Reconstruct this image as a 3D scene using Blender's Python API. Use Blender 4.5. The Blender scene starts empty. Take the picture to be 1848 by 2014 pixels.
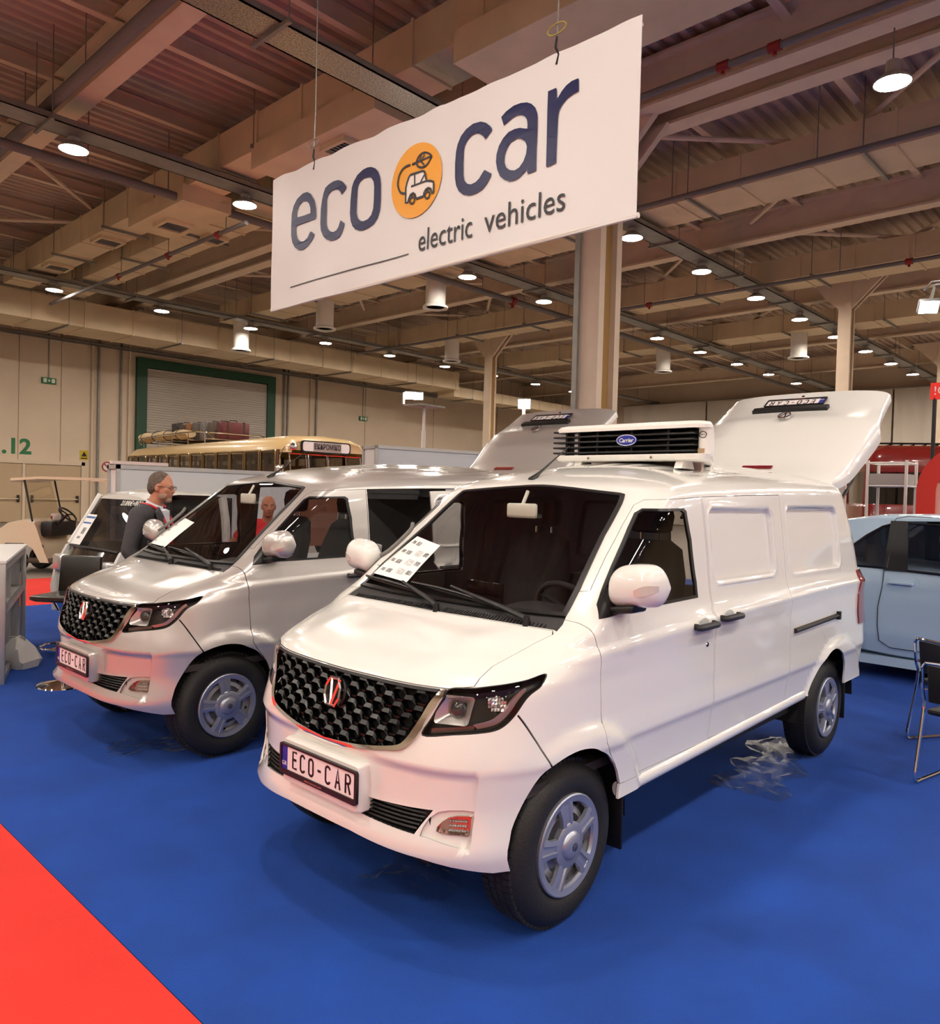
import bpy, bmesh, math, random
import numpy as np
from mathutils import Vector, Matrix
from mathutils.geometry import delaunay_2d_cdt
random.seed(7)
SCN = bpy.context.scene
COL = SCN.collection
PI = math.pi

# ------------------------------------------------------------------ camera
# world: X runs along the hall (away, to the right), Y across it (away, to the left), Z up; metres
CAM_F, CAM_PITCH, CAM_ROLL, CAM_H, HALL_ANGLE = 1523.53, -.0227, .0268, 1.7745, .7547
def make_camera():
    cp, sp, cr, sr = math.cos(CAM_PITCH), math.sin(CAM_PITCH), math.cos(CAM_ROLL), math.sin(CAM_ROLL)
    F = np.array([0, cp, sp]); U = np.array([0, -sp, cp]); R = np.array([1., 0, 0])
    R2 = R*cr + U*sr; U2 = -R*sr + U*cr
    s, c = math.sin(HALL_ANGLE), math.cos(HALL_ANGLE)
    M = np.array([[s, c, 0], [-c, s, 0], [0, 0, 1]])
    r, u, f = M@R2, M@U2, M@F
    cd = bpy.data.cameras.new('camera'); cam = bpy.data.objects.new('camera', cd); COL.objects.link(cam)
    cam.matrix_world = Matrix(((r[0], u[0], -f[0], 0), (r[1], u[1], -f[1], 0), (r[2], u[2], -f[2], CAM_H), (0, 0, 0, 1)))
    cd.sensor_fit = 'HORIZONTAL'; cd.sensor_width = 36; cd.lens = 36*CAM_F/1848
    cd.clip_start = .05; cd.clip_end = 300
    SCN.camera = cam
make_camera()

# ------------------------------------------------------------------ world and exposure
w = bpy.data.worlds.new('world'); SCN.world = w; w.use_nodes = True
w.node_tree.nodes['Background'].inputs[0].default_value = (.6, .55, .5, 1)
w.node_tree.nodes['Background'].inputs[1].default_value = .02
SCN.view_settings.view_transform = 'Standard'; SCN.view_settings.look = 'None'
SCN.view_settings.gamma = 1; SCN.view_settings.use_curve_mapping = False
SCN.view_settings.exposure = 0.0
cy = SCN.cycles; cy.max_bounces = 6; cy.diffuse_bounces = 3; cy.glossy_bounces = 3; cy.transmission_bounces = 4; cy.transparent_max_bounces = 10; cy.caustics_reflective = False; cy.caustics_refractive = False
cy.use_adaptive_sampling = True; cy.adaptive_threshold = .10; cy.adaptive_min_samples = 14; cy.sample_clamp_indirect = 6.0
LAMP_POWER = 250.0          # radiance of the high-bay lamps
LAMP_COLOR = (1.0, .90, .79)

# ------------------------------------------------------------------ materials
def lin(c):
    if isinstance(c, str):
        c = c.lstrip('#'); c = [int(c[i:i+2], 16)/255 for i in (0, 2, 4)]
    return tuple(x/12.92 if x <= .04045 else ((x+.055)/1.055)**2.4 for x in c[:3]) + (1,)
MATS = {}
def mat(name, color, rough=.5, metal=0., coat=0., spec=.5, noise=0., nscale=20., bump=0., bscale=60., emit=0., ecol=None, sheen=0., alpha=1.):
    if name in MATS: return MATS[name]
    m = bpy.data.materials.new(name); m.use_nodes = True; MATS[name] = m
    nt = m.node_tree; b = nt.nodes['Principled BSDF']; L = nt.links
    col = lin(color)
    b.inputs['Base Color'].default_value = col
    b.inputs['Roughness'].default_value = rough; b.inputs['Metallic'].default_value = metal
    b.inputs['Specular IOR Level'].default_value = spec
    b.inputs['Coat Weight'].default_value = coat; b.inputs['Coat Roughness'].default_value = .03
    b.inputs['Sheen Weight'].default_value = sheen
    if emit:
        b.inputs['Emission Color'].default_value = (lin(ecol) if isinstance(ecol, str) else tuple(ecol)+(1,)) if ecol else col
        b.inputs['Emission Strength'].default_value = emit
    if noise or bump:
        tc = nt.nodes.new('ShaderNodeTexCoord')
    if noise:
        nz = nt.nodes.new('ShaderNodeTexNoise'); nz.inputs['Scale'].default_value = nscale; nz.inputs['Detail'].default_value = 4
        L.new(tc.outputs['Object'], nz.inputs['Vector'])
        rp = nt.nodes.new('ShaderNodeValToRGB')
        rp.color_ramp.elements[0].position = .3; rp.color_ramp.elements[1].position = .7
        rp.color_ramp.elements[0].color = tuple(max(0, x*(1-noise)) for x in col[:3])+(1,)
        rp.color_ramp.elements[1].color = tuple(min(1, x*(1+noise)) for x in col[:3])+(1,)
        L.new(nz.outputs['Fac'], rp.inputs[0]); L.new(rp.outputs[0], b.inputs['Base Color'])
    if bump:
        n2 = nt.nodes.new('ShaderNodeTexNoise'); n2.inputs['Scale'].default_value = bscale; n2.inputs['Detail'].default_value = 3
        L.new(tc.outputs['Object'], n2.inputs['Vector'])
        bp = nt.nodes.new('ShaderNodeBump'); bp.inputs['Strength'].default_value = bump; bp.inputs['Distance'].default_value = .02
        L.new(n2.outputs['Fac'], bp.inputs['Height']); L.new(bp.outputs[0], b.inputs['Normal'])
    return m
def glass(name, tint=(.55, .55, .55), rough=.0, refl=.05):
    if name in MATS: return MATS[name]
    m = bpy.data.materials.new(name); m.use_nodes = True; MATS[name] = m
    nt = m.node_tree; nt.nodes.clear(); N = nt.nodes.new; L = nt.links
    out = N('ShaderNodeOutputMaterial'); mix = N('ShaderNodeMixShader'); tr = N('ShaderNodeBsdfTransparent'); gl = N('ShaderNodeBsdfGlossy')
    lw = N('ShaderNodeLayerWeight'); lw.inputs['Blend'].default_value = .5
    pw = N('ShaderNodeMath'); pw.operation = 'POWER'; pw.inputs[1].default_value = 4.5; ma = N('ShaderNodeMath'); ma.operation = 'MULTIPLY_ADD'; ma.inputs[1].default_value = .9; ma.inputs[2].default_value = refl
    L.new(lw.outputs['Facing'], pw.inputs[0]); L.new(pw.outputs[0], ma.inputs[0])
    tr.inputs[0].default_value = tuple(tint)+(1,); gl.inputs['Roughness'].default_value = rough
    L.new(ma.outputs[0], mix.inputs[0]); L.new(tr.outputs[0], mix.inputs[1]); L.new(gl.outputs[0], mix.inputs[2]); L.new(mix.outputs[0], out.inputs[0])
    return m
def emis(name, color, strength):
    if name in MATS: return MATS[name]
    m = bpy.data.materials.new(name); m.use_nodes = True; MATS[name] = m
    nt = m.node_tree; nt.nodes.clear()
    o = nt.nodes.new('ShaderNodeOutputMaterial'); e = nt.nodes.new('ShaderNodeEmission')
    e.inputs[0].default_value = tuple(color)+(1,); e.inputs[1].default_value = strength
    nt.links.new(e.outputs[0], o.inputs[0]); return m

# ------------------------------------------------------------------ mesh building
def rotz(a):
    c, s = math.cos(a), math.sin(a); return np.array([[c, -s, 0], [s, c, 0], [0, 0, 1.]])
def roty(a):
    c, s = math.cos(a), math.sin(a); return np.array([[c, 0, s], [0, 1, 0], [-s, 0, c]])
def rotx(a):
    c, s = math.cos(a), math.sin(a); return np.array([[1, 0, 0], [0, c, -s], [0, s, c]])
def frame_to(d):
    d = np.array(d, float); d /= np.linalg.norm(d)
    up = np.array([0, 0, 1.]) if abs(d[2]) < .95 else np.array([1., 0, 0])
    x = np.cross(up, d); x /= np.linalg.norm(x); y = np.cross(d, x)
    return x, y, d
class MB:
    """collects shapes into one mesh"""
    def __init__(s): s.v = []; s.f = []
    def add(s, v, f, M=None, T=None):
        o = len(s.v)
        for p in v:
            p = np.asarray(p, float)
            if M is not None: p = M@p
            if T is not None: p = p+np.asarray(T, float)
            s.v.append(tuple(p))
        s.f += [tuple(i+o for i in q) for q in f]
        return s
    def box(s, lo, hi, M=None, T=None):
        (a, b, c), (d, e, f) = lo, hi
        return s.add([(a,b,c),(d,b,c),(d,e,c),(a,e,c),(a,b,f),(d,b,f),(d,e,f),(a,e,f)],
                     [(0,3,2,1),(4,5,6,7),(0,1,5,4),(1,2,6,5),(2,3,7,6),(3,0,4,7)], M, T)
    def cbox(s, c, size, M=None):
        h = np.array(size)/2
        return s.box(tuple(-h), tuple(h), M, c)
    def rbox(s, lo, hi, r=.01, M=None, T=None):
        """box with chamfered vertical and horizontal edges"""
        lo = np.array(lo, float); hi = np.array(hi, float); r = min(r, *(.49*(hi-lo)))
        bm = bmesh.new(); bmesh.ops.create_cube(bm, size=1)
        for v in bm.verts: v.co = Vector(lo + (np.array(v.co)+.5)*(hi-lo))
        bmesh.ops.bevel(bm, geom=bm.edges[:], offset=r, segments=2, profile=.5, affect='EDGES')
        bm.verts.index_update()
        s.add([tuple(v.co) for v in bm.verts], [tuple(v.index for v in f.verts) for f in bm.faces], M, T); bm.free(); return s
    def cyl(s, p0, p1, r0, r1=None, n=16, cap=True):
        r1 = r0 if r1 is None else r1
        p0 = np.array(p0, float); p1 = np.array(p1, float); x, y, d = frame_to(p1-p0)
        A = [2*PI*i/n for i in range(n)]
        v = [p0+r0*(math.cos(a)*x+math.sin(a)*y) for a in A]+[p1+r1*(math.cos(a)*x+math.sin(a)*y) for a in A]
        f = [(i, (i+1) % n, n+(i+1) % n, n+i) for i in range(n)]
        if cap: f += [tuple(range(n-1, -1, -1)), tuple(range(n, 2*n))]
        return s.add(v, f)
    def tube(s, path, r, n=8, closed=False, cap=True):
        P = [np.array(p, float) for p in path]; m = len(P); rings = []
        rr = r if hasattr(r, '__len__') else [r]*m
        prev = None
        for i in range(m):
            if closed: d = P[(i+1) % m]-P[i-1]
            else: d = P[min(i+1, m-1)]-P[max(i-1, 0)]
            d = d/(np.linalg.norm(d)+1e-12)
            if prev is None: x, y, _ = frame_to(d)
            else:
                x = prev-d*np.dot(prev, d); nx = np.linalg.norm(x)
                x = x/nx if nx > 1e-6 else frame_to(d)[0]
                y = np.cross(d, x)
            prev = x
            rings.append([P[i]+rr[i]*(math.cos(2*PI*k/n)*x+math.sin(2*PI*k/n)*y) for k in range(n)])
        v = [p for q in rings for p in q]; f = []
        for i in range(m if closed else m-1):
            a, b = i*n, ((i+1) % m)*n
            f += [(a+k, a+(k+1) % n, b+(k+1) % n, b+k) for k in range(n)]
        if cap and not closed: f += [tuple(range(n-1, -1, -1)), tuple(range((m-1)*n, m*n))]
        return s.add(v, f)
    def lathe(s, prof, n=32, axis='z', T=(0, 0, 0), M=None, closed=False):
        """prof: (radius, height) pairs turned about an axis"""
        v = []; f = []; m = len(prof)
        for r, h in prof:
            for k in range(n):
                a = 2*PI*k/n; p = (r*math.cos(a), r*math.sin(a), h)
                if axis == 'y': p = (p[0], p[2], -p[1])
                if axis == 'x': p = (p[2], p[0], p[1])
                v.append(p)
        for i in range(m if closed else m-1):
            a, b = i*n, ((i+1) % m)*n
            f += [(a+k, a+(k+1) % n, b+(k+1) % n, b+k) for k in range(n)]
        return s.add(v, f, M, T)
    def prism(s, poly, d0, d1, plane='xz', M=None, T=None):
        """polygon in a plane, extruded between d0 and d1 along the third axis"""
        n = len(poly)
        def p3(p, d): return {'xz': (p[0], d, p[1]), 'xy': (p[0], p[1], d), 'yz': (d, p[0], p[1])}[plane]
        v = [p3(p, d0) for p in poly]+[p3(p, d1) for p in poly]
        f = [tuple(range(n-1, -1, -1)), tuple(range(n, 2*n))]+[(i, (i+1) % n, n+(i+1) % n, n+i) for i in range(n)]
        return s.add(v, f, M, T)
    def loft(s, rings, closed=True, cap=True):
        n = len(rings[0]); v = [p for r in rings for p in r]; f = []
        for i in range(len(rings)-1):
            a, b = i*n, (i+1)*n
            f += [(a+k, a+(k+1) % n, b+(k+1) % n, b+k) for k in range(n if closed else n-1)]
        if cap and closed: f += [tuple(range(n-1, -1, -1)), tuple(range((len(rings)-1)*n, len(rings)*n))]
        return s.add(v, f)
    def quad(s, *p): return s.add(p, [tuple(range(len(p)))])
    def sphere(s, c, r, n=16, m=10, M=None):
        r = r if hasattr(r, '__len__') else (r, r, r); v = []; f = []
        for i in range(m+1):
            t = PI*i/m
            for k in range(n):
                a = 2*PI*k/n; v.append((r[0]*math.sin(t)*math.cos(a), r[1]*math.sin(t)*math.sin(a), r[2]*math.cos(t)))
        for i in range(m):
            f += [(i*n+k, (i+1)*n+k, (i+1)*n+(k+1) % n, i*n+(k+1) % n) for k in range(n)]
        return s.add(v, f, M, c)
    def mesh(s, name, m, smooth=35):
        me = bpy.data.meshes.new(name)
        me.from_pydata([tuple(map(float, p)) for p in s.v], [], s.f); me.validate(); me.update()
        bm = bmesh.new(); bm.from_mesh(me); bmesh.ops.remove_doubles(bm, verts=bm.verts, dist=1e-5)
        bmesh.ops.recalc_face_normals(bm, faces=bm.faces); bm.to_mesh(me); bm.free()
        if m: me.materials.append(m)
        if smooth:
            me.polygons.foreach_set('use_smooth', [True]*len(me.polygons)); me.set_sharp_from_angle(angle=math.radians(smooth))
        return me
    def build(s, name, m, parent=None, smooth=35):
        return link(name, s.mesh(name, m, smooth), parent)
def link(name, data, parent=None, loc=None, rz=None):
    o = bpy.data.objects.new(name, data); COL.objects.link(o)
    if parent is not None: o.parent = parent
    if loc is not None: o.location = loc
    if rz is not None: o.rotation_euler = (0, 0, rz)
    return o
def tag(o, label, cat, group=None, kind=None):
    o['label'] = label; o['category'] = cat
    if group: o['group'] = group
    if kind: o['kind'] = kind
    return o
def thing(name, label, cat, loc=(0, 0, 0), rz=0., group=None):
    o = bpy.data.objects.new(name, None); COL.objects.link(o); o.empty_display_size = .1
    o.location = loc; o.rotation_euler = (0, 0, rz); return tag(o, label, cat, group)
def struct(o):
    o['kind'] = 'structure'; return o
def copy_tree(o, parent=None):
    c = o.copy(); COL.objects.link(c); c.parent = parent
    for ch in list(o.children): copy_tree(ch, c)
    return c
def text_mb(body, size=1., depth=.002, align='CENTER', sx=1., bold=0.):
    """flat lettering in the XY plane as a mesh collector"""
    cu = bpy.data.curves.new('lettering', 'FONT'); cu.body = body; cu.size = size; cu.align_x = align; cu.align_y = 'CENTER'
    cu.extrude = depth/2; cu.offset = bold; cu.resolution_u = 3
    ob = bpy.data.objects.new('lettering', cu); COL.objects.link(ob)
    dg = bpy.context.evaluated_depsgraph_get(); dg.update(); me = bpy.data.meshes.new_from_object(ob.evaluated_get(dg))
    mb = MB(); mb.add([(v.co.x*sx, v.co.y, v.co.z) for v in me.vertices], [tuple(p.vertices) for p in me.polygons])
    bpy.data.objects.remove(ob); bpy.data.curves.remove(cu); bpy.data.meshes.remove(me)
    return mb
def place(mb, M, T):
    """rotate and move a collector"""
    mb.v = [tuple(M@np.array(p)+np.array(T)) for p in mb.v]; return mb
def basis(x, y, z): return np.array([x, y, z], float).T
def catmull(P, k=6, closed=False):
    P = [np.array(p, float) for p in P]; n = len(P); out = []
    for i in range(n if closed else n-1):
        a = P[i-1] if (closed or i > 0) else P[0]; b = P[i]; c = P[(i+1) % n]; d = P[(i+2) % n] if (closed or i+2 < n) else P[-1]
        for j in range(k):
            u = j/k; out.append(.5*((2*b)+(c-a)*u+(2*a-5*b+4*c-d)*u*u+(3*b-a-3*c+d)*u**3))
    if not closed: out.append(P[-1])
    return out
def stroke(path, wid, depth=.002, closed=False):
    """flat ribbon of constant width along a 2-D path (XY plane)"""
    P = [np.array(p, float)[:2] for p in path]; n = len(P); L = []; R = []
    for i in range(n):
        d = (P[(i+1) % n]-P[i-1]) if closed else P[min(i+1, n-1)]-P[max(i-1, 0)]
        d /= np.linalg.norm(d)+1e-12; q = np.array([-d[1], d[0]])*wid/2; L.append(P[i]+q); R.append(P[i]-q)
    mb = MB(); z = depth
    v = [(p[0], p[1], z) for p in L]+[(p[0], p[1], z) for p in R]
    f = [(i, (i+1) % n, n+(i+1) % n, n+i) for i in range(n if closed else n-1)]
    v += [(p[0], p[1], 0) for p in L]+[(p[0], p[1], 0) for p in R]
    m = n if closed else n-1
    f += [(2*n+i, 2*n+(i+1) % n, (i+1) % n, i) for i in range(m)]+[(3*n+i, n+i, n+(i+1) % n, 3*n+(i+1) % n) for i in range(m)]
    mb.add(v, f); return mb
def disc2d(c, r, n=40): return [(c[0]+r*math.cos(2*PI*i/n), c[1]+r*math.sin(2*PI*i/n)) for i in range(n)]
def rrect(x0, y0, x1, y1, r, k=5):
    out = []
    for cx, cy, a0 in ((x1-r, y1-r, 0), (x0+r, y1-r, PI/2), (x0+r, y0+r, PI), (x1-r, y0+r, 1.5*PI)):
        out += [(cx+r*math.cos(a0+PI/2*i/k), cy+r*math.sin(a0+PI/2*i/k)) for i in range(k+1)]
    return out
# ================================================================== the exhibition hall
A0H, A1H, B0H, B1H, ZC = -26., 50., -26., 38., 10.45
M_wall = mat('wall_cream', '#dfcbb3', .85, noise=.05, nscale=.6)
M_deck = mat('deck_steel', '#c4ad9b', .7, noise=.08, nscale=1.5)
M_steel = mat('beam_cream', '#e2cdb4', .6, noise=.05, nscale=2.)
M_duct = mat('duct_cream', '#dcc6a4', .6, noise=.08, nscale=1.2)
M_galv = mat('galvanised', '#8f8c86', .45, .5, noise=.15, nscale=3.)
M_pipe = mat('pipe_grey', '#77716f', .75)
M_redc = mat('coupling_red', '#8e1f1a', .5)
M_white = mat('white_painted', '#e4e0d8', .5)
mb = MB(); mb.quad((A0H, B0H, 0), (A1H, B0H, 0), (A1H, B1H, 0), (A0H, B1H, 0)); struct(mb.build('floor', mat('concrete', '#857b72', .6, noise=.12, nscale=.8), None, 0))
def carpet(name, rects, m):
    mb = MB()
    for (a0, b0, a1, b1) in rects: mb.box((a0, b0, 0), (a1, b1, .006))
    struct(mb.build(name, m, None, 0))
carpet('floor_carpet_blue', [(1.262, -14, 16, 12.2)], mat('carpet_blue', '#073f96', .97, noise=.14, nscale=2.4, bump=.35, bscale=260))
carpet('floor_carpet_red', [(-1.4, -14, 1.258, 15.6), (1.258, 12.204, 16, 15.6)], mat('carpet_red', '#dc3026', .97, noise=.05, nscale=3., bump=.35, bscale=260))
# ceiling: trapezoid steel deck, ribs run along X
mb = MB(); pitch = .30; b = B0H; prof = []
while b < B1H:
    prof += [(b, ZC), (b+.10, ZC), (b+.14, ZC-.09), (b+.26, ZC-.09)]; b += pitch
v = [(A0H, p[0], p[1]) for p in prof]+[(A1H, p[0], p[1]) for p in prof]; n = len(prof)
mb.add(v, [(i, i+1, n+i+1, n+i) for i in range(n-1)]); struct(mb.build('ceiling', M_deck, None, 0))
# ------------------------------------------------------------------ walls
def slab(name, lo, hi, m):
    mb = MB(); mb.box(lo, hi); return struct(mb.build(name, m, None, 0))
wl = slab('wall_left', (A0H, B1H, 0), (A1H, B1H+.3, ZC), M_wall)
edges = [A0H, -20, -14.5, -9, -3.5, 2.2, 7.0, 11.2, 12.94, 16.2, 24.6, 30.6, 36.5, 42.5, A1H]
for i in range(len(edges)-1):
    if abs(edges[i]-16.2) < .01: continue
    mb = MB(); mb.box((edges[i]+.02, B1H-.05, 0.02), (edges[i+1]-.02, B1H, ZC-.1)); mb.build('wall_panel', M_wall, wl, 0)
slab('wall_back', (A1H, B0H, 0), (A1H+.3, B1H, ZC), M_wall); slab('wall_right', (A0H, B0H-.3, 0), (A1H, B0H, ZC), M_wall); slab('wall_front', (A0H-.3, B0H, 0), (A0H, B1H, ZC), M_wall)
# big roller door with a green frame
d1 = struct(bpy.data.objects.new('door_1', None)); COL.objects.link(d1); d1.location = (20.2, B1H, 0)
mb = MB(); mb.box((-3.86, -.22, 0), (-3.36, .02, 8.02)); mb.box((3.38, -.22, 0), (3.88, .02, 8.02)); mb.box((-3.36, -.22, 7.58), (3.38, .02, 8.02)); mb.build('door_frame', mat('door_green', '#1c4a33', .5), d1, 0)
M_shut = mat('shutter_grey', '#c4bab0', .55); sm = None
for k in range(63):
    z = .0+k*.12
    if sm is None:
        mb = MB(); mb.prism([(-.10, 0), (-.13, .03), (-.13, .09), (-.10, .118), (-.05, .118), (-.05, 0)], -3.37, 3.39, 'yz'); mb.v = [(x, y, zz) for x, y, zz in mb.v]; sm = mb.mesh('slat', M_shut, 30)
    link('slat', sm, d1, (0, 0, z))
# exit doors with crash bars
d2 = struct(bpy.data.objects.new('door_2', None)); COL.objects.link(d2); d2.location = (11.8, B1H, 0)
M_door = mat('door_beige', '#c3ab8a', .55)
mb = MB(); mb.box((-2.2, -.14, 0), (-2.05, 0, 2.78)); mb.box((2.05, -.14, 0), (2.2, 0, 2.78)); mb.box((-2.2, -.14, 2.62), (2.2, 0, 2.78)); mb.box((-.42, -.12, 0), (-.30, 0, 2.62)); mb.build('door_frame', M_wall, d2, 0)
for x0, x1 in ((-2.03, -.44), (-.28, 2.03)):
    mb = MB(); mb.box((x0, -.09, .03), (x1, -.06, 2.60)); lf = mb.build('door_leaf', M_door, d2, 0)
    mb = MB(); mb.cyl((x0+.25, -.19, 1.05), (x1-.15, -.19, 1.05), .025, n=8); mb.build('crash_bar', M_steel, lf)
    for x in (x0+.25, x1-.15):
        mb = MB(); mb.rbox((x-.05, -.20, .90), (x+.05, -.09, 1.22), .02); mb.build('bar_housing', mat('trim_black', '#0e0d0e', .45), lf)
# painted gate number, signs
def wall_text(body, size, a, z, m, name, label, cat, sx=1., bold=0.):
    t = text_mb(body, size, .004, 'CENTER', sx, bold); place(t, basis((1, 0, 0), (0, 0, 1), (0, -1, 0)), (a, B1H-.055, z)); return tag(t.build(name, m, None, 0), label, cat)
wall_text('.12', .93, 11.15, 3.33, mat('sign_green', '#2c7a4b', .6), 'gate_number', 'green gate number .12 painted on the cream wall', 'sign', 1.05, .03)
def exit_sign(a, z, label):
    o = thing('exit_sign', label, 'sign', (a, B1H-.05, z))
    mb = MB(); mb.box((-.30, -.12, -.13), (.30, -.02, .13)); mb.build('sign_box', mat('sign_green', '#2c7a4b', .6), o, 0)
    mb = MB(); mb.box((-.24, -.125, -.09), (-.10, -.12, .09)); mb.box((.10, -.125, -.09), (.24, -.12, .09)); mb.prism([(-.06, 0), (0, .07), (.06, 0), (0, -.07)], -.125, -.12, 'xz'); mb.build('pictogram', M_white, o, 0)
    mb = MB(); mb.cyl((0, -.03, .13), (0, -.03, 8.6-z), .022, n=6); mb.build('conduit', M_galv, o)
exit_sign(12.40, 6.38, 'small green exit sign on a conduit above the exit doors')
exit_sign(30.40, 6.28, 'small green exit sign on the wall right of the roller door')
o = thing('warning_sign', 'yellow square warning sign with a black triangle on the wall', 'sign', (13.98, B1H-.05, 3.12))
mb = MB(); mb.box((-.19, -.02, -.22), (.19, 0, .22)); mb.build('sign_plate', mat('sign_yellow', '#cdb21e', .5), o, 0)
mb = MB(); mb.prism([(-.13, -.06), (.13, -.06), (0, .17)], -.026, -.02, 'xz'); mb.prism([(-.14, -.17), (.14, -.17), (.14, -.12), (-.14, -.12)], -.026, -.02, 'xz'); mb.build('pictogram', mat('trim_black', '#0e0d0e'), o, 0)
o = thing('no_entry_sign', 'round red prohibition sign with a slash beside the exit doors', 'sign', (15.03, B1H-.05, 2.63))
mb = MB(); mb.prism(disc2d((0, 0), .24, 28), -.012, 0, 'xz'); mb.build('sign_plate', M_white, o, 0)
mb = MB(); mb.lathe([(.24, -.014), (.24, -.022), (.185, -.022), (.185, -.014)], 28, 'y'); q = .15; mb.add([(-q-.02, -.02, q-.02), (-q+.02, -.02, q+.02), (q+.02, -.02, -q+.02), (q-.02, -.02, -q-.02)], [(0, 1, 2, 3)]); mb.build('red_ring', mat('sign_red', '#a32a2c', .5), o, 0)
k = 0
for a in (14.29, 14.57, 15.6, 16.0, 24.7, 24.96, 26.5, 26.9, 42.0, 43.0):
    mb = MB(); mb.cyl((a, B1H-.12, 0), (a, B1H-.12, 8.8), .055, n=8); struct(mb.build('trim_%d' % k, M_galv if k % 3 else M_wall)); k += 1
# cable trays hung along the wall top
def ladder(name, label, a0, a1, b, z, w=.5, h=.10, m=None, rung=.6, mesh_floor=False, group=None, hang=4.0):
    o = thing(name, label, 'cable tray', (a0, b, z), 0, group); L = a1-a0
    mb = MB(); mb.box((0, -w/2, 0), (L, -w/2+.03, h)); mb.box((0, w/2-.03, 0), (L, w/2, h)); mb.build('side_rail', m or M_galv, o, 0)
    mb = MB(); mb.box((0, -w/2, .0), (L, w/2, .015))
    mb.build('tray_floor', (m or M_galv) if not mesh_floor else mat('mesh_tray', '#a39d8e', .35, .6, noise=.55, nscale=38.), o, 0)
    mb = MB()
    for y, r in ((-.14, .03), (-.03, .025), (.07, .03), (.16, .02)):
        if abs(y)+r < w/2: mb.cyl((0, y, .06), (L, y, .06), r, n=6)
    if not mesh_floor: mb.build('cable', mat('cable_dark', '#3e3a38', .7), o)
    x = 1.2
    while x < L and hang < 100:
        if any(p-.3 < a0+x < q+.3 for p, q in ((8.5, 10.), (10.35, 11.5), (16.9, 18.3), (24.9, 26.3), (32.5, 33.9))): x += .5; continue
        mb = MB(); mb.box((x-.03, -w/2-.18, -.06), (x+.03, w/2+.18, 0)); st = mb.build('strut', M_galv, o, 0)
        for y in (-w/2-.14, w/2+.14):
            mb = MB(); mb.cyl((x, y, 0), (x, y, ZC-.05-z), .011, n=5); mb.build('hanger_rod', M_galv, st)
        x += hang
    return o
ladder('cable_ladder', 'cable ladder running along the top of the left wall', -4, 50, 37.35, 8.62, .5, .12)
ladder('cable_ladder', 'lower cable tray fixed along the left wall', -4, 50, 37.78, 8.25, .3, .10, hang=1e3)
ladder('cable_ladder', 'grey cable tray above the farthest row of lamps', -4, 50, 28.85, 8.66, .6, .12)
ladder('cable_ladder', 'wide grey cable tray above the middle row of lamps', -4, 50, 16.35, 8.66, .62, .12)
ladder('cable_ladder', 'cable tray above the lamps behind the thick column', 12.5, 50, 10.7, 8.66, .6, .12)
ladder('mesh_tray', 'perforated cable tray with glittering mesh floor at the top left', -3, 10.9, 9.73, 8.20, .62, .10, None, .6, True, None, 2.6)
ladder('cable_ladder', 'cable tray running away at the right', 21, 50, 3.7, 8.66, .6, .12)
# ------------------------------------------------------------------ roof steel
kb = 0
def ibeam(name, p, L, along, w=.40, h=.85, tf=.06, tw=.04, m=None):
    x, y, z = p; pr = [(-w/2, 0), (w/2, 0), (w/2, tf), (tw/2, tf), (tw/2, h-tf), (w/2, h-tf), (w/2, h), (-w/2, h), (-w/2, h-tf), (-tw/2, h-tf), (-tw/2, tf), (-w/2, tf)]
    mb = MB()
    if along == 'y': mb.prism(pr, 0, L, 'xz', None, (x, y, z))
    else: mb.prism(pr, 0, L, 'yz', None, (x, y, z))
    return struct(mb.build(name, m or M_steel, None, 0))
for a in (-18., -10., -2.05, 5.9, 22., 30., 38., 46.): ibeam('ceiling_beam', (a, B0H, 9.30), B1H-B0H, 'y')
for a in (13.30, 14.20): ibeam('ceiling_beam', (a, B0H, 9.28), B1H-B0H, 'y', .42, .95)
for bb in np.arange(-24.6, 37, 3.0):
    ibeam('ceiling_purlin', (A0H, float(bb), 10.02), A1H-A0H, 'x', .16, .32, .03, .03)
# diagonal tube braces under the deck
for (a, b) in ((14.6, 20), (22.2, 11.5), (22.2, 20), (6.2, 21), (30.2, 11.5), (14.6, 2.6), (22.2, 3), (-1.8, 12), (-1.8, 21)):
    for (p, q) in (((a, b, 9.75), (a+7, b+7, 9.75)), ((a+7, b, 9.75), (a, b+7, 9.75))):
        mb = MB(); mb.cyl(p, q, .06, n=8); struct(mb.build('ceiling_brace', M_steel))
# columns
def column(a, b, wa, wb, rec, label):
    o = thing('column', label, 'column', (a, b, 0))
    mb = MB(); f = .24*wa
    mb.box((-wa/2, -wb/2, 0), (-wa/2+f, wb/2, 9.3)); mb.box((wa/2-f, -wb/2, 0), (wa/2, wb/2, 9.3)); mb.build('flange', M_steel, o, 0)
    mb = MB(); mb.box((-wa/2+f, -wb/2+rec, 0), (wa/2-f, wb/2-rec, 9.3)); mb.build('web', mat('column_recess_shade', '#a8814a', .7), o, 0)  # recess shade put into the web colour; the column itself is cream
    mb = MB()
    for s in (-1, 1): mb.prism([(s*wb/2, 8.2), (s*(wb/2+1.1), 9.3), (s*wb/2, 9.3)], -wa*.42, -wa*.22, 'yz'); mb.prism([(s*wb/2, 8.2), (s*(wb/2+1.1), 9.3), (s*wb/2, 9.3)], wa*.22, wa*.42, 'yz')
    mb.build('haunch', M_steel, o, 0); o['kind'] = 'structure'; return o
o = column(13.75, 9.33, .80, .48, .13, 'thick cream column with a recess toned brown for shade behind the banner')
mb = MB(); mb.box((-.48, .22, 2.0), (-.42, .34, 9.2)); mb.build('cable_strip', M_galv, o, 0)
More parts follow.
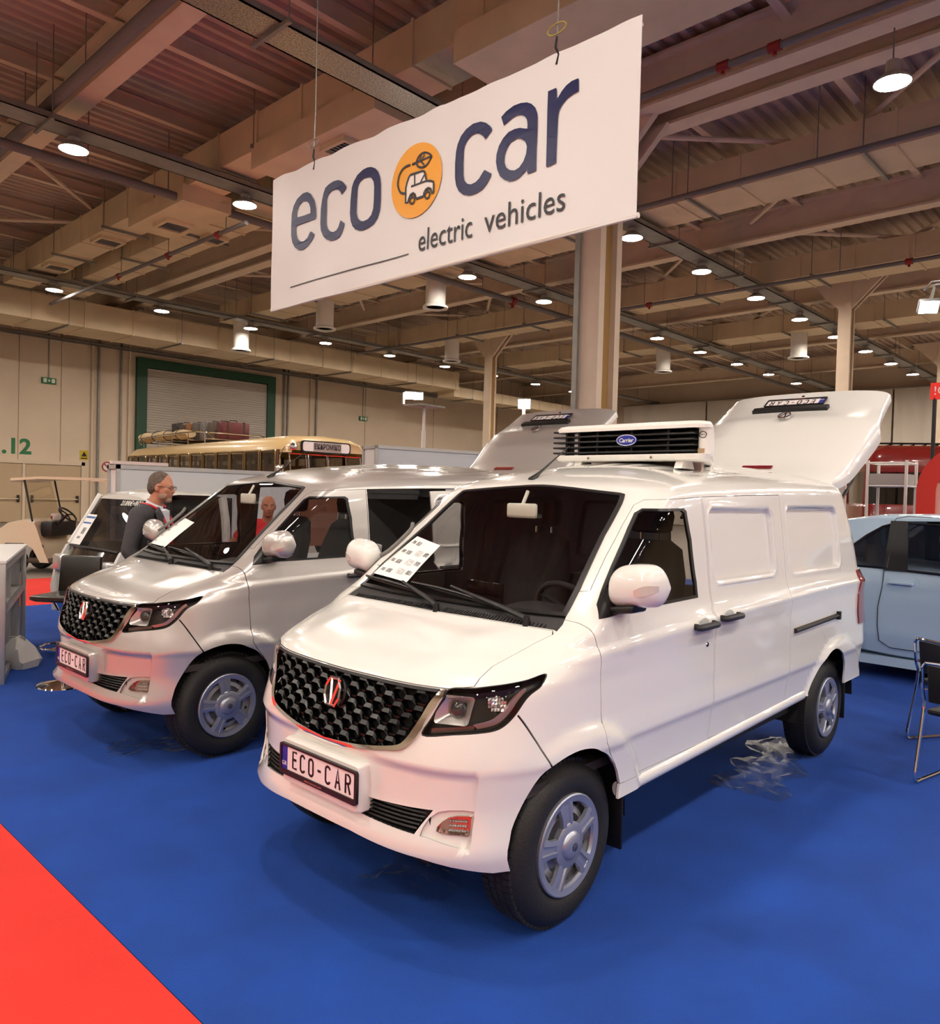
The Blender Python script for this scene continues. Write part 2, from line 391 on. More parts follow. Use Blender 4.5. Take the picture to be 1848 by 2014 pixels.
mb = MB(); mb.rbox((-.50, .02, 2.6), (-.42, .24, 3.3), .02); mb.tube([(-.47, .22, 3.3), (-.47, .20, 3.55), (-.50, .05, 3.6), (-.50, .02, 3.2)], .02, 6); mb.build('switch_box', mat('switch_grey', '#9a8f70', .5), o)
column(27.2, 8.72, .42, .40, .05, 'slim cream column behind the raised white tailgate')
column(40.5, 8.72, .42, .40, .05, 'farthest slim cream column, partly hidden by the tailgates')
column(27.2, 24.5, .42, .40, .05, 'slim cream column far back behind the banner')
# ------------------------------------------------------------------ air ducts
def duct(a0, a1, b0, b1, z0, z1, label, vents=(), seam=1.6, along='y', hang=True, boxes=()):
    """rectangular sheet duct with flanged seams, carrying struts and ceiling vents"""
    o = thing('air_duct', label, 'air duct', (0, 0, 0)); Z0 = z0
    mb = MB(); mb.box((a0, b0, z0), (a1, b1, z1)); mb.build('duct_body', M_duct, o, 0)
    L0, L1 = (b0, b1) if along == 'y' else (a0, a1); y = L0+.6; e = .03; fm = {}
    while y < L1:
        mb = MB()
        if along == 'y':
            mb.box((a0-e, y, z0-e), (a1+e, y+.05, z0)); mb.box((a0-e, y, z1), (a1+e, y+.05, z1+e)); mb.box((a0-e, y, z0), (a0, y+.05, z1)); mb.box((a1, y, z0), (a1+e, y+.05, z1))
        else:
            mb.box((y, b0-e, z0-e), (y+.05, b1+e, z0)); mb.box((y, b0-e, z1), (y+.05, b1+e, z1+e)); mb.box((y, b0-e, z0), (y+.05, b0, z1)); mb.box((y, b1, z0), (y+.05, b1+e, z1))
        mb.build('flange', M_duct, o, 0); y += seam
    y = L0+1.5
    while y < L1 and hang:
        mb = MB()
        if along == 'y':
            mb.box((a0-.2, y-.03, z0-.07), (a1+.2, y+.03, z0)); st = mb.build('strut', M_galv, o, 0)
            for a in (a0-.14, a1+.14):
                mb = MB(); mb.cyl((a, y, z0), (a, y, ZC-.05), .012, n=5); mb.build('hanger_rod', M_galv, st)
        else:
            mb.box((y-.03, b0-.2, z0-.07), (y+.03, b1+.2, z0)); st = mb.build('strut', M_galv, o, 0)
            for b in (b0-.14, b1+.14):
                mb = MB(); mb.cyl((y, b, z0), (y, b, ZC-.05), .012, n=5); mb.build('hanger_rod', M_galv, st)
        y += seam*2.4
    for (p, q) in boxes:
        mb = MB(); mb.box(p, q); mb.build('plenum_box', M_duct, o, 0)
    for (a, b, w_, *zz) in vents:
        mb = MB(); h = w_/2; z0 = zz[0] if zz else Z0
        for (x0, y0, x1, y1) in ((-h-.07, -h-.07, h+.07, -h), (-h-.07, h, h+.07, h+.07), (-h-.07, -h, -h, h), (h, -h, h+.07, h)): mb.box((a+x0, b+y0, z0-.10), (a+x1, b+y1, z0))
        v_ = mb.build('vent', M_duct, o, 0)
        mb = MB(); mb.box((a-h, b-h, z0-.02), (a+h, b+h, z0-.004)); mb.build('vent_throat', mat('vent_dark', '#3a2f28', .8), v_, 0)
        mb = MB()
        for i in range(1, 6): mb.box((a-h, b-h+i*w_/6-.012, z0-.085), (a+h, b-h+i*w_/6+.012, z0-.03))
        mb.build('vane', M_galv, v_, 0)
    return o
duct(8.75, 9.65, -10, 31.5, 8.90, 9.65, 'long cream air duct crossing the ceiling behind the banner', [(9.2, 23.4, .6), (9.2, 27.5, .6), (9.25, 12.2, .62, 8.40), (9.25, 19.4, .6, 8.50)], boxes=(((8.6, 10.6, 8.40), (9.85, 14.6, 8.9)), ((8.6, 17.6, 8.5), (9.85, 20.6, 8.9)), ((8.5, 3.4, 8.4), (10.0, 8.6, 8.9))))
duct(10.35, 11.5, 8, 31.5, 8.92, 9.6, 'second cream air duct running beside the long one', [(11.1, 15.0, .5), (11.1, 20.8, .5)])
for (a, label) in ((16.9, 'cream air duct with round outlets beyond the thick column'), (24.9, 'cream air duct crossing the ceiling far back'), (32.5, 'farthest cream air duct with round outlets')):
    duct(a, a+1.4, -4, 31, 8.90, 9.6, label)
dw = duct(-4, 33, 32.2, 34.4, 7.95, 8.95, 'broad cream air duct running along the left wall', (), 1.9, 'x')
duct(33, 50, 32.6, 34.0, 7.60, 8.20, 'lowered end of the air duct along the left wall', (), 1.9, 'x')
for (a, b, z, wh) in ((17.55, 24.3, 7.85, 'below the banner left end'), (17.75, 18.5, 7.85, 'below the banner middle'), (33.2, 12.5, 7.85, 'left of the slim column'), (33.3, 18.9, 7.85, 'just right of the thick column'), (25.6, 25.5, 7.9, 'far back left of the thick column'), (17.6, 30.4, 7.7, 'near the left wall duct')):
    o = thing('round_outlet', 'round white air outlet hanging from a duct, '+wh, 'air outlet', (a, b, z), 0, 'round air outlets under the ducts')
    mb = MB(); mb.cyl((0, 0, .05), (0, 0, 8.905-z), .33, n=24); mb.build('outlet_pipe', M_white, o)
    mb = MB(); mb.lathe([(.33, .12), (.42, .06), (.42, 0), (.36, 0), (.30, .06)], 24); mb.build('outlet_ring', M_white, o)
    mb = MB(); mb.lathe([(.30, .05), (.0001, .05)], 24); mb.build('outlet_core', mat('vent_dark', '#3a2f28', .8), o)
# ------------------------------------------------------------------ sprinkler pipes
def pipe(label, p0, p1, r, clamps=(), hang=True):
    o = thing('sprinkler_pipe', label, 'pipe', p0); d = np.array(p1)-np.array(p0); L = np.linalg.norm(d)
    mb = MB(); mb.cyl((0, 0, 0), tuple(d), r, n=12); mb.build('pipe_run', M_pipe, o)
    u = d/L
    for k in np.arange(1., L, 3.2):
        if hang and not any(p-.1 < p0[0]+u[0]*k < q_+.1 for p, q_ in ((8.5, 10.), (10.35, 11.5), (16.9, 18.3), (24.9, 26.3), (32.5, 33.9))):
            mb = MB(); q = u*k; mb.cyl(tuple(q), (q[0], q[1], ZC-.05-p0[2]), .012, n=5); mb.build('hanger_rod', M_galv, o)
    for k in clamps:
        mb = MB(); q = u*k; mb.cyl(tuple(q-u*.09), tuple(q+u*.09), r*1.45, n=10); mb.cyl(tuple(q), tuple(q-np.array([0, 0, r*2.4])), r*.6, n=8); mb.build('coupling', M_redc, o)
    return o
pipe('thick grey pipe running below the middle cable tray', (-4, 17.95, 8.66), (50, 17.95, 8.66), .10, (15.4, 16.3, 25.0))
pipe('sprinkler pipe with red couplings beside the second air duct', (10.16, 17.4, 8.35), (10.16, 31, 8.35), .055, (1.4, 4.2, 7.6))
pipe('sprinkler pipe crossing the ceiling right of the banner', (16.0, -8, 8.62), (16.0, 17.2, 8.62), .055, (18.0, 9.7))
pipe('sprinkler pipe crossing the ceiling farther back', (23.6, -6, 8.45), (23.6, 30, 8.45), .06, (12., 20.))
pipe('sprinkler pipe above the banner', (11.4, -6, 8.5), (11.4, 9.0, 8.5), .055, (10.8, 11.6))
pipe('grey pipe beside the nearest ceiling beam at the top left', (5.3, 4, 9.05), (5.3, 30, 9.05), .11, ())
# ------------------------------------------------------------------ high-bay lamps
LAMP_E = emis('lamp_glow', LAMP_COLOR, LAMP_POWER); LAMP_T = emis('lamp_acrylic', LAMP_COLOR, LAMP_POWER*.012)
def lamp_meshes():
    mb = MB(); mb.lathe([(.0001, .34), (.10, .34), (.11, .30), (.11, .16), (.16, .13), (.28, .02), (.285, .0), (.27, .0), (.15, .11), (.0001, .12)], 20); h = mb.mesh('housing', mat('lamp_housing', '#b9b2a6', .5), 40)
    mb = MB(); mb.lathe([(.268, .004), (.0001, -.012)], 12); d = mb.mesh('diffuser', LAMP_E, 40)
    mb = MB(); mb.lathe([(.165, .131), (.286, .022)], 20); t = mb.mesh('refractor', LAMP_T, 40)
    return h, d, t
LH, LD, LT_ = lamp_meshes()
def high_bay(a, b, z, label, group):
    o = thing('high_bay_lamp', label, 'lamp', (a, b, z), 0, group)
    link('housing', LH, o); link('diffuser', LD, o); 
    mb = MB(); mb.cyl((0, 0, .34), (0, 0, (8.70 if b in (29.0, 16.57, 10.78) or (b == 3.75 and a > 21) else 8.92 if b > -10.2 and (8.4 < a < 9.9 or 16.8 < a < 18.4 or 24.8 < a < 26.4 or 32.4 < a < 34) else ZC-.06)-z), .012, n=5); mb.build('drop_rod', M_galv, o)
    return o
ROWS = {29.0: 'round high-bay lamp in the farthest row along the left wall', 16.57: 'round high-bay lamp in the middle row below the wide cable tray',
        10.78: 'round high-bay lamp in the row behind the thick column', 3.75: 'round high-bay lamp in the row overhead at the right',
        -3.0: 'round high-bay lamp in the first row behind the viewer', -9.5: 'round high-bay lamp in the second row behind the viewer', -16.: 'round high-bay lamp in the last row behind the viewer'}
ORD = ('nearest', 'second nearest', 'third nearest', 'fourth nearest', 'fifth nearest', 'sixth nearest', 'seventh nearest', 'eighth nearest', 'ninth nearest', 'tenth nearest', 'eleventh nearest', 'twelfth nearest')
for b, label in ROWS.items():
    i = 0
    for k in range(-5, 12):
        a = 2.02+3.80*k
        if b == 10.78 and 2 < a < 16.5: continue
        if b == 3.75 and (14 < a < 34 or 3 < a < 11): continue
        vis = b > 0 and a/b > (.33 if b > 12 else .9 if b > 5 else 2.5)
        lb = label+(', '+ORD[min(i, 11)] if vis else ', out of sight' if b > 0 else '')
        i += vis
        high_bay(a, b, 8.42, lb, 'high-bay lamps, row at %d m' % round(b))
# ------------------------------------------------------------------ drapes at the far end
M_dr = mat('drape_cream', '#cfc4b6', .9)
k = 0
for b0, b1 in ((8.2, 13.0), (13.1, 18.4), (18.5, 24.5), (24.6, 31.0)):
    mb = MB(); n = 60; P = [(49.2+.06*math.sin(i*.45)+.05*math.sin(i*.17), b0+(b1-b0)*i/n) for i in range(n+1)]
    mb.loft([[(x, y, z) for x, y in P] for z in (.05, 8.5)], closed=False)
    o = mb.build('drape', M_dr); tag(o, 'cream drape hanging at the far end of the hall, %s' % ('rightmost', 'second from the right', 'third from the right', 'beside the thick column')[k], 'drape', 'drapes at the far end'); k += 1
mb = MB(); mb.cyl((49.2, 8, 8.55), (49.2, 31.2, 8.55), .03, n=6); tag(mb.build('drape_rail', M_galv), 'grey rail carrying the cream drapes', 'rail')
# ================================================================== the two delivery vans
# The body skin is one smooth surface: s runs from the middle of the nose (0) round the corner (1) to the tail (2), t is the height.
def pch(xs, ys):
    xs = np.array(xs, float); ys = np.array(ys, float); h = np.diff(xs); d = np.diff(ys)/h
    m = np.zeros(len(xs)); m[0] = d[0]; m[-1] = d[-1]
    for i in range(1, len(xs)-1):
        if d[i-1]*d[i] > 0:
            w1 = 2*h[i]+h[i-1]; w2 = h[i]+2*h[i-1]; m[i] = (w1+w2)/(w1/d[i-1]+w2/d[i])
    def F(x):
        x = np.clip(np.asarray(x, float), xs[0], xs[-1]); i = np.clip(np.searchsorted(xs, x)-1, 0, len(h)-1)
        u = (x-xs[i])/h[i]
        return (1+2*u)*(1-u)**2*ys[i]+u*(1-u)**2*h[i]*m[i]+u*u*(3-2*u)*ys[i+1]+u*u*(u-1)*h[i]*m[i+1]
    return F
V_f = pch([.24,.30,.36,.42,.50,.60,.70,.80,.92,1.00,1.035,1.06,1.10,1.15,1.19,1.215,1.40,1.60,1.75,1.82,1.85,1.88,1.91,1.94,1.96],
          [.52,.61,.655,.675,.66,.647,.648,.632,.598,.582,.562,.52,.40,.21,.06,0.0,-.235,-.49,-.675,-.76,-.83,-.95,-1.12,-1.42,-1.8])
V_w = pch([.24,.36,.48,.505,.70,.745,.86,1.0,1.08,1.115,1.16,1.27,1.5,1.73,1.79,1.825,1.85,1.88,1.91,1.94,1.96],
          [.79,.83,.838,.834,.851,.863,.857,.857,.863,.866,.852,.826,.798,.765,.748,.715,.66,.56,.42,.24,.002])
_LT = [.24, 1.0, 1.06, 1.15, 1.215, 1.3, 1.75, 1.85, 1.96]
V_L = pch(_LT, [.72, .74, .72, .50, .26, .24, .24, .26, .3]); V_n = pch(_LT, [3.3, 3.2, 3.1, 3.6, 6., 5.5, 4.5, 3.5, 2.6])
V_r = pch([.24, .45, .50, .9, 1.0, 1.3, 1.75, 1.85, 1.96], [-3.60, -3.70, -3.76, -3.76, -3.72, -3.69, -3.52, -3.42, -3.2])
V_rise = pch([-3.9, -3.0, -2.2, -1.3, -.7, .8], [.085, .085, .07, .035, .0, .0])
def sst(a, b, x):
    u = np.clip((x-a)/(b-a), 0, 1); return u*u*(3-2*u)
def rr_sdf(x, z, x0, x1, z0, z1, r):
    qx = np.abs(x-(x0+x1)/2)-(x1-x0)/2+r; qz = np.abs(z-(z0+z1)/2)-(z1-z0)/2+r
    return np.hypot(np.maximum(qx, 0), np.maximum(qz, 0))+np.minimum(np.maximum(qx, qz), 0)-r
STAMPS = ((-2.05, -1.22, 1.345, 1.735, .06), (-3.22, -2.29, 1.335, 1.745, .06))
def vsurf(s, t):
    s = np.asarray(s, float); t = np.asarray(t, float); s, t = np.broadcast_arrays(s, t)
    f, L, n, r = V_f(t), V_L(t), V_n(t), V_r(t)
    a = np.clip(s, 0, 1)*PI/2; c, sn = np.cos(a), np.sin(a)
    k = (np.abs(c)**n+np.abs(sn)**n)**(-1/n)
    xc = f-L; u = np.clip(s-1, 0, 1); xs = xc+(r-xc)*u
    x = np.where(s <= 1, f-L*(1-k*c), xs)
    bumpz = sst(1.0, 1.10, t)*(1-sst(1.16, 1.32, t))                # the shoulder crease climbs towards the tail
    w = V_w(t+np.clip(x, -3, 0)*.040*bumpz)
    Lr = .16; q = np.clip((r+Lr-xs)/Lr, 0, 1)
    y = np.where(s <= 1, w*k*sn, w*(1-.07*(1-np.sqrt(np.clip(1-q**2.4, 0, 1)))))
    z = t+V_rise(x)*sst(1.66, 1.85, t)+.012*sst(1.03, 1.12, t)*(1-sst(1.2, 1.3, t))*(1-sst(.0, .9, s))
    z = z-.004*sst(1.865, 1.885, t)*sst(-1.25, -1.45, x)*(.5-.5*np.cos(y*2*PI/.17))   # roof ribs
    for cx, rx in ((.0, 1.), (-3.10, .84)):
        d = np.hypot((x-cx)*rx, z-.345)
        y = y+.024*(1-sst(.455, .53, d))*sst(.62, .95, s)
    for (x0, x1, z0, z1, rad) in STAMPS:
        sd_ = rr_sdf(x, z, x0, x1, z0, z1, rad)
        y = y+(.005*np.exp(-((sd_-.010)/.008)**2)-.024*sst(.0, .016, -sd_))*(s > 1)
    # the sunk middle of the bumper, between its upright corner edges
    x = x-.022*(1-sst(.515, .53, s))*sst(.435, .45, t)*(1-sst(.70, .745, t))
    # soft ridge down each side of the bonnet
    z = z+.006*np.exp(-((s-.30)/.06)**2)*sst(1.035, 1.06, t)*(1-sst(1.15, 1.2, t))
    return np.stack([x, y, z], -1)
def vnorm(s, t):
    e = 2e-4; s = np.asarray(s, float); t = np.asarray(t, float)
    a = vsurf(np.minimum(s+e, 2), t)-vsurf(np.maximum(s-e, 0), t)
    b = vsurf(s, np.minimum(t+e, 1.96))-vsurf(s, np.maximum(t-e, .24))
    n = np.cross(a, b); n /= np.linalg.norm(n, axis=-1, keepdims=True)+1e-15
    return n
def s_of_x(x, t):
    f, L, r = V_f(t), V_L(t), V_r(t); return float(1+(x-(f-L))/(r-(f-L)))
def to_q(st):
    st = np.asarray(st, float); s = st[..., 0]
    return np.stack([np.where(s < 1, s*1.3, 1.3+(s-1)*3.5), st[..., 1]], -1)
def from_q(q):
    q = np.asarray(q, float); return np.stack([np.where(q[..., 0] < 1.3, q[..., 0]/1.3, 1+(q[..., 0]-1.3)/3.5), q[..., 1]], -1)
def densify(P, h=.02, closed=True):
    P = [np.array(p, float) for p in P]; out = []
    for i in range(len(P) if closed else len(P)-1):
        a, b = P[i], P[(i+1) % len(P)]; k = max(1, int(np.linalg.norm(to_q(b)-to_q(a))/h))
        out += [a+(b-a)*j/k for j in range(k)]
    if not closed: out.append(P[-1])
    return out
def inset(P, d):
    """move a closed (s,t) outline inwards by d metres measured on the body"""
    P = np.array(P, float); n = len(P); S = P.copy(); e = 1e-3
    base = np.clip(P, [0, .245], [1.999, 1.955])
    js = np.linalg.norm(vsurf(np.minimum(base[:, 0]+e, 2), base[:, 1])-vsurf(np.maximum(base[:, 0]-e, 0), base[:, 1]), axis=1)/(np.minimum(base[:, 0]+e, 2)-np.maximum(base[:, 0]-e, 0))
    jt = np.linalg.norm(vsurf(base[:, 0], base[:, 1]+e)-vsurf(base[:, 0], base[:, 1]-e), axis=1)/(2*e)
    js = np.maximum(js, .2); jt = np.maximum(jt, .3)
    M = P*np.stack([js, jt], 1); area = 0
    for i in range(n): area += P[i-1, 0]*P[i, 1]-P[i, 0]*P[i-1, 1]
    sg = 1 if area > 0 else -1
    for i in range(n):
        J = np.array([js[i], jt[i]])
        d1 = (P[i]-P[i-1])*J; d2 = (P[(i+1) % n]-P[i])*J
        d1 /= np.linalg.norm(d1)+1e-12; d2 /= np.linalg.norm(d2)+1e-12
        nn = np.array([-d1[1]-d2[1], d1[0]+d2[0]]); L = np.linalg.norm(nn)
        if L < 1e-6: continue
        nn /= L; cosh = max(.35, math.sqrt(max(0, (1+float(np.dot(d1, d2)))/2)))
        S[i] = P[i]+sg*nn*d/cosh/J
    return S
def inside(poly, pts):
    P = np.array(poly, float); x, y = pts[:, 0], pts[:, 1]; r = np.zeros(len(pts), bool); j = len(P)-1
    for i in range(len(P)):
        xi, yi, xj, yj = P[i, 0], P[i, 1], P[j, 0], P[j, 1]
        if yi != yj:
            r ^= ((yi > y) != (yj > y)) & (x < (xj-xi)*(y-yi)/(yj-yi)+xi)
        j = i
    return r
def smooth_poly(P, corners=(), k=5):
    return [tuple(p) for p in catmull(P, k, closed=True)]

LAMP = [(.3575,.8494),(.4405,.8651),(.4967,.8746),(.544,.8849),(.5716,.9026),(.5985,.9414),(.6219,.9913),(.6365,1.0139),(.6608,1.0394),(.6491,1.0689),(.6255,1.0806),(.5934,1.0651),(.5495,1.0542),(.5051,1.0461),(.4664,1.0384),(.406,1.0308),(.3939,.9899),(.3717,.917)]
CH_OUT = [(-.05,.7245),(.0256,.7266),(.1591,.7469),(.2861,.7778),(.3111,.7903),(.3281,.8105),(.3487,.8496),(.3669,.9285),(.3913,.9887),(.4063,1.0242)]
CH_IN = [(-.05,.7425),(.0292,.7448),(.1565,.7606),(.2745,.7918),(.3121,.8199),(.3363,.8839),(.3624,.9694),(.3867,1.0212)]
G_TOP = [(.4063,1.0242),(.3063,1.0226),(.1725,1.022),(.0429,1.0197),(-.05,1.019)]
HOOD = [(-.05,1.021),(.0429,1.0217),(.1725,1.024),(.3063,1.0246),(.4063,1.0262),(.4664,1.0404),(.4597,1.0648),(.4516,1.0961),(.4620,1.1372),(.4688,1.1958),(.4545,1.2084),(.2804,1.2063),(.0717,1.2018),(-.05,1.2010)]
COWL = [(-.05,1.2025),(.0717,1.2035),(.2804,1.2078),(.4545,1.2100),(.468,1.2060),(.4690,1.2300),(.4640,1.2585),(.4429,1.2585),(.2835,1.2482),(.0968,1.2454),(-.05,1.2450)]
WSCR = [(-.05,1.2450),(.0968,1.2454),(.2835,1.2482),(.4429,1.2585),(.4640,1.2585),(.4640,1.3735),(.4480,1.5000),(.4373,1.5976),(.4342,1.7932),(.4155,1.7985),(.3000,1.8110),(.2011,1.8217),(.0800,1.8310),(-.05,1.8350)]
SIDEWIN = [(.6141,1.2614),(.5566,1.3156),(.5268,1.4714),(.5044,1.6378),(.5010,1.7053),(.5274,1.7280),(.70,1.7300),(1.0224,1.7316),(1.0394,1.7169),(1.1047,1.5750),(1.1812,1.3681),(1.2033,1.2858),(1.0976,1.2804),(.85,1.272)]
SAIL = [(.6141,1.2614),(.5566,1.3156),(.5420,1.3950),(.62,1.360),(.97,1.276)]
LEAD = [(.4990,1.3680),(.5300,1.3400),(.5586,1.2960),(.70,1.2050),(.842,1.1174),(.9503,.964),(.9743,.8458),(.9999,.7465),(1.0374,.6405),(1.0555,.5381)]
ARCH_F = [(.6424,.2),(.6424,.3477),(.6431,.5065),(.6844,.6404),(.7485,.7300),(.8669,.7680),(.9932,.7350),(1.0374,.6405),(1.0555,.5381),(1.056,.2)]
ARCH_R = [(1.6700,.2),(1.6763,.5451),(1.6909,.6180),(1.7222,.7130),(1.7642,.7800),(1.8013,.7771),(1.8400,.7050),(1.8600,.6200),(1.8633,.5069),(1.8633,.2)]
SLOT = [(-.05,.552),(.2141,.5582),(.4063,.5741),(.3621,.475),(.1785,.4859),(-.05,.4876)]
FOGH = [(.3790,.481),(.4190,.5700),(.5163,.5820),(.5204,.5195),(.5204,.4593),(.5060,.4465),(.4013,.4715)]
FOG = [(.4221,.5007),(.4499,.5538),(.5064,.5637),(.5104,.5516),(.5110,.4962),(.4839,.4946)]
BSEAM = [(.6044,.9411),(.6888,.8264),(.7521,.7300)]
BOTTOM = [(-.05,.2),(-.05,.42),(.157,.42),(.2625,.4117),(.4002,.4016),(.5173,.3714),(.589,.3509),(.6391,.3480),(.68,.34),(1.05,.478),(1.30,.492),(1.67,.525),(1.86,.50),(2.05,.50),(2.05,.2)]
TAIL = [(1.935,.90),(1.94,1.12),(1.955,1.29),(2.05,1.30),(2.05,.90)]
def side_poly(x0, x1, t0, t1):
    ts = np.linspace(t1, t0, 24)
    return [(s_of_x(x0, t), t) for t in ts]+[(s_of_x(x1, t), t) for t in ts[::-1]]
def s_at_x(x, t):
    lo, hi = .3, 1.6
    for _ in range(40):
        m = (lo+hi)/2
        if float(vsurf(m, t)[0]) > x: lo = m
        else: hi = m
    return lo
LEAD = [(.4990, 1.3680)]+[(s_at_x(x, t), t) for x, t in catmull([(-.085, 1.335), (-.075, 1.28), (-.085, 1.20), (-.098, 1.112), (-.112, .964), (-.120, .86), (-.125, .76)], 4)]+[(1.0374, .6405), (1.0555, .5381)]
FDOOR = LEAD+[(1.0685,.5357)]+[(s_of_x(-1.16, t), t) for t in np.linspace(.5345, 1.776, 22)]+[(.70,1.776),(.52,1.772),(.481,1.745),(.476,1.65),(.483,1.50)]
SDOOR = side_poly(-1.168, -2.20, .540, 1.776)

class Skin:
    def __init__(sk):
        OUT = {}
        def reg(name, P, h=.02, d=None):
            OUT[name] = np.array(densify(P, h))
        reg('bottom', BOTTOM, .04)
        reg('arch_f', [ARCH_F[0]]+[tuple(p) for p in catmull(ARCH_F[1:-1], 5)]+[ARCH_F[-1]]); reg('arch_r', [ARCH_R[0]]+[tuple(p) for p in catmull(ARCH_R[1:-1], 5)]+[ARCH_R[-1]])
        lampP = smooth_poly(LAMP, k=4); reg('lamp', lampP, .012); OUT['lamp_in'] = inset(OUT['lamp'], .006)
        ch = [tuple(p) for p in catmull(CH_OUT, 4)]; reg('grille', ch+[tuple(p) for p in catmull(G_TOP, 3)][1:], .015)
        chi = [tuple(p) for p in catmull(CH_IN, 4)]
        reg('chrome', ch+chi[::-1], .015)
        reg('gtop', [(-.05,1.0070),(.0429,1.0077),(.1725,1.010),(.3063,1.0106),(.392,1.012)]+G_TOP, .02)
        reg('hood', HOOD, .02); OUT['hood_in'] = inset(OUT['hood'], .0045)
        reg('cowl', COWL, .02)
        reg('ws', WSCR, .02); OUT['ws_in'] = inset(OUT['ws'], .024)
        reg('win', [tuple(p) for p in SIDEWIN], .02); OUT['win_in'] = inset(OUT['win'], .020); reg('sail', SAIL, .02)
        reg('fdoor', FDOOR, .02); OUT['fdoor_in'] = inset(OUT['fdoor'], .004)
        reg('sdoor', SDOOR, .02); OUT['sdoor_in'] = inset(OUT['sdoor'], .004)
        reg('slot', SLOT, .02); reg('fogh', smooth_poly(FOGH, k=3), .01); reg('fog', smooth_poly(FOG, k=3), .01)
        reg('tail', TAIL, .02)
        bs = np.array(BSEAM); reg('bseam', [tuple(p) for p in bs+[.0022, .0022]]+[tuple(p) for p in (bs-[.0022, .0022])[::-1]], .02)
        # stamped field outlines keep the pressed edges crisp
        extra = []
        for (x0, x1, z0, z1, rad) in STAMPS:
            for g in (-.024, -.010, 0, .016):
                rr = rrect(x0+g, z0+g, x1-g, z1-g, max(.02, rad-g), 6)
                extra.append([(s_of_x(x, z), z-V_rise(x)*float(sst(1.66, 1.85, np.array(z)))) for x, z in rr])
        for a_, b_ in (((.515, .43), (.515, .75)), ((.53, .43), (.53, .75)), ((1.07, .745), (1.68, .745)), ((1.07, .705), (1.68, .705))):
            extra.append(densify([a_, b_], .04, closed=False))
        sk.OUT = OUT; sk.cache = {}
        V = []; E = []
        def loop(P, closed=True):
            o = len(V); Q = to_q(P)
            V.extend([tuple(q) for q in Q]); n = len(Q)
            E.extend([(o+i, o+(i+1) % n) for i in range(n if closed else n-1)])
        for P in OUT.values(): loop(P)
        for P in extra: loop(P, closed=len(P) > 20 or True if len(P) > 22 else False)
        loop([(0, .24), (2, .24), (2, 1.96), (0, 1.96)])
        cons = np.array(V)
        ts = np.concatenate([np.arange(.24, 1.0, .03), np.arange(1.0, 1.24, .01), np.arange(1.24, 1.66, .045), np.arange(1.66, 1.80, .02), np.arange(1.80, 1.85, .006), np.arange(1.85, 1.962, .0055)])
        qs = np.concatenate([np.linspace(0, 1.3, 52), np.linspace(1.3, 4.8, 110)[1:]])
        gx, gy = np.meshgrid(qs, ts); G = np.stack([gx.ravel(), gy.ravel()], 1)
        keep = np.ones(len(G), bool)
        for i0 in range(0, len(G), 2000):
            g = G[i0:i0+2000]; d2 = ((g[:, None, :]-cons[None, :, :])**2).sum(-1).min(1); keep[i0:i0+2000] = d2 > .0045**2
        G = G[keep]; G = np.clip(G, [0, .24], [4.8, 1.96])
        V.extend([tuple(q) for q in G])
        r = delaunay_2d_cdt([Vector(v) for v in V], E, [], 0, 1e-6)
        sk.q = np.array([tuple(v) for v in r[0]]); sk.tri = np.array([f for f in r[2] if len(f) == 3])
        sk.st = from_q(sk.q); sk.st[:, 0] = np.clip(sk.st[:, 0], 0, 2); sk.st[:, 1] = np.clip(sk.st[:, 1], .24, 1.96)
        cq = sk.q[sk.tri].mean(1); cst = from_q(cq); sk.c = cst
        sk.dom = (cq[:, 0] > 0) & (cq[:, 0] < 4.8) & (cq[:, 1] > .24) & (cq[:, 1] < 1.96)
        sk.P = vsurf(sk.st[:, 0], sk.st[:, 1]); sk.N = vnorm(np.clip(sk.st[:, 0], .0005, 1.9995), np.clip(sk.st[:, 1], .2405, 1.955))
        a = sk.P[sk.tri]; fl = np.cross(a[:, 1]-a[:, 0], a[:, 2]-a[:, 0]); ar = np.linalg.norm(fl, axis=1)
        sk.dom &= ar > 1e-9
        I = {k: inside(P, cst) for k, P in OUT.items()}
        lab = np.array(['shell']*len(cst), dtype=object)
        def put(name, m): lab[m] = name
        put('fdoor', I['fdoor_in']); put('gap', I['fdoor'] & ~I['fdoor_in'])
        put('sdoor', I['sdoor_in']); put('gap', I['sdoor'] & ~I['sdoor_in'])
        put('gap', I['bseam'])
        put('seal', I['win']); put('glass', I['win_in']); put('sail', I['win'] & I['sail'])
        put('hood', I['hood_in']); put('gap', I['hood'] & ~I['hood_in'])
        put('cowl', I['cowl']); put('wsseal', I['ws']); put('wsglass', I['ws_in'])
        put('fogh', I['fogh']); put('fog', I['fog']); put('slot', I['slot'])
        put('grille', I['grille']); put('gtop', I['gtop'] & I['grille']); put('chrome', I['chrome'])
        put('lampgap', I['lamp']); put('lamp', I['lamp_in'])
        put('tail', I['tail'])
        put('hole', I['bottom'] | I['arch_f'] | I['arch_r'])
        lab[~sk.dom] = 'none'; sk.lab = lab
    def mesh(sk, name, labels, m, off=0., flange=0., sides=(1, -1)):
        key = (tuple(labels), off, flange, tuple(sides))
        if key in sk.cache:
            me = sk.cache[key].copy(); me.materials[0] = m; return me
        T = sk.tri[np.isin(sk.lab, labels)]
        used = np.unique(T); idx = -np.ones(len(sk.st), int); idx[used] = np.arange(len(used))
        N0 = sk.N[used]; P0 = sk.P[used]+N0*off; T0 = idx[T]
        a = P0[T0]; fn = np.cross(a[:, 1]-a[:, 0], a[:, 2]-a[:, 0]); bad = (fn*N0[T0].mean(1)).sum(1) < 0
        T0[bad] = T0[bad][:, ::-1]
        edges = []
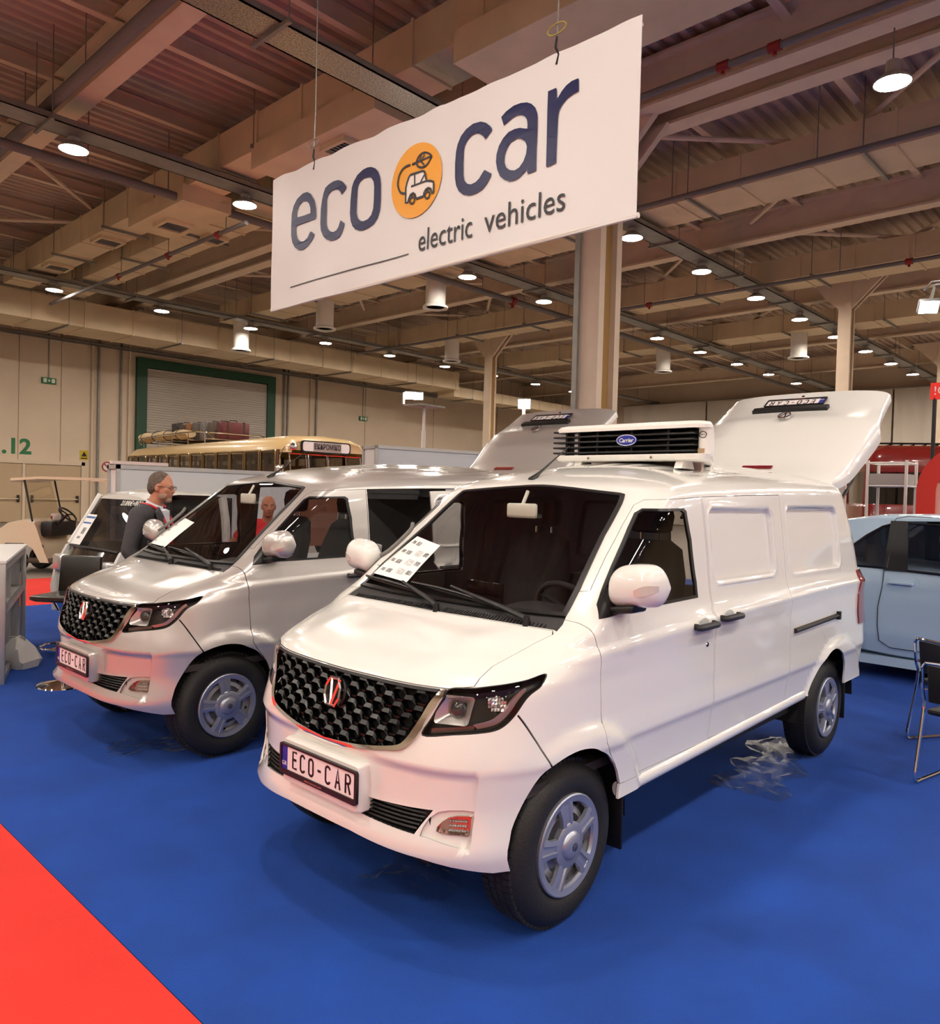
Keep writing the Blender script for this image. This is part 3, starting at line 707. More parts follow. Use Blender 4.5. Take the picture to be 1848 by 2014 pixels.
        if flange:
            e = np.concatenate([T0[:, [0, 1]], T0[:, [1, 2]], T0[:, [2, 0]]]); k = np.sort(e, 1); kk = k[:, 0].astype(np.int64)*len(used)+k[:, 1]
            _, inv_, cnt = np.unique(kk, return_inverse=True, return_counts=True); e = e[cnt[inv_] == 1]
            mid = (sk.q[used[e[:, 0]], 0] < 1e-6) & (sk.q[used[e[:, 1]], 0] < 1e-6); edges = e[~mid]        # not along the middle of the car
        V, Fc, LN = [], [], []; o = 0
        for sd in sides:
            mir = np.array([1, sd, 1.]); TT = T0 if sd == 1 else T0[:, ::-1]
            V.append(P0*mir); Fc += (TT+o).tolist(); LN.append((N0*mir)[TT].reshape(-1, 3)); o += len(P0)
            if len(edges):
                A, B = P0[edges[:, 0]], P0[edges[:, 1]]; D, C = A-N0[edges[:, 0]]*flange, B-N0[edges[:, 1]]*flange
                n_ = np.cross(D-A, B-A); n_ /= np.linalg.norm(n_, axis=1, keepdims=True)+1e-15
                Q = np.stack([A, D, C, B], 1)*mir
                if sd == -1: Q = Q[:, ::-1]
                V.append(Q.reshape(-1, 3)); Fc += (np.arange(len(Q)*4).reshape(-1, 4)+o).tolist(); LN.append(np.repeat(n_*mir, 4, axis=0)); o += len(Q)*4
        me = bpy.data.meshes.new(name); me.from_pydata(np.concatenate(V).tolist(), [], Fc); me.materials.append(m)
        me.polygons.foreach_set('use_smooth', [True]*len(me.polygons))
        me.normals_split_custom_set(np.concatenate(LN).tolist()); me.update(); sk.cache[key] = me
        return me
SK = Skin()
def on_skin(s, t, off=0., side=1):
    p = vsurf(s, t)+vnorm(s, t)*off; return p*np.array([1, side, 1.])
def skin_frame(s, t, side=1):
    """right-handed frame on the skin: across, up, outward"""
    n = vnorm(s, t)*np.array([1, side, 1.]); up = np.array([0, 0, 1.]); x = np.cross(up, n); x /= np.linalg.norm(x); y = np.cross(n, x)
    return basis(x, y, n)

def wheel_parts(parent, x, side, M_tyre, M_rim, M_hub, M_dark):
    """tyre with tread blocks, steel rim and five-spoke cover; outer face at side*.80"""
    yo = .80
    def ly(p): return [(r, -h if side > 0 else h) for r, h in p]
    T = (x, side*yo, .344)
    key = 'wheel%d' % side
    if key not in WHEEL:
        R = .344
        prof = [(.205, .012), (.222, .000), (.25, -.006), (.285, -.004), (.312, .010), (.330, .030), (.338, .045), (.344, .075), (.3445, .105), (.344, .135), (.338, .165), (.330, .18), (.30, .20), (.25, .212), (.205, .205)]
        mb = MB(); mb.lathe([(r, -h) if side > 0 else (r, h) for r, h in prof], 72, 'y')
        # tread blocks and shoulder sipes, real relief
        for k in range(72):
            a = 2*PI*k/72
            for (y0, y1, r0, r1, sk_) in ((.034, .066, .327, .3455, .0), (.074, .103, .340, .3475, .02), (.109, .138, .340, .3475, -.02), (.146, .178, .327, .3455, .0)):
                da = 2*PI/72*.40
                vs = []
                for rr in (r0, r1):
                    for (yy, aa) in ((y0, a-da), (y1, a-da+sk_), (y1, a+da+sk_), (y0, a+da)):
                        vs.append((rr*math.cos(aa), -side*yy, rr*math.sin(aa)))
                mb.add(vs, [(4, 5, 6, 7), (0, 1, 5, 4), (1, 2, 6, 5), (2, 3, 7, 6), (3, 0, 4, 7)])
        WHEEL[key] = mb.mesh('tyre', M_tyre, 40)
        rim = MB(); sg = -1 if side > 0 else 1
        rim.lathe([(.206, sg*.008), (.200, sg*.02), (.188, sg*.05), (.17, sg*.058), (.150, sg*.030), (.125, sg*.024), (.115, sg*.06), (.03, sg*.06), (.001, sg*.06)], 48, 'y')
        WHEEL[key+'rim'] = rim.mesh('rim', M_rim, 35)
        holes = MB()
        for k in range(10):
            a = 2*PI*(k+.5)/10
            holes.cyl((.163*math.cos(a), sg*.050, .163*math.sin(a)), (.163*math.cos(a), sg*.040, .163*math.sin(a)), .010, n=10)
        WHEEL[key+'holes'] = holes.mesh('rim_hole', M_dark, 30)
        hub = MB()
        # outer ring
        hub.lathe([(.208, sg*.010), (.2085, -sg*.004), (.203, -sg*.008), (.176, -sg*.002), (.170, sg*.010), (.172, sg*.02)], 60, 'y')
        # centre boss and dome
        hub.lathe([(.092, sg*.02), (.094, -sg*.004), (.088, -sg*.008), (.060, -sg*.010), (.057, -sg*.016), (.045, -sg*.024), (.025, -sg*.029), (.001, -sg*.030)], 40, 'y')
        for k in range(5):
            a = 2*PI*k/5+PI/2-.17; ca, sa = math.cos(a), math.sin(a); er = np.array([ca, 0, sa]); et = np.array([-sa, 0, ca]); en = np.array([0, -sg, 0])
            def pt(r, w_, h): return er*r+et*w_+en*h
            for (w0, w1, h0) in ((.034, .046, .002),):
                ring = lambda r, w_, h: [pt(r, -w_, -.012), pt(r, -w_, h-.004), pt(r, -w_*.45, h), pt(r, -w_*.36, h-.007), pt(r, w_*.36, h-.007), pt(r, w_*.45, h), pt(r, w_, h-.004), pt(r, w_, -.012)]
                hub.loft([ring(.085, w0, .009), ring(.13, .034, .010), ring(.182, w1, .006)], closed=True, cap=True)
        WHEEL[key+'hub'] = hub.mesh('hub_cap', M_hub, 30)
        bd = MB(); bd.lathe([(.0165, -sg*.0305), (.0165, -sg*.032), (.0001, -sg*.032)], 24, 'y'); WHEEL[key+'badge'] = bd.mesh('badge', M_dark, 30)
        bv = MB(); bv.lathe([(.0135, -sg*.0322), (.0115, -sg*.0328)], 24, 'y')
        for dx in (-.005, .004):
            bv.add([(dx-.002, -sg*.0328, .008), (dx+.001, -sg*.0328, .008), (dx+.004, -sg*.0328, -.008), (dx+.001, -sg*.0328, -.008)], [(0, 1, 2, 3)])
        WHEEL[key+'mark'] = bv.mesh('badge_mark', M_hub, 0)
    ty = link('tyre', WHEEL[key], parent, T)
    for n_ in ('rim', 'hub'):
        c = link({'rim': 'rim', 'hub': 'hub_cap'}[n_], WHEEL[key+n_], ty)
    link('rim_hole', WHEEL[key+'holes'], ty)
    link('badge', WHEEL[key+'badge'], ty); link('badge_mark', WHEEL[key+'mark'], ty)
    return ty
WHEEL = {}

def emblem_mb(h=.115):
    """elongated octagon ring with two slanted bars (chrome badge), in the XY plane facing +Z"""
    w_ = h*.86; o = [(-.28, .5), (.28, .5), (.5, .18), (.5, -.18), (.28, -.5), (-.28, -.5), (-.5, -.18), (-.5, .18)]
    O = [(x*w_, y*h) for x, y in o]; I = [(x*w_*.78, y*h*.80) for x, y in o]
    mb = MB(); n = 8
    v = [(x, y, .004) for x, y in O]+[((O[i][0]+I[i][0])/2, (O[i][1]+I[i][1])/2, .010) for i in range(n)]+[(x, y, .004) for x, y in I]+[(x, y, -.01) for x, y in O]+[(x, y, -.01) for x, y in I]
    f = []
    for i in range(n):
        j = (i+1) % n
        f += [(i, j, n+j, n+i), (n+i, n+j, 2*n+j, 2*n+i), (3*n+i, 3*n+j, j, i), (2*n+i, 2*n+j, 4*n+j, 4*n+i)]
    mb.add(v, f)
    for (x0, x1, wd) in ((-.16, .02, .12), (.34, .02, .13)):
        a, b = np.array([x0*w_, .44*h]), np.array([x1*w_, -.44*h]); q = np.array([wd*w_/2, 0])
        v = [(*(a-q), .003), (*(a+q), .003), (*(b+q), .003), (*(b-q), .003), (*a, .010), (*b, .010)]
        mb.add(v, [(0, 4, 5, 3), (4, 1, 2, 5), (0, 1, 4), (3, 5, 2)])
    return mb

def plate_parts(parent, T, M, holder=None):
    """registration plate lettering; M maps local (across, up, out) to the van"""
    fr = MB(); O = rrect(-.265, -.0675, .265, .0675, .012); I = rrect(-.252, -.044, .252, .058, .006); n = len(O)
    v = [(x, y, .010) for x, y in O]+[(x, y, .010) for x, y in I]+[(x, y, -.004) for x, y in O]+[(x, y, .004) for x, y in I]
    f = []
    for i in range(n):
        j = (i+1) % n; f += [(i, j, n+j, n+i), (2*n+i, 2*n+j, j, i), (n+i, n+j, 3*n+j, 3*n+i)]
    fr.add(v, f); frame = place(fr, M, T).build('plate_frame', mat('plate_frame', '#1d1a1c', .4), parent)
    pl = MB(); pl.prism(rrect(-.254, -.046, .254, .060, .005), .000, .0045, 'xy'); p = place(pl, M, T).build('licence_plate', mat('plate_white', '#f1e7e6', .35), parent)
    bb = MB(); bb.box((-.252, -.044, .0045), (-.212, .058, .0055)); place(bb, M, T).build('euro_band', mat('euro_blue', '#1d2f9a', .4), p)
    st = MB()
    for k in range(12):
        a = 2*PI*k/12; st.prism(disc2d((-.232+.0125*math.cos(a), .030+.0125*math.sin(a)), .0018, 6), .0055, .0062, 'xy')
    place(st, M, T).build('euro_stars', mat('euro_star', '#5a48c8', .4), p)
    t = text_mb('GR', .026, .001); t.v = [(x-.232, y-.020, z+.0062) for x, y, z in t.v]; place(t, M, T).build('country_code', mat('plate_white', '#f1e7e6'), p)
    # narrow upright capitals drawn as strokes
    H, Wd, sw = .080, .040, .0105
    def glyph(ch):
        w2, h2 = Wd/2-sw/2, H/2-sw/2
        if ch == 'E': return [[(w2, h2), (-w2, h2), (-w2, -h2), (w2, -h2)], [(-w2, .002), (w2*.8, .002)]]
        def arc(a0, a1, k=14): return [(w2*math.cos(math.radians(a0+(a1-a0)*i/k)), (h2-w2)*(1 if math.sin(math.radians(a0+(a1-a0)*i/k)) > 0 else -1)+w2*math.sin(math.radians(a0+(a1-a0)*i/k))) for i in range(k+1)]
        if ch == 'C': return [arc(15, 345, 24)]
        if ch == 'O': return [arc(0, 360, 28)]
        if ch == '-': return [[(-w2*.8, 0), (w2*.8, 0)]]
        if ch == 'A': return [[(-w2, -h2-sw/2), (0, h2+sw/2), (w2, -h2-sw/2)], [(-w2*.6, -h2*.35), (w2*.6, -h2*.35)]]
        if ch == 'R': return [[(-w2, -h2-sw/2), (-w2, h2), (w2*.2, h2), (w2*.85, h2*.82), (w2, h2*.5), (w2*.85, h2*.18), (w2*.2, 0), (-w2, 0)], [(0, 0), (w2, -h2-sw/2)]]
    xs = [-.168, -.112, -.052, .006, .064, .130, .196]
    for ch, x0 in zip('ECO-CAR', xs):
        g = MB()
        for path in glyph(ch):
            sm = stroke(path, sw, .0009); g.add(sm.v, sm.f)
        g.v = [(x+x0+.012, y+.007, z+.0046) for x, y, z in g.v]
        place(g, M, T).build('letter', mat('plate_black', '#151214', .4), p, smooth=0)
    t = text_mb('www.ecocar.com', .017, .0006); t.v = [(x-.02, y-.0565, z+.0103) for x, y, z in t.v]; place(t, M, T).build('web_address', mat('web_red', '#b8695c', .5), frame)
    return p

def build_van(name, label, loc, rz, paint, open_slide=False):
    van = thing(name, label, 'van', loc, rz)
    K = dict(black=mat('trim_black', '#0e0d0e', .45), seal=mat('seal_black', '#0a0a0b', .35), chrome=mat('chrome', '#e9e7e4', .06, 1.),
             inner=mat('cabin_liner', '#38322f', .8), dark=mat('dark_void', '#060606', .8), tyre=mat('tyre_rubber', '#1b1a19', .62, bump=.15, bscale=90),
             rim=mat('rim_steel', '#b9b9be', .35, .6), hub=mat('hub_silver', '#a9adba', .32, .65), plast=mat('grey_plastic', '#2b292a', .55, bump=.1, bscale=120),
             seat=mat('seat_cloth', '#292625', .9, noise=.2, nscale=60), red=mat('tail_red', '#7d0f16', .12, coat=1.), clear=glass('lamp_glass', (.93, .93, .93)),
             ws=glass('windscreen_glass', (.80, .80, .79)), sw=glass('side_glass', (.62, .62, .62)))
    def part(nm, labels, m, off=0., flange=0., sides=(1, -1), parent=van): return link(nm, SK.mesh(nm, labels, m, off, flange, sides), parent)
    shell = part('body_shell', ['shell'], paint, 0, .012)
    hood = part('hood', ['hood'], paint, 0, .012)
    liner_l = ['shell', 'gap', 'fdoor', 'hood', 'cowl', 'tail']
    part('cabin_liner', liner_l if open_slide else liner_l+['sdoor'], K['inner'], -.05 if False else -.014)
    fd = {}
    for sd in (1, -1):
        fd[sd] = part('front_door', ['fdoor'], paint, 0, .012, (sd,))
        sl = part('window_seal', ['seal', 'sail'], K['seal'], .002, .012, (sd,), fd[sd]); part('window_glass', ['glass'], K['sw'], -.003, 0, (sd,), fd[sd])
    sdo = {}
    for sd in (1, -1):
        if open_slide: continue
        sdo[sd] = part('sliding_door', ['sdoor'], paint, 0, .012, (sd,))
    if open_slide:      # door slid back along the flank, inside edge of the opening trimmed in black
        for sd in (1, -1): sdo[sd] = link('sliding_door', SK.mesh('sliding_door', ['sdoor'], paint, .0, .012, (sd,)), van, (-.62 if sd > 0 else -.95, .055*sd, 0))
        tr = MB()
        tr.box((-1.72, .66, 1.72), (-1.175, .745, 1.80)); tr.box((-1.72, .745, 1.765), (-1.175, .758, 1.795)); tr.build('door_header', K['black'], van)
        bp = MB(); bp.rbox((-2.22, -.74, .62), (-2.19, .74, 1.74), .01); bp.build('partition', mat('partition_grey', '#4a4846', .7), van)
    else:
        bp = MB(); bp.rbox((-1.42, -.78, .62), (-1.39, .78, 1.30), .01); bp.build('partition', mat('partition_dark', '#4a4542', .8), van)
    # lock, handles
    for sd in (1, -1):
        for (s_, t_, par) in ((s_of_x(-1.02, 1.153), 1.153, fd[sd]), (s_of_x(-1.31, 1.168), 1.168, sdo[sd])):
            Fm = skin_frame(s_, t_, sd); c = on_skin(s_, t_, .0, sd); rel = np.array(par.location)
            hb_ = MB(); hb_.tube(catmull([(-.105, -.004, .012), (-.085, -.001, .030), (0, .002, .038), (.085, -.001, .030), (.105, -.004, .012)], 4), [.013, .014, .015, .016, .017, .017, .017, .017, .017, .017, .017, .017, .017, .016, .015, .014, .013], 10)
            for v_ in (-.095, .095): hb_.cyl((v_, 0, -.01), (v_, 0, .016), .016, n=10)
            place(hb_, Fm, c).build('door_handle', K['plast'], par)
            cup = MB(); cup.lathe([(.001, .0025), (.045, .0025), (.052, .000)], 20, 'z', T=(0, .010, 0)); place(cup, Fm@np.diag([1., .6, 1.]), c).build('handle_cup', mat('handle_cup', '#b8b8b8', .4), par)
        Fm = skin_frame(s_of_x(-1.075, 1.047), 1.047, sd); c = on_skin(s_of_x(-1.075, 1.047), 1.047, 0, sd)
        kb = MB(); kb.lathe([(.001, .004), (.011, .004), (.013, 0)], 14); place(kb, Fm, c).build('key_lock', K['chrome'], fd[sd])
        # slide rail on the rear quarter
        rl = MB(); pts = [on_skin(s_of_x(x, .985+.02*(-x-2.25)/.8), .985+.02*(-x-2.25)/.8, .006, sd) for x in np.linspace(-2.26, -3.06, 9)]
        rl.tube(pts, .016, 8); rl.build('slide_rail', mat('rail_dark', '#3c3733', .3, .7), van)
        cap_ = MB(); c = on_skin(s_of_x(-3.06, 1.005), 1.005, .008, sd); cap_.cbox(c, (.03, .03, .055)); cap_.build('rail_stop', K['black'], van)
        part('tail_lamp', ['tail'], K['red'], .012, .03, (sd,))
    # glazing
    part('windscreen_seal', ['wsseal'], K['seal'], .006, .014); part('windscreen', ['wsglass'], K['ws'], .0, 0)
    cowl = part('cowl', ['cowl'], K['plast'], -.006, .01)
    sl = MB()
    for s_ in np.linspace(.03, .42, 34):
        for sd in (1, -1):
            a, b = on_skin(s_, 1.211, -.004, sd), on_skin(s_, 1.226, -.004, sd); sl.cyl(a, b, .0035, n=5)
    sl.build('cowl_louvre', K['black'], cowl)['kind'] = 'stuff'
    def wip(piv, kn, b0, b1):
        g = lambda st, off: on_skin(abs(st[0]), st[1], off, 1 if st[0] >= 0 else -1)
        mb = MB(); P0, P1 = g(piv, .012), g(kn, .030)
        mb.cyl(P0-np.array([0, 0, .02]), P0+np.array([0, 0, .022]), .018, .014, n=12)
        mb.tube([P0+np.array([0, 0, .012]), P0*.7+P1*.3+np.array([0, 0, .012]), P1], [.014, .012, .007], 6)
        ar = mb.build('wiper_arm', K['black'], van)
        bl = MB(); Q = [g((b0[0]+(b1[0]-b0[0])*u, b0[1]+(b1[1]-b0[1])*u), .014+.014*math.sin(PI*u)) for u in np.linspace(0, 1, 12)]
        bl.tube(Q, .007, 6); Q2 = [g((b0[0]+(b1[0]-b0[0])*u, b0[1]+(b1[1]-b0[1])*u), .006) for u in np.linspace(0, 1, 12)]; bl.tube(Q2, .005, 5)
        bl.build('wiper_blade', K['seal'], ar)
    wip((.007, 1.208), (-.26, 1.290), (-.475, 1.300), (-.150, 1.262)); wip((.37, 1.216), (-.01, 1.300), (-.23, 1.302), (.215, 1.258))
    # grille
    gr = part('grille', ['grille'], K['dark'], -.045, 0.); part('grille_lip', ['gtop'], K['black'], .001, .045)
    part('chrome_trim', ['chrome'], K['chrome'], .010, .05)
    if 'cell' not in WHEEL:
        cb = MB(); n = 6; a_, b_, c_ = .0345, .0175, .0320
        Oq = [(-a_, 0), (-b_, c_), (b_, c_), (a_, 0), (b_, -c_), (-b_, -c_)]
        Mq = [(-.0375, -.003), (-.020, .0145), (.020, .0145), (.0375, -.003), (.021, -.024), (-.021, -.024)]
        v = [(x, y, z) for (x, y), z in zip(Oq, (.002, .004, .004, .002, -.004, -.004))]+[(x, y, z) for (x, y), z in zip(Mq, (.006, .012, .012, .006, -.002, -.002))]+[(x*.82, y*.80-.001, -.026) for x, y in Mq]
        f = [(i, (i+1) % n, n+(i+1) % n, n+i) for i in range(n)]+[(n+i, n+(i+1) % n, 2*n+(i+1) % n, 2*n+i) for i in range(n)]
        cb.add(v, f); WHEEL['cell'] = cb.mesh('grille_cell', mat('grille_gloss', '#060607', .30), 20)
    gin = inside(SK.OUT['grille'], np.zeros((1, 2)))
    row = 0; t_ = .758
    inner = np.array([tuple(p) for p in catmull(CH_IN, 4)]+[(.38, 1.010), (-.05, 1.006)])
    while t_ < 1.01:
        # walk across at equal steps of width
        k = 0
        while True:
            yv = (k+(.5 if row % 2 else 0))*.104
            if yv > .62: break
            w_ = float(V_w(t_)); n_ = float(V_n(t_)); lo, hi = 0., 1.
            for _ in range(30):
                mid = (lo+hi)/2; a = mid*PI/2; kk = (math.cos(a)**n_+math.sin(a)**n_)**(-1/n_)
                if w_*kk*math.sin(a) < yv: lo = mid
                else: hi = mid
            if inside(inner, np.array([[lo, t_]]))[0] and not (abs(yv) < .03 and abs(t_-.925) < .04):
                for sd in ((1, -1) if yv > 1e-6 else (1,)):
                    Fm = skin_frame(lo, t_, sd); c = on_skin(lo, t_, -.012, sd)
                    o = link('grille_cell', WHEEL['cell'], gr); o.matrix_local = Matrix.Translation(Vector(c)) @ Matrix([list(r) for r in Fm]).to_4x4()
            k += 1
        row += 1; t_ += .0325
    bmb = MB(); Fm = skin_frame(.001, .925); bmb.lathe([(.068, -.03), (.064, .0), (.055, .006), (.001, .006)], 28); place(bmb, Fm, on_skin(.001, .925, -.002)).build('badge_boss', K['black'], van)
    place(emblem_mb(.125), Fm, on_skin(.001, .925, .016)).build('emblem', mat('chrome_satin', '#eceae8', .16, 1.), van, smooth=0)
    # headlamps
    for sd in (1, -1):
        buck = part('headlamp', ['lamp'], mat('lamp_bucket', '#1b1a1c', .35), -.045, -.045, (sd,))
        def at(s_, t_, off): return on_skin(s_, t_, off, sd)
        # projector bowl with its lens
        Fm = skin_frame(.43, .955, sd); c = at(.435, .957, -.036)
        bw = MB(); O = rrect(-.075, -.058, .062, .052, .015); n = len(O); I = disc2d((-.0, 0), .034, n); I = I[0:]+[]
        ang = [math.atan2(p[1], p[0]) for p in O]; I = [(.034*math.cos(a), .034*math.sin(a)) for a in ang]
        bw.add([(x, y, .030) for x, y in O]+[(x, y, -.004) for x, y in I], [(i, (i+1) % n, n+(i+1) % n, n+i) for i in range(n)])
        sh = np.array([[1, .22*(1 if True else 0)*-sd*-1, 0], [0, 1, 0], [0, 0, 1.]])
        place(bw, Fm@sh, c).build('reflector', mat('lamp_reflector', '#dcdbd8', .28, .75), buck)
        ln_ = MB(); ln_.sphere((0, 0, .002), (.033, .033, .02), 20, 10); place(ln_, Fm, c).build('projector', mat('projector_lens', '#2a2a2e', .04, 0, 1.), buck)
        # faceted turn-signal reflector
        Fm2 = skin_frame(.545, .985, sd); c2 = at(.545, .985, -.032); fc = MB()
        rnd = random.Random(3)
        for i in range(6):
            for j in range(5):
                x0, y0 = (-.036+i*.012)*sd, -.030+j*.013; x1 = x0+.011*sd
                zz = [rnd.uniform(0, .012) for _ in range(4)]
                if i+j*.8 > 6.6 or (i < 1 and j < 1): continue
                fc.add([(x0, y0, zz[0]), (x1, y0, zz[1]), (x1, y0+.012, zz[2]), (x0, y0+.012, zz[3])], [(0, 1, 2, 3) if sd > 0 else (3, 2, 1, 0)])
        place(fc, Fm2, c2).build('facet_reflector', mat('lamp_reflector', '#d9d8d4'), buck, smooth=0)
        # daytime strip along the lower outer edge
        edge = [(.50, .892), (.545, .906), (.568, .925), (.590, .958), (.608, 1.000), (.622, 1.030)]
        dr = MB(); ring = []
        for q in catmull(edge, 4):
            p0 = at(q[0], q[1], -.020); p1 = at(q[0]-.014, q[1]+.013, -.012); p2 = at(q[0]-.016, q[1]+.015, -.030); ring.append([p0, p1, p2])
        dr.loft(ring, closed=True); dr.build('light_strip', mat('drl_pink', '#d8a9a0', .15, .5), buck)
        lo_ = MB(); ring = []
        for q in catmull([(.375, .862), (.44, .876), (.49, .886)], 5):
            ring.append([at(q[0], q[1], -.022), at(q[0], q[1]+.018, -.016), at(q[0], q[1]+.018, -.034)])
        lo_.loft(ring, closed=True); lo_.build('lower_strip', mat('drl_grey', '#6f6a66', .25, .6), buck)
        tb = MB(); ring = []
        for q in catmull([(.40, 1.012), (.47, 1.020), (.53, 1.030), (.585, 1.042)], 5):
            ring.append([at(q[0], q[1], -.006), at(q[0], q[1]-.018, -.020), at(q[0], q[1], -.03)])
        tb.loft(ring, closed=True); tb.build('brow', K['black'], buck)
        part('lamp_lens', ['lamp'], K['clear'], -.001, 0, (sd,), buck); part('lamp_bezel', ['lampgap'], K['black'], .0, .045, (sd,), buck)
        fh = part('fog_housing', ['fogh'], paint, -.012, -.012, (sd,)); fl = part('fog_lamp', ['fog'], mat('fog_reflector', '#c9a9a2', .1, .9), -.03, -.03, (sd,), fh); part('fog_lens', ['fog'], K['clear'], -.016, 0, (sd,), fh)
        fr2 = MB()
        for i in range(7):
            for j in range(3):
                s0, t0 = .455+i*.0075, .503+j*.017; fr2.sphere(at(s0, t0, -.028), (.006, .006, .006), 6, 4)
        fr2.build('fog_facet', mat('lamp_reflector', '#d9d8d4'), fh, smooth=0)
    # lower intake with slats
    it = part('intake', ['slot'], K['dark'], -.05, -.05)
    for t0 in (.492, .507, .522, .537, .552):
        mb = MB(); smax = float(np.interp(t0, [.475, .574], [.362, .406]))-.006
        ring = [[on_skin(abs(s_), t0, -.012, 1 if s_ >= 0 else -1), on_skin(abs(s_), t0+.006, -.014, 1 if s_ >= 0 else -1), on_skin(abs(s_), t0+.006, -.034, 1 if s_ >= 0 else -1), on_skin(abs(s_), t0-.002, -.034, 1 if s_ >= 0 else -1)] for s_ in np.linspace(-smax, smax, 40)]
        mb.loft(ring); mb.build('slat', K['black'], it)
    # plate and its holder
    xs0 = .692
    hd = MB(); ring = []
    for (hx, hz0, hz1, xx) in ((.262, .497, .690, .60), (.262, .497, .690, .655), (.255, .503, .683, .676)):
        ring.append([(xx, p[0], p[1]) for p in rrect(-hx, hz0, hx, hz1, .012, 3)])
    hd.loft(ring); hold = hd.build('plate_holder', paint, van)
    plate_parts(hold, (xs0-.010, 0, .6025), basis((0, 1, 0), (0, 0, 1), (1, 0, 0)))
    # mirrors
    for sd in (1, -1):
        mb = MB(); ring = []
        C_ = np.array([-.30, .912, 1.402])
        for i, u in enumerate(np.sin(np.linspace(-PI/2, PI/2, 21))):
            # sections along y; egg-shaped shell with a flat rear face
            hh = .094*(1-abs(u)**5)**(.5)+.002; dp = .088*(1-abs(u)**4.0)**(.5)+.002
            cc = C_+np.array([0, u*.128, .012*u-.012*u*u]); r_ = []
            for k in range(20):
                a = 2*PI*k/20; cx, cz = math.cos(a), math.sin(a)
                r_.append((cc[0]+(dp*cx if cx > 0 else .035*cx), (cc[1])*1., cc[2]+hh*np.sign(cz)*abs(cz)**.8*(1 if cz > 0 else .95)))
            ring.append([(p[0]-.05*(p[1]-C_[1]), p[1]*sd, p[2]) for p in r_])
        mb.loft(ring); mir = mb.build('mirror_housing', paint, van)
        ind = MB(); r2 = []
        for u in np.linspace(.20, .92, 10):
            hh = .094*(1-abs(u)**5)**.5; dp = .088*(1-abs(u)**4.0)**.5; y_ = C_[1]+u*.128; xx = C_[0]-.05*(y_-C_[1])
            zc = C_[2]-.022+.034*(u-.2); hgt = .005+.016*math.sin(PI*min(1, (u-.2)/.72*.75+.12))
            q = []
            for dz in (-hgt, hgt):
                zz = (zc+dz-C_[2])/max(hh, .01); cx = math.sqrt(max(.05, 1-min(.95, abs(zz)**2.5)))
                q.append((xx+dp*cx+.004, y_*sd, zc+dz)); q.append((xx+dp*cx-.01, y_*sd, zc+dz))
            r2.append([q[0], q[2], q[3], q[1]])
        ind.loft(r2); ind.build('mirror_indicator', mat('indicator_lens', '#d8d4cf', .2, .3), mir, smooth=0)
        gl_ = MB(); gl_.prism([(y, z) for y, z in rrect(C_[1]-.11, C_[2]-.07, C_[1]+.11, C_[2]+.07, .03)], C_[0]-.030, C_[0]-.038, 'yz'); gl_.v = [(x, y*sd, z) for x, y, z in gl_.v]
        gl_.build('mirror_glass', mat('mirror_silver', '#dfe3e6', .02, 1.), mir)
        ar = MB(); ar.rbox((-.345, .795, 1.272), (-.225, .93, 1.306), .012); ar.v = [(x, y*sd, z+(y-.795)*.15) for x, y, z in ar.v]; ar.build('mirror_arm', K['black'], mir)
    # roof aerial
    a0 = on_skin(.147, 1.862, -.004, -1); mb = MB(); d_ = np.array([-.30, .045, .215]); mb.tube([a0, a0+d_*.10, a0+d_*.2, a0+d_*.34, a0+d_], [.022, .016, .010, .006, .0035], 8); mb.build('aerial', K['black'], van)
    # wheels, arches, underbody
    for sd in (1, -1):
        for x in (0., -3.10): wheel_parts(van, x, sd, K['tyre'], K['rim'], K['hub'], K['black'])
        for x, rx, rz_ in ((0., .43, .43), (-3.08, .56, .45)):
            mb = MB(); n = 18; A = [PI*i/n for i in range(n+1)]
            ring = [[(x+rx*math.cos(a), (yy if yy < .6 else (.80 if x < -1 or math.cos(a) < 0 else .80-.20*math.cos(a)**2))*sd, .34+rz_*math.sin(a)) for a in A] for yy in (.825, .55)]
            mb.loft(ring, closed=False); mb.add([(x+rx*math.cos(a), .55*sd, .34+rz_*math.sin(a)) for a in A], [tuple(range(n+1))]); mb.build('wheel_well', K['dark'], van)
            fl = MB(); fl.rbox((x-.40 if x > -1 else x-.37, .66*sd if sd > 0 else -.81, .20), (x-.385 if x > -1 else x-.355, .81 if sd > 0 else -.66, .50), .004); fl.build('mud_flap', K['black'], van)
    for sd in (1, -1):
        sl_ = MB(); pts = [(x, .818*sd, .490+.045*(-x-.33)/2.2) for x in np.linspace(-.335, -2.53, 12)]
        ring = [[(p[0], p[1]+.030*math.cos(a)*sd, p[2]+.036*math.sin(a)) for a in np.linspace(0, 2*PI, 15)[:-1]] for p in pts]
        sl_.loft(ring); sl_.build('sill', paint, van, 50)
    ub = MB(); ub.box((-2.55, -.74, .40), (-.42, .74, .62)); ub.box((-3.66, -.70, .44), (-2.56, .70, .62)) if False else None
    ub.box((.42, -.55, .36), (.56, .55, .60)); ub.box((-.45, -.50, .42), (.45, .50, .62)); ub.box((-3.65, -.5, .46), (-2.5, .5, .62)); ub.build('underbody', K['dark'], van)
    ax = MB(); ax.cyl((-3.10, -.7, .344), (-3.10, .7, .344), .045, n=10); ax.cyl((0, -.7, .33), (0, .7, .33), .035, n=10)
    ax.box((-2.2, -.45, .27), (-1.0, .45, .42)); ax.build('axle', K['plast'], van)
    # cabin
    fl = MB(); fl.box((-3.6, -.78, .60), (.30, .78, .64)); fl.build('cabin_floor', K['inner'], van)
    db = MB(); ring = []
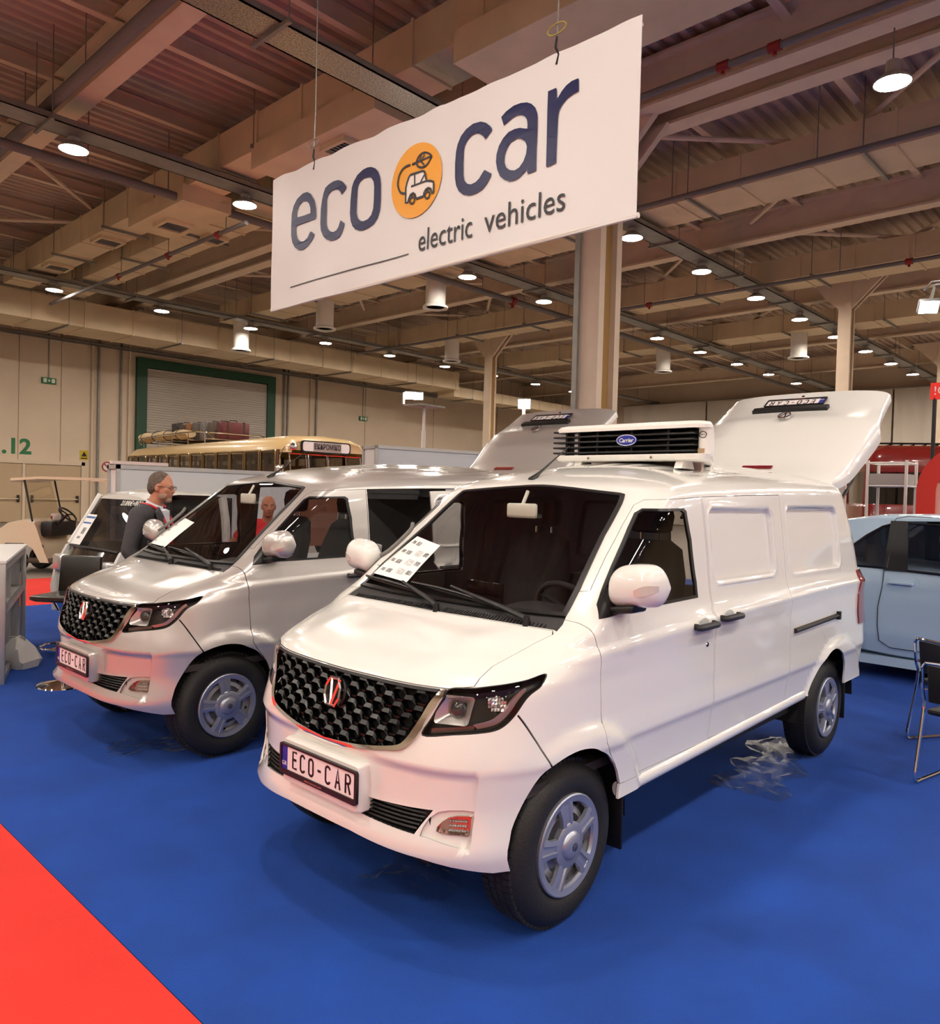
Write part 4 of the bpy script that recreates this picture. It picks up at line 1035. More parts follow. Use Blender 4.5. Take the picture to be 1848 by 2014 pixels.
    for (x, z0, z1) in ((-.02, .80, 1.185), (-.18, .75, 1.215), (-.34, .75, 1.205), (-.46, .78, 1.12), (-.48, .80, .98)):
        ring.append([(x, -.76, z0), (x, .76, z0), (x, .76, z1-.015), (x, .55, z1+.008), (x, .40, z1+.03), (x, .20, z1+.008), (x, -.2, z1), (x, -.76, z1-.015)])
    db.loft(ring); dash = db.build('dashboard', K['plast'], van)
    hood_ = MB(); hood_.sphere((-.30, .38, 1.205), (.15, .21, .07), 20, 10); hood_.build('instrument_hood', K['plast'], dash)
    tab = MB(); tab.rbox((-.37, -.14, 1.20), (-.35, .10, 1.33), .006); tab.build('display', mat('screen_black', '#070707', .1), dash)
    stw = MB(); Mw = roty(-.95); n = 36
    stw.tube([Mw@np.array([.185*math.cos(2*PI*i/n), .185*math.sin(2*PI*i/n), 0])+np.array([-.56, .38, 1.20]) for i in range(n)], .015, 8, closed=True)
    for a in (0, 2.2, -2.2): stw.tube([np.array([-.56, .38, 1.20]), Mw@np.array([.18*math.cos(a+PI), .18*math.sin(a+PI), 0])+np.array([-.56, .38, 1.20])], .014, 6)
    stw.cyl((-.56, .38, 1.20), (-.40, .38, 1.08), .045, .05, n=14); stw.build('steering_wheel', K['seat'], van)
    for y in (.38, -.38):
        sb = MB(); sb.rbox((-1.28, y-.25, .88), (-.74, y+.25, 1.02), .05); seat = sb.build('seat', K['seat'], van)
        bk = MB(); ring = []
        for (z, hw, x0, th) in ((.98, .23, -1.16, .14), (1.15, .25, -1.20, .15), (1.35, .24, -1.26, .13), (1.50, .20, -1.30, .10), (1.545, .13, -1.31, .06)):
            ring.append([(x0+p[0], y+p[1], z) for p in rrect(-th/2, -hw, th/2, hw, min(.05, th*.45), 4)])
        bk.loft(ring); bk.build('backrest', K['seat'], seat)
        hr = MB(); ring = []
        for (z, hw, th) in ((1.585, .09, .05), (1.60, .125, .10), (1.68, .135, .115), (1.75, .12, .10), (1.775, .08, .05)):
            ring.append([(-1.31+p[0], y+p[1], z) for p in rrect(-th/2, -hw, th/2, hw, min(.04, th*.45), 4)])
        hr.loft(ring); hr.build('headrest', K['seat'], seat)
        ps = MB()
        for dy in (-.06, .06): ps.cyl((-1.31, y+dy, 1.52), (-1.31, y+dy, 1.60), .007, n=8)
        ps.build('headrest_post', K['chrome'], seat)
    rm = MB(); rm.rbox((-.60, -.075, 1.655), (-.575, .125, 1.735), .02); rm.cyl((-.60, .02, 1.73), (-.64, .02, 1.80), .01, n=8); rm.build('cabin_mirror', mat('mirror_grey', '#b9b9ac', .3), van)
    for sd in (-1,):
        gh = MB(); gh.tube(catmull([(-.20, .66*sd, 1.42), (-.24, .62*sd, 1.46), (-.36, .60*sd, 1.56), (-.40, .62*sd, 1.60)], 4), .012, 8); gh.build('grab_handle', mat('grab_grey', '#6c6a66', .6), van)
    hl = MB(); ring = [[(x, y, z-.045) for y, z in ((-.62, 1.80), (-.4, 1.85), (0, 1.87), (.4, 1.85), (.62, 1.80))] for x, dz in ((-.95, 0), (-1.6, .0))]
    # raised tailgate
    v_ = np.linspace(0, 1, 26); pc = pch([0, .18, .35, .5, .62, .70, .85, 1.], [-3.52, -3.74, -3.92, -4.08, -4.22, -4.33, -4.52, -4.70]); pz = pch([0, .18, .35, .5, .62, .70, .85, 1.], [1.985, 2.115, 2.27, 2.42, 2.525, 2.57, 2.68, 2.80])
    hwf = pch([0, .1, .3, .5, .60, .68, .76, 1.], [.60, .655, .70, .745, .755, .735, .715, .70])
    dropf = pch([0, .3, .55, .64, .72, 1.], [.05, .12, .15, .11, .05, .05])
    U = np.linspace(-1, 1, 41); ringo = []; ringi = []
    for v in v_:
        x0, z0, hw, dr = float(pc(v)), float(pz(v)), float(hwf(v)), float(dropf(v))
        tx = np.array([float(pc(min(1, v+.02))-pc(max(0, v-.02))), 0, float(pz(min(1, v+.02))-pz(max(0, v-.02)))]); tx /= np.linalg.norm(tx); nrm = np.array([-tx[2]*-1, 0, -tx[0]]); nrm = np.array([tx[2], 0, -tx[0]])
        ro = []; ri = []
        for u in U:
            y = hw*math.sin(u*PI/2)*(1/1.0); d_ = dr*abs(u)**3.5+.035*u*u+.012
            p = np.array([x0, y, z0])-nrm*d_; ro.append(tuple(p)); ri.append(tuple(p-nrm*.045))
        ringo.append(ro); ringi.append(ri)
    tg = MB()
    full = [ro+ri[::-1] for ro, ri in zip(ringo, ringi)]
    tg.loft(full, closed=True, cap=True); gate = tg.build('tailgate', paint, van, smooth=40)
    def gp(v, y, off=0.):
        x0, z0 = float(pc(v)), float(pz(v)); tx = np.array([float(pc(min(1, v+.02))-pc(max(0, v-.02))), 0, float(pz(min(1, v+.02))-pz(max(0, v-.02)))]); tx /= np.linalg.norm(tx); nrm = np.array([tx[2], 0, -tx[0]])
        u = math.asin(max(-1, min(1, y/float(hwf(v)))))*2/PI; d_ = float(dropf(v))*abs(u)**3.5+.035*u*u+.012
        return np.array([x0, y, z0])+nrm*(off-d_), basis((0, -1, 0) if False else (0, 1, 0), tx*-1, nrm*1), nrm, tx
    # third brake light, emblem, plate under its black bar, keyhole
    bl = MB(); bl.loft([[gp(.10+dv, y, .012)[0] for dv, y in ((0, yy), (.03, yy))]+[gp(.10+dv, yy, -.01)[0] for dv in (.03, 0)] for yy in np.linspace(-.125, .125, 9)]); bl.build('brake_light', K['red'], gate)
    P_, _, nr, tx = gp(.62, .0, .026); B_ = basis((0, -1, 0), -tx, np.cross((0, -1, 0), -tx))
    place(emblem_mb(.125), B_, P_).build('tailgate_emblem', K['chrome'], gate, smooth=0)
    bar = MB(); bar.loft([[gp(.74, yy, .0)[0], gp(.74, yy, .03)[0], gp(.785, yy, .03)[0], gp(.785, yy, .0)[0]] for yy in np.linspace(-.36, .30, 9)]); bar.build('plate_bar', K['black'], gate)
    P_, _, nr, tx = gp(.845, -.02, .02); B_ = basis((0, -1, 0), -tx, np.cross((0, -1, 0), -tx)); plate_parts(gate, P_, B_)
    kh = MB(); P_, _, nr, tx = gp(.95, .0, .0); kh.cyl(P_, P_+nr*.006, .012, n=12); kh.build('gate_lock', K['black'], gate)
    for sd in (1, -1):
        st = MB(); A = np.array([-3.55, .60*sd, 1.62]); Bq = np.array([-4.18, .655*sd, 2.10]); st.cyl(A, A+(Bq-A)*.55, .014, n=8); st.cyl(A+(Bq-A)*.5, Bq, .009, n=8); st.build('gas_strut', K['black'], van)
    return van
WHITE_PAINT = mat('paint_white', '#e8e7e2', .22, 0, 1.)
SILVER_PAINT = mat('paint_silver', '#cbc7c3', .30, .5, 1.)
white_van = build_van('delivery_van', 'white delivery van with a cooling unit on its roof, parked in front on blue carpet', (2.60, 2.64, 0), PI+.0067, WHITE_PAINT)
silver_van = build_van('delivery_van', 'silver delivery van with opened sliding door, parked behind the white one', (2.62, 5.41, 0), PI+.0067, SILVER_PAINT, True)
# ================================================================== the hanging banner
B_E_OUT = [(0.935,4.939,1),(0.946,4.965),(0.942,5.057),(0.909,5.156),(0.833,5.252),(0.758,5.295),(0.672,5.298),(0.561,5.26),(0.487,5.191),(0.452,5.097),(0.445,4.954),(0.449,4.843),(0.478,4.757),(0.532,4.689),(0.622,4.635),(0.71,4.625),(0.795,4.651),(0.878,4.705),(0.926,4.759,1),(0.849,4.814,1),(0.832,4.8),(0.791,4.751),(0.718,4.723),(0.656,4.732),(0.592,4.771),(0.558,4.828),(0.549,4.895),(0.554,4.937,1),(0.66,4.939)]
B_E_IN = [(0.556,5.038,1),(0.56,5.109),(0.602,5.172),(0.675,5.204),(0.744,5.192),(0.8,5.154),(0.833,5.089),(0.835,5.029,1),(0.707,5.029)]
B_C1 = [(1.434,5.097,1),(1.405,5.14),(1.359,5.175),(1.303,5.189),(1.235,5.188),(1.173,5.159),(1.151,5.112),(1.151,5.023),(1.148,4.906),(1.151,4.822),(1.176,4.772),(1.229,4.733),(1.287,4.714),(1.343,4.723),(1.381,4.752),(1.412,4.806),(1.419,4.817,1),(1.494,4.765,1),(1.486,4.736),(1.445,4.671),(1.402,4.632),(1.324,4.618),(1.233,4.625),(1.151,4.66),(1.091,4.71),(1.047,4.782),(1.033,4.862),(1.038,5.035),(1.058,5.128),(1.084,5.198),(1.117,5.252),(1.186,5.276),(1.276,5.287),(1.367,5.279),(1.434,5.247),(1.486,5.2),(1.516,5.166,1),(1.509,5.147)]
B_O_OUT = [(1.932,5.277),(1.994,5.246),(2.046,5.197),(2.078,5.134),(2.093,5.047),(2.097,4.886),(2.087,4.774),(2.054,4.704),(1.996,4.652),(1.915,4.628),(1.833,4.619),(1.77,4.626),(1.695,4.655),(1.64,4.703),(1.605,4.771),(1.589,4.854),(1.596,5.006),(1.613,5.135),(1.643,5.194),(1.704,5.251),(1.798,5.286),(1.87,5.289)]
B_O_IN = [(1.895,5.179),(1.941,5.154),(1.974,5.11),(1.984,5.056),(1.986,4.913),(1.979,4.818),(1.951,4.759),(1.901,4.725),(1.829,4.716),(1.776,4.73),(1.728,4.77),(1.704,4.828),(1.702,4.902),(1.707,5.046),(1.714,5.123),(1.75,5.167),(1.812,5.187)]
B_C2 = [(3.588,5.095,1),(3.558,5.133),(3.517,5.166),(3.467,5.186),(3.407,5.184),(3.348,5.151),(3.314,5.11),(3.306,5.053),(3.305,4.944),(3.309,4.833),(3.326,4.777),(3.363,4.739),(3.414,4.72),(3.474,4.725),(3.523,4.749),(3.561,4.789),(3.589,4.81,1),(3.676,4.752,1),(3.665,4.723),(3.623,4.673),(3.566,4.634),(3.488,4.617),(3.398,4.619),(3.316,4.648),(3.252,4.697),(3.213,4.762),(3.195,4.841),(3.192,4.974),(3.201,5.083),(3.22,5.151),(3.264,5.219),(3.334,5.264),(3.424,5.288),(3.523,5.277),(3.593,5.243),(3.642,5.2),(3.668,5.164,1),(3.663,5.148)]
B_A_OUT = [(3.778,5.238,1),(3.837,5.273),(3.928,5.296),(4.009,5.292),(4.081,5.274),(4.135,5.243),(4.18,5.195),(4.203,5.144),(4.209,5.102),(4.21,4.968),(4.206,4.835),(4.207,4.64,1),(4.118,4.633,1),(4.107,4.646),(4.103,4.682,1),(4.06,4.651),(4.007,4.624),(3.953,4.617),(3.907,4.622),(3.842,4.652),(3.784,4.702),(3.749,4.768),(3.73,4.843),(3.734,4.912),(3.76,4.982),(3.809,5.038),(3.872,5.075),(3.945,5.081),(4.008,5.072),(4.063,5.049),(4.094,5.039,1),(4.095,5.076),(4.087,5.119),(4.063,5.157),(4.022,5.184),(3.968,5.197),(3.914,5.19),(3.86,5.172),(3.814,5.151,1)]
B_A_IN = [(3.976,4.989),(4.03,4.968),(4.076,4.929),(4.095,4.883),(4.089,4.82),(4.06,4.76),(4.012,4.718),(3.959,4.706),(3.904,4.723),(3.856,4.76),(3.831,4.816),(3.833,4.878),(3.859,4.933),(3.903,4.976)]
B_R = [(4.321,5.289,1),(4.409,5.288,1),(4.415,5.277),(4.42,5.2,1),(4.432,5.196),(4.472,5.239),(4.519,5.271),(4.575,5.288),(4.642,5.288,1),(4.649,5.275),(4.65,5.179,1),(4.595,5.175),(4.531,5.157),(4.484,5.127),(4.449,5.086),(4.438,5.037),(4.434,4.934),(4.43,4.771),(4.429,4.646,1),(4.328,4.636,1),(4.319,4.646),(4.32,4.869),(4.318,5.134)]
B_ICON = {'CABLE':[(2.564,5.127),(2.502,5.129),(2.443,5.111),(2.4,5.068),(2.38,5.014),(2.378,4.965),(2.402,4.909),(2.437,4.873),(2.497,4.854)],'DASH':[(2.589,5.125),(2.654,5.127)],'LEAF':[(2.654,5.122),(2.667,5.162),(2.709,5.194),(2.765,5.198),(2.822,5.175),(2.868,5.136),(2.852,5.112),(2.825,5.081),(2.784,5.059),(2.728,5.059),(2.684,5.08),(2.662,5.106)],'V1':[(2.661,5.13),(2.854,5.137)],'V2':[(2.689,5.137),(2.723,5.176)],'V3':[(2.732,5.135),(2.766,5.178)],'V4':[(2.711,5.131),(2.77,5.072)],'BODY':[(2.505,4.756),(2.505,4.845),(2.503,4.904),(2.523,4.958),(2.55,5.009),(2.571,5.023),(2.637,5.021),(2.743,5.019),(2.772,5.007),(2.787,4.967),(2.807,4.905),(2.867,4.889),(2.905,4.87),(2.91,4.831),(2.909,4.76),(2.892,4.76),(2.87,4.808),(2.834,4.829),(2.8,4.821),(2.773,4.789),(2.763,4.762),(2.668,4.761),(2.645,4.806),(2.615,4.83),(2.579,4.822),(2.551,4.785),(2.538,4.754)],'B1':[(2.633,5.017),(2.637,4.909)],'B2':[(2.583,4.903),(2.705,4.904),(2.807,4.905)],'B3':[(2.773,4.971),(2.719,4.908)]}
from mathutils.geometry import tessellate_polygon
BAN_A = 5.36
def ban(u, v, off=0.):
    """point on the banner: u metres from its left edge, v height; gentle folds in the cloth"""
    k = max(0, 1-((u-1.6)/1.8)**2)*.5+.5
    x = BAN_A-off-.012*math.sin(u*1.3+.4)-.004*math.sin(u*6.1+v*2.2)*k-.004*math.sin(u*17+v*5)*max(0, v-5.35)*3-.007*math.sin((u*.7-v)*5.2)*k*max(0, min(1, (4.9-v)*1.5))
    return (x, 8.56-u, v)
def chaikin(P):
    out = []; n = len(P)
    for i in range(n):
        p = P[i]
        if len(p) > 2: out.append(np.array(p[:2], float)); continue
        a, b, c = np.array(P[i-1][:2], float), np.array(p[:2], float), np.array(P[(i+1) % n][:2], float)
        out += [b*.75+a*.25, b, b*.75+c*.25]
    return out
def flat_shape(outs, off):
    loops = [[tuple(p) for p in chaikin(o)] for o in outs]
    vs = [p for l in loops for p in l]; tris = tessellate_polygon([[Vector((p[0], p[1], 0)) for p in l] for l in loops])
    mb = MB(); mb.add([ban(p[0], p[1], off) for p in vs], [tuple(t) for t in tris]); return mb
banner = thing('banner', 'white banner reading eco car electric vehicles hanging above the vans', 'banner', (0, 0, 0))
NU, NV = 120, 40; mb = MB()
def vtop(u): return 5.63-.05*u/5.24+.010*math.sin(u*9)*(.4 if u > 3 else 1)
G = []
for off in (0., -.006):
    for i in range(NU+1):
        u = 5.24*i/NU
        for j in range(NV+1):
            q = j/NV; G.append(ban(u, 4.0+(vtop(u)-4.0)*q, off))
n1 = (NU+1)*(NV+1); f = []
for i in range(NU):
    for j in range(NV):
        a = i*(NV+1)+j; b = (i+1)*(NV+1)+j; f += [(a, a+1, b+1, b), (n1+a, n1+b, n1+b+1, n1+a+1)]
for i in range(NU):
    a = i*(NV+1); b = (i+1)*(NV+1); f += [(a, b, n1+b, n1+a), (a+NV, n1+a+NV, n1+b+NV, b+NV)]
for j in range(NV):
    f += [(j, n1+j, n1+j+1, j+1), (NU*(NV+1)+j, NU*(NV+1)+j+1, n1+NU*(NV+1)+j+1, n1+NU*(NV+1)+j)]
mb.add(G, f); cloth = mb.build('cloth', mat('banner_vinyl', '#e3e2e2', .38, bump=.05, bscale=6.), banner, 60)
mb = MB(); mb.cyl(ban(-.01, 4.02, -.02), ban(5.25, 4.02, -.02), .022, n=10); mb.build('bottom_bar', M_white, banner)
mb = MB(); mb.cyl(ban(.02, 5.58, -.040), ban(5.22, 5.53, -.040), .016, n=10); mb.build('top_bar', M_white, banner)
M_navy = mat('print_navy', '#14184f', .35); M_ink = mat('print_ink', '#26252c', .4)
for nm, outs in (('letter', [B_E_OUT, B_E_IN]), ('letter', [B_C1]), ('letter', [B_O_OUT, B_O_IN]), ('letter', [B_C2]), ('letter', [B_A_OUT, B_A_IN]), ('letter', [B_R])):
    flat_shape(outs, .010).build(nm, M_navy, cloth, 0)
disc = [(2.643+.371*math.cos(2*PI*i/64), 4.951+.371*math.sin(2*PI*i/64), 1) for i in range(64)]
logo = flat_shape([disc], .012).build('logo_disc', mat('print_amber', '#f0a72c', .38), cloth, 0)
flat_shape([[p+(1,) for p in B_ICON['BODY']]], .0150).build('logo_car', mat('print_white', '#efe8e2', .4), logo, 0)
mb = MB()
def line(path, wd, closed=False, off=.0180):
    s_ = stroke(path, wd, 0, closed); n = len(path); mb.add([ban(p[0], p[1], off) for p in s_.v[:2*n]], s_.f[:(n if closed else n-1)])
line(catmull(B_ICON['CABLE'], 5), .022); line(B_ICON['DASH'], .022); line(catmull(B_ICON['LEAF'], 4, True), .020, True)
for k in ('V1', 'V2', 'V3', 'V4'): line(B_ICON[k], .018)
line(B_ICON['BODY'], .024, True)
for k in ('B1', 'B2', 'B3'): line(B_ICON[k], .019)
for c in ((2.603, 4.760), (2.823, 4.762)): line(disc2d(c, .034, 20), .020, True)
mb.build('logo_lines', M_ink, logo, 0)
for word, u0, u1 in (('electric', 2.707, 3.445), ('vehicles', 3.60, 4.542)):
    t = text_mb(word, .262, 0., 'LEFT', 1.)
    xs = [p[0] for p in t.v]; x0, x1 = min(xs), max(xs); ys = [p[1] for p in t.v]; y0 = min(ys); hgt = max(ys)-y0
    t.v = [ban(u0+(x-x0)/(x1-x0)*(u1-u0), 4.216+(y-y0)/hgt*.222, .010) for x, y, z in t.v]; t.build('slogan_word', M_ink, cloth, 0)
mb = MB(); n = 30; P = [(.435+2.119*i/n, 4.228) for i in range(n+1)]; line(P, .012, False, .008); mb.build('rule_line', M_ink, cloth, 0)
for u in (.86, 4.40):
    hk = MB(); zt = vtop(u); x, y, z = ban(u, zt, 0)
    hk.tube([(x, y, z-.10), (x+.005, y-.02, z-.02), (x, y+.015, z+.05), (x, y, z+.14)], .011, 6); hk.build('hook', mat('trim_black', '#0e0d0e'), banner)
    rp = MB(); rp.tube([(x, y, z+.14), (x+.01, y, z+.6), (x, y, 9.4 if u < 2 else 8.9), (x, y, 10.0)], .008, 5); rp.build('hanging_cable', M_galv, banner)
    lp = MB(); n = 20; lp.tube([(x-.01, y+.10*math.cos(2*PI*i/n), z+.20+.045*math.sin(2*PI*i/n)) for i in range(n)], .006, 5, closed=True); lp.build('cable_coil', M_galv, banner) if u < 2 else [lp.build('cable_knot', mat('knot_yellow', '#a99a3a', .6), banner)]

# ================================================================== roof cooling unit on the white van
ac = thing('roof_cooling_unit', 'white refrigeration unit with black front grille on the white van roof', 'cooling unit', (2.60, 2.64, 0), PI+.0067)
Y0, Y1, XF, XB = -.47, .60, -1.55, -2.30; M_acw = mat('unit_white', '#ece9e3', .35, coat=.3); M_ack = mat('unit_black', '#0f0e10', .35)
def tap(x, y, z):       # the housing narrows towards the back
    k = max(0., min(1., (XF-.06-x)/(XF-XB))); return (x, .065+(y-.065)*(1-.66*k), z)
mb = MB(); ring = []
for (z, d) in ((2.195, .0), (2.215, .0), (2.232, .02), (2.240, .06)): ring.append([tap(p[0], p[1], z) for p in rrect(XB+d, Y0+d*.5-.01, XF-d*.8+.03, Y1-d, .07, 5)])
mb.loft(ring); mb.build('top_cover', M_acw, ac)
mb = MB(); ring = []
for (z, d) in ((2.005, .03), (2.012, .01), (2.035, .0), (2.045, .0)): ring.append([tap(p[0], p[1], z) for p in rrect(XB+d, Y0+d-.01, XF-d+.03, Y1-d, .05, 5)])
mb.loft(ring); mb.build('base_bar', M_acw, ac)
mb = MB(); mb.prism(rrect(XB, Y1-.085, XF-.01, Y1, .04, 5), 2.03, 2.21, 'xy'); mb.v = [tap(*p) for p in mb.v]; ck = mb.build('side_cheek', M_acw, ac)
mb = MB(); mb.box((XB+.05, Y0+.10, 2.03), (XF-.12, Y1-.06, 2.21)); mb.v = [tap(*p) for p in mb.v]; core = mb.build('core', M_ack, ac)
for i in range(5):
    z = 2.056+i*.034; mb = MB(); mb.rbox((XF-.10, Y0-.02, z), (XF+.02, Y1-.08, z+.012), .004); mb.build('grille_vane', M_ack, ac)
for y in (Y0+.06, Y0+.16, Y0+.30, Y0+.55, Y0+.80):
    mb = MB(); mb.box((XF-.09, y, 2.045), (XF-.01, y+.016, 2.20)); mb.build('grille_post', M_ack, ac)
mb = MB(); n = 32; mb.prism([(.075+.072*math.cos(2*PI*i/n), 2.133+.036*math.sin(2*PI*i/n)) for i in range(n)], XF+.018, XF+.030, 'yz'); bd = mb.build('maker_badge', mat('badge_blue', '#1f2f93', .3, coat=.5), ac)
mb = MB(); mb.add([(XF+.0305, .075+(.072-w_)*math.cos(2*PI*i/n), 2.133+(.036-w_)*math.sin(2*PI*i/n)) for w_ in (.002, .006) for i in range(n)], [(i, (i+1) % n, n+(i+1) % n, n+i) for i in range(n)]); mb.build('badge_rim', M_white, bd, 0)
t = text_mb('Carrier', .036, .001, 'CENTER', .92, .0006); place(t, basis((0, 1, 0), (0, 0, 1), (1, 0, 0))@np.array([[1, .22, 0], [0, 1, 0], [0, 0, 1.]]), (XF+.031, .075, 2.131)); t.build('badge_lettering', M_white, bd, 0)
mb = MB(); n = 20; mb.add([(XF-.008, Y1-.043+w_*1.25*math.cos(2*PI*i/n), 2.155+w_*math.sin(2*PI*i/n)) for w_ in (.020, .016) for i in range(n)], [(i, (i+1) % n, n+(i+1) % n, n+i) for i in range(n)]); mb.build('round_sticker', M_ink, ck, 0)
t = text_mb('NEOS', .012, .0006); place(t, basis((0, 1, 0), (0, 0, 1), (1, 0, 0)), (XF-.008, Y1-.043, 2.155)); t.build('sticker_lettering', M_ink, ck, 0)
mb = MB(); mb.box((XF-.010, Y1-.07, 2.050), (XF-.006, Y1-.03, 2.075)); mb.build('rating_label', mat('label_brown', '#a58a6c', .6), ck, 0)
for y in (-.20, .25):
    mb = MB(); mb.cyl((XF+.025, y, 2.025), (XF+.034, y, 2.025), .008, n=8); mb.build('bolt', mat('chrome', '#e9e7e4'), ac)
for y in (-.30, .42):
    for x in (XF-.06, XB+.22):
        yy = tap(x, y, 0)[1]; mb = MB(); mb.prism([(-.08, 0), (.08, 0), (.05, .05), (-.05, .05)], yy-.025, yy+.025, 'xz', None, (x, 0, 1.96)); mb.build('mount_foot', M_acw, ac)
mb = MB(); mb.box((XF-.25, -.10, 1.95), (XF-.22, .45, 2.01)); mb.build('hose_cover', mat('label_pink', '#cbb3ac', .6), ac)
# ------------------------------------------------------------------ price sheets behind the wipers
def sheet(name, label, pts, van_loc, pics):
    o = thing(name, label, 'sheet', van_loc, PI+.0067)
    n = 10; A, B, C, D = [np.array(p, float) for p in pts]
    def P(i, j, off):
        u, v = i/n, j/n; st = (1-u)*((1-v)*A+v*B)+u*((1-v)*D+v*C); return on_skin(abs(st[0]), st[1], off+.004*math.sin(3*u+2*v), -1)
    mb = MB(); v = [P(i, j, .010) for i in range(n+1) for j in range(n+1)]+[P(i, j, .009) for i in range(n+1) for j in range(n+1)]; m = (n+1)**2
    f = []
    for i in range(n):
        for j in range(n):
            a = i*(n+1)+j; f += [(a, a+1, a+n+2, a+n+1), (m+a, m+a+n+1, m+a+n+2, m+a+1)]
    mb.add(v, f); pp = mb.build('paper', mat('paper_white', '#f1efec', .6), o, 30)
    r = random.Random(5)
    for (u0, v0, u1, v1, m_) in pics:
        mb = MB(); mb.add([P(u0*n, v0*n, .0115), P(u0*n, v1*n, .0115), P(u1*n, v1*n, .0115), P(u1*n, v0*n, .0115)], [(0, 1, 2, 3)]); mb.build('printed_picture', m_, pp, 0)
    return o
pk = mat('print_photo', '#8f8f90', .6, noise=.8, nscale=60.); pl_ = mat('print_pale', '#c9c9c9', .6, noise=.3, nscale=90.)
pics = []
for j in range(4):
    v0 = .06+j*.24
    pics += [(.10, v0+.05, .22, v0+.12, pk), (.28, v0+.04, .42, v0+.13, pk)]
    if j < 3: pics += [(.80, v0+.10, .94, v0+.20, pk), (.54, v0+.06, .74, v0+.20, pl_)]
sheet('price_sheet', 'white printed sheet with vehicle pictures on the white van windscreen', [(.453, 1.320), (.407, 1.520), (.257, 1.490), (.257, 1.300)], (2.60, 2.64, 0), pics)
sheet('price_sheet', 'white printed sheet tucked on the silver van windscreen', [(.453, 1.310), (.405, 1.510), (.270, 1.490), (.270, 1.300)], (2.62, 5.41, 0), [(.06, .1+.2*i, .16, .16+.2*i, pk) for i in range(4)])
# ================================================================== other vehicles
M_blk = mat('trim_black', '#0e0d0e', .45); M_chr = mat('chrome', '#e9e7e4', .06, 1.); M_dkg = glass('dark_glass', (.30, .30, .31)); M_clr = glass('lamp_glass'); M_tyr = mat('tyre_rubber', '#1b1a19')
def simple_wheel(par, x, y, z, r, w_, hubm, side):
    mb = MB(); s = -1 if side > 0 else 1
    mb.lathe([(r*.58, 0), (r*.62, -s*.01), (r*.80, -s*.012), (r*.94, s*.01), (r, s*.04), (r, s*(w_-.04)), (r*.9, s*w_), (r*.55, s*w_)], 36, 'y'); t = mb.build('tyre', M_tyr, par); t.location = (x, y, z)
    mb = MB(); mb.lathe([(r*.60, s*.0), (r*.55, s*.02), (r*.45, s*.03), (r*.25, s*.0), (r*.12, -s*.012), (.0001, -s*.015)], 28, 'y'); mb.build('hub_cap', hubm, t)
    return t
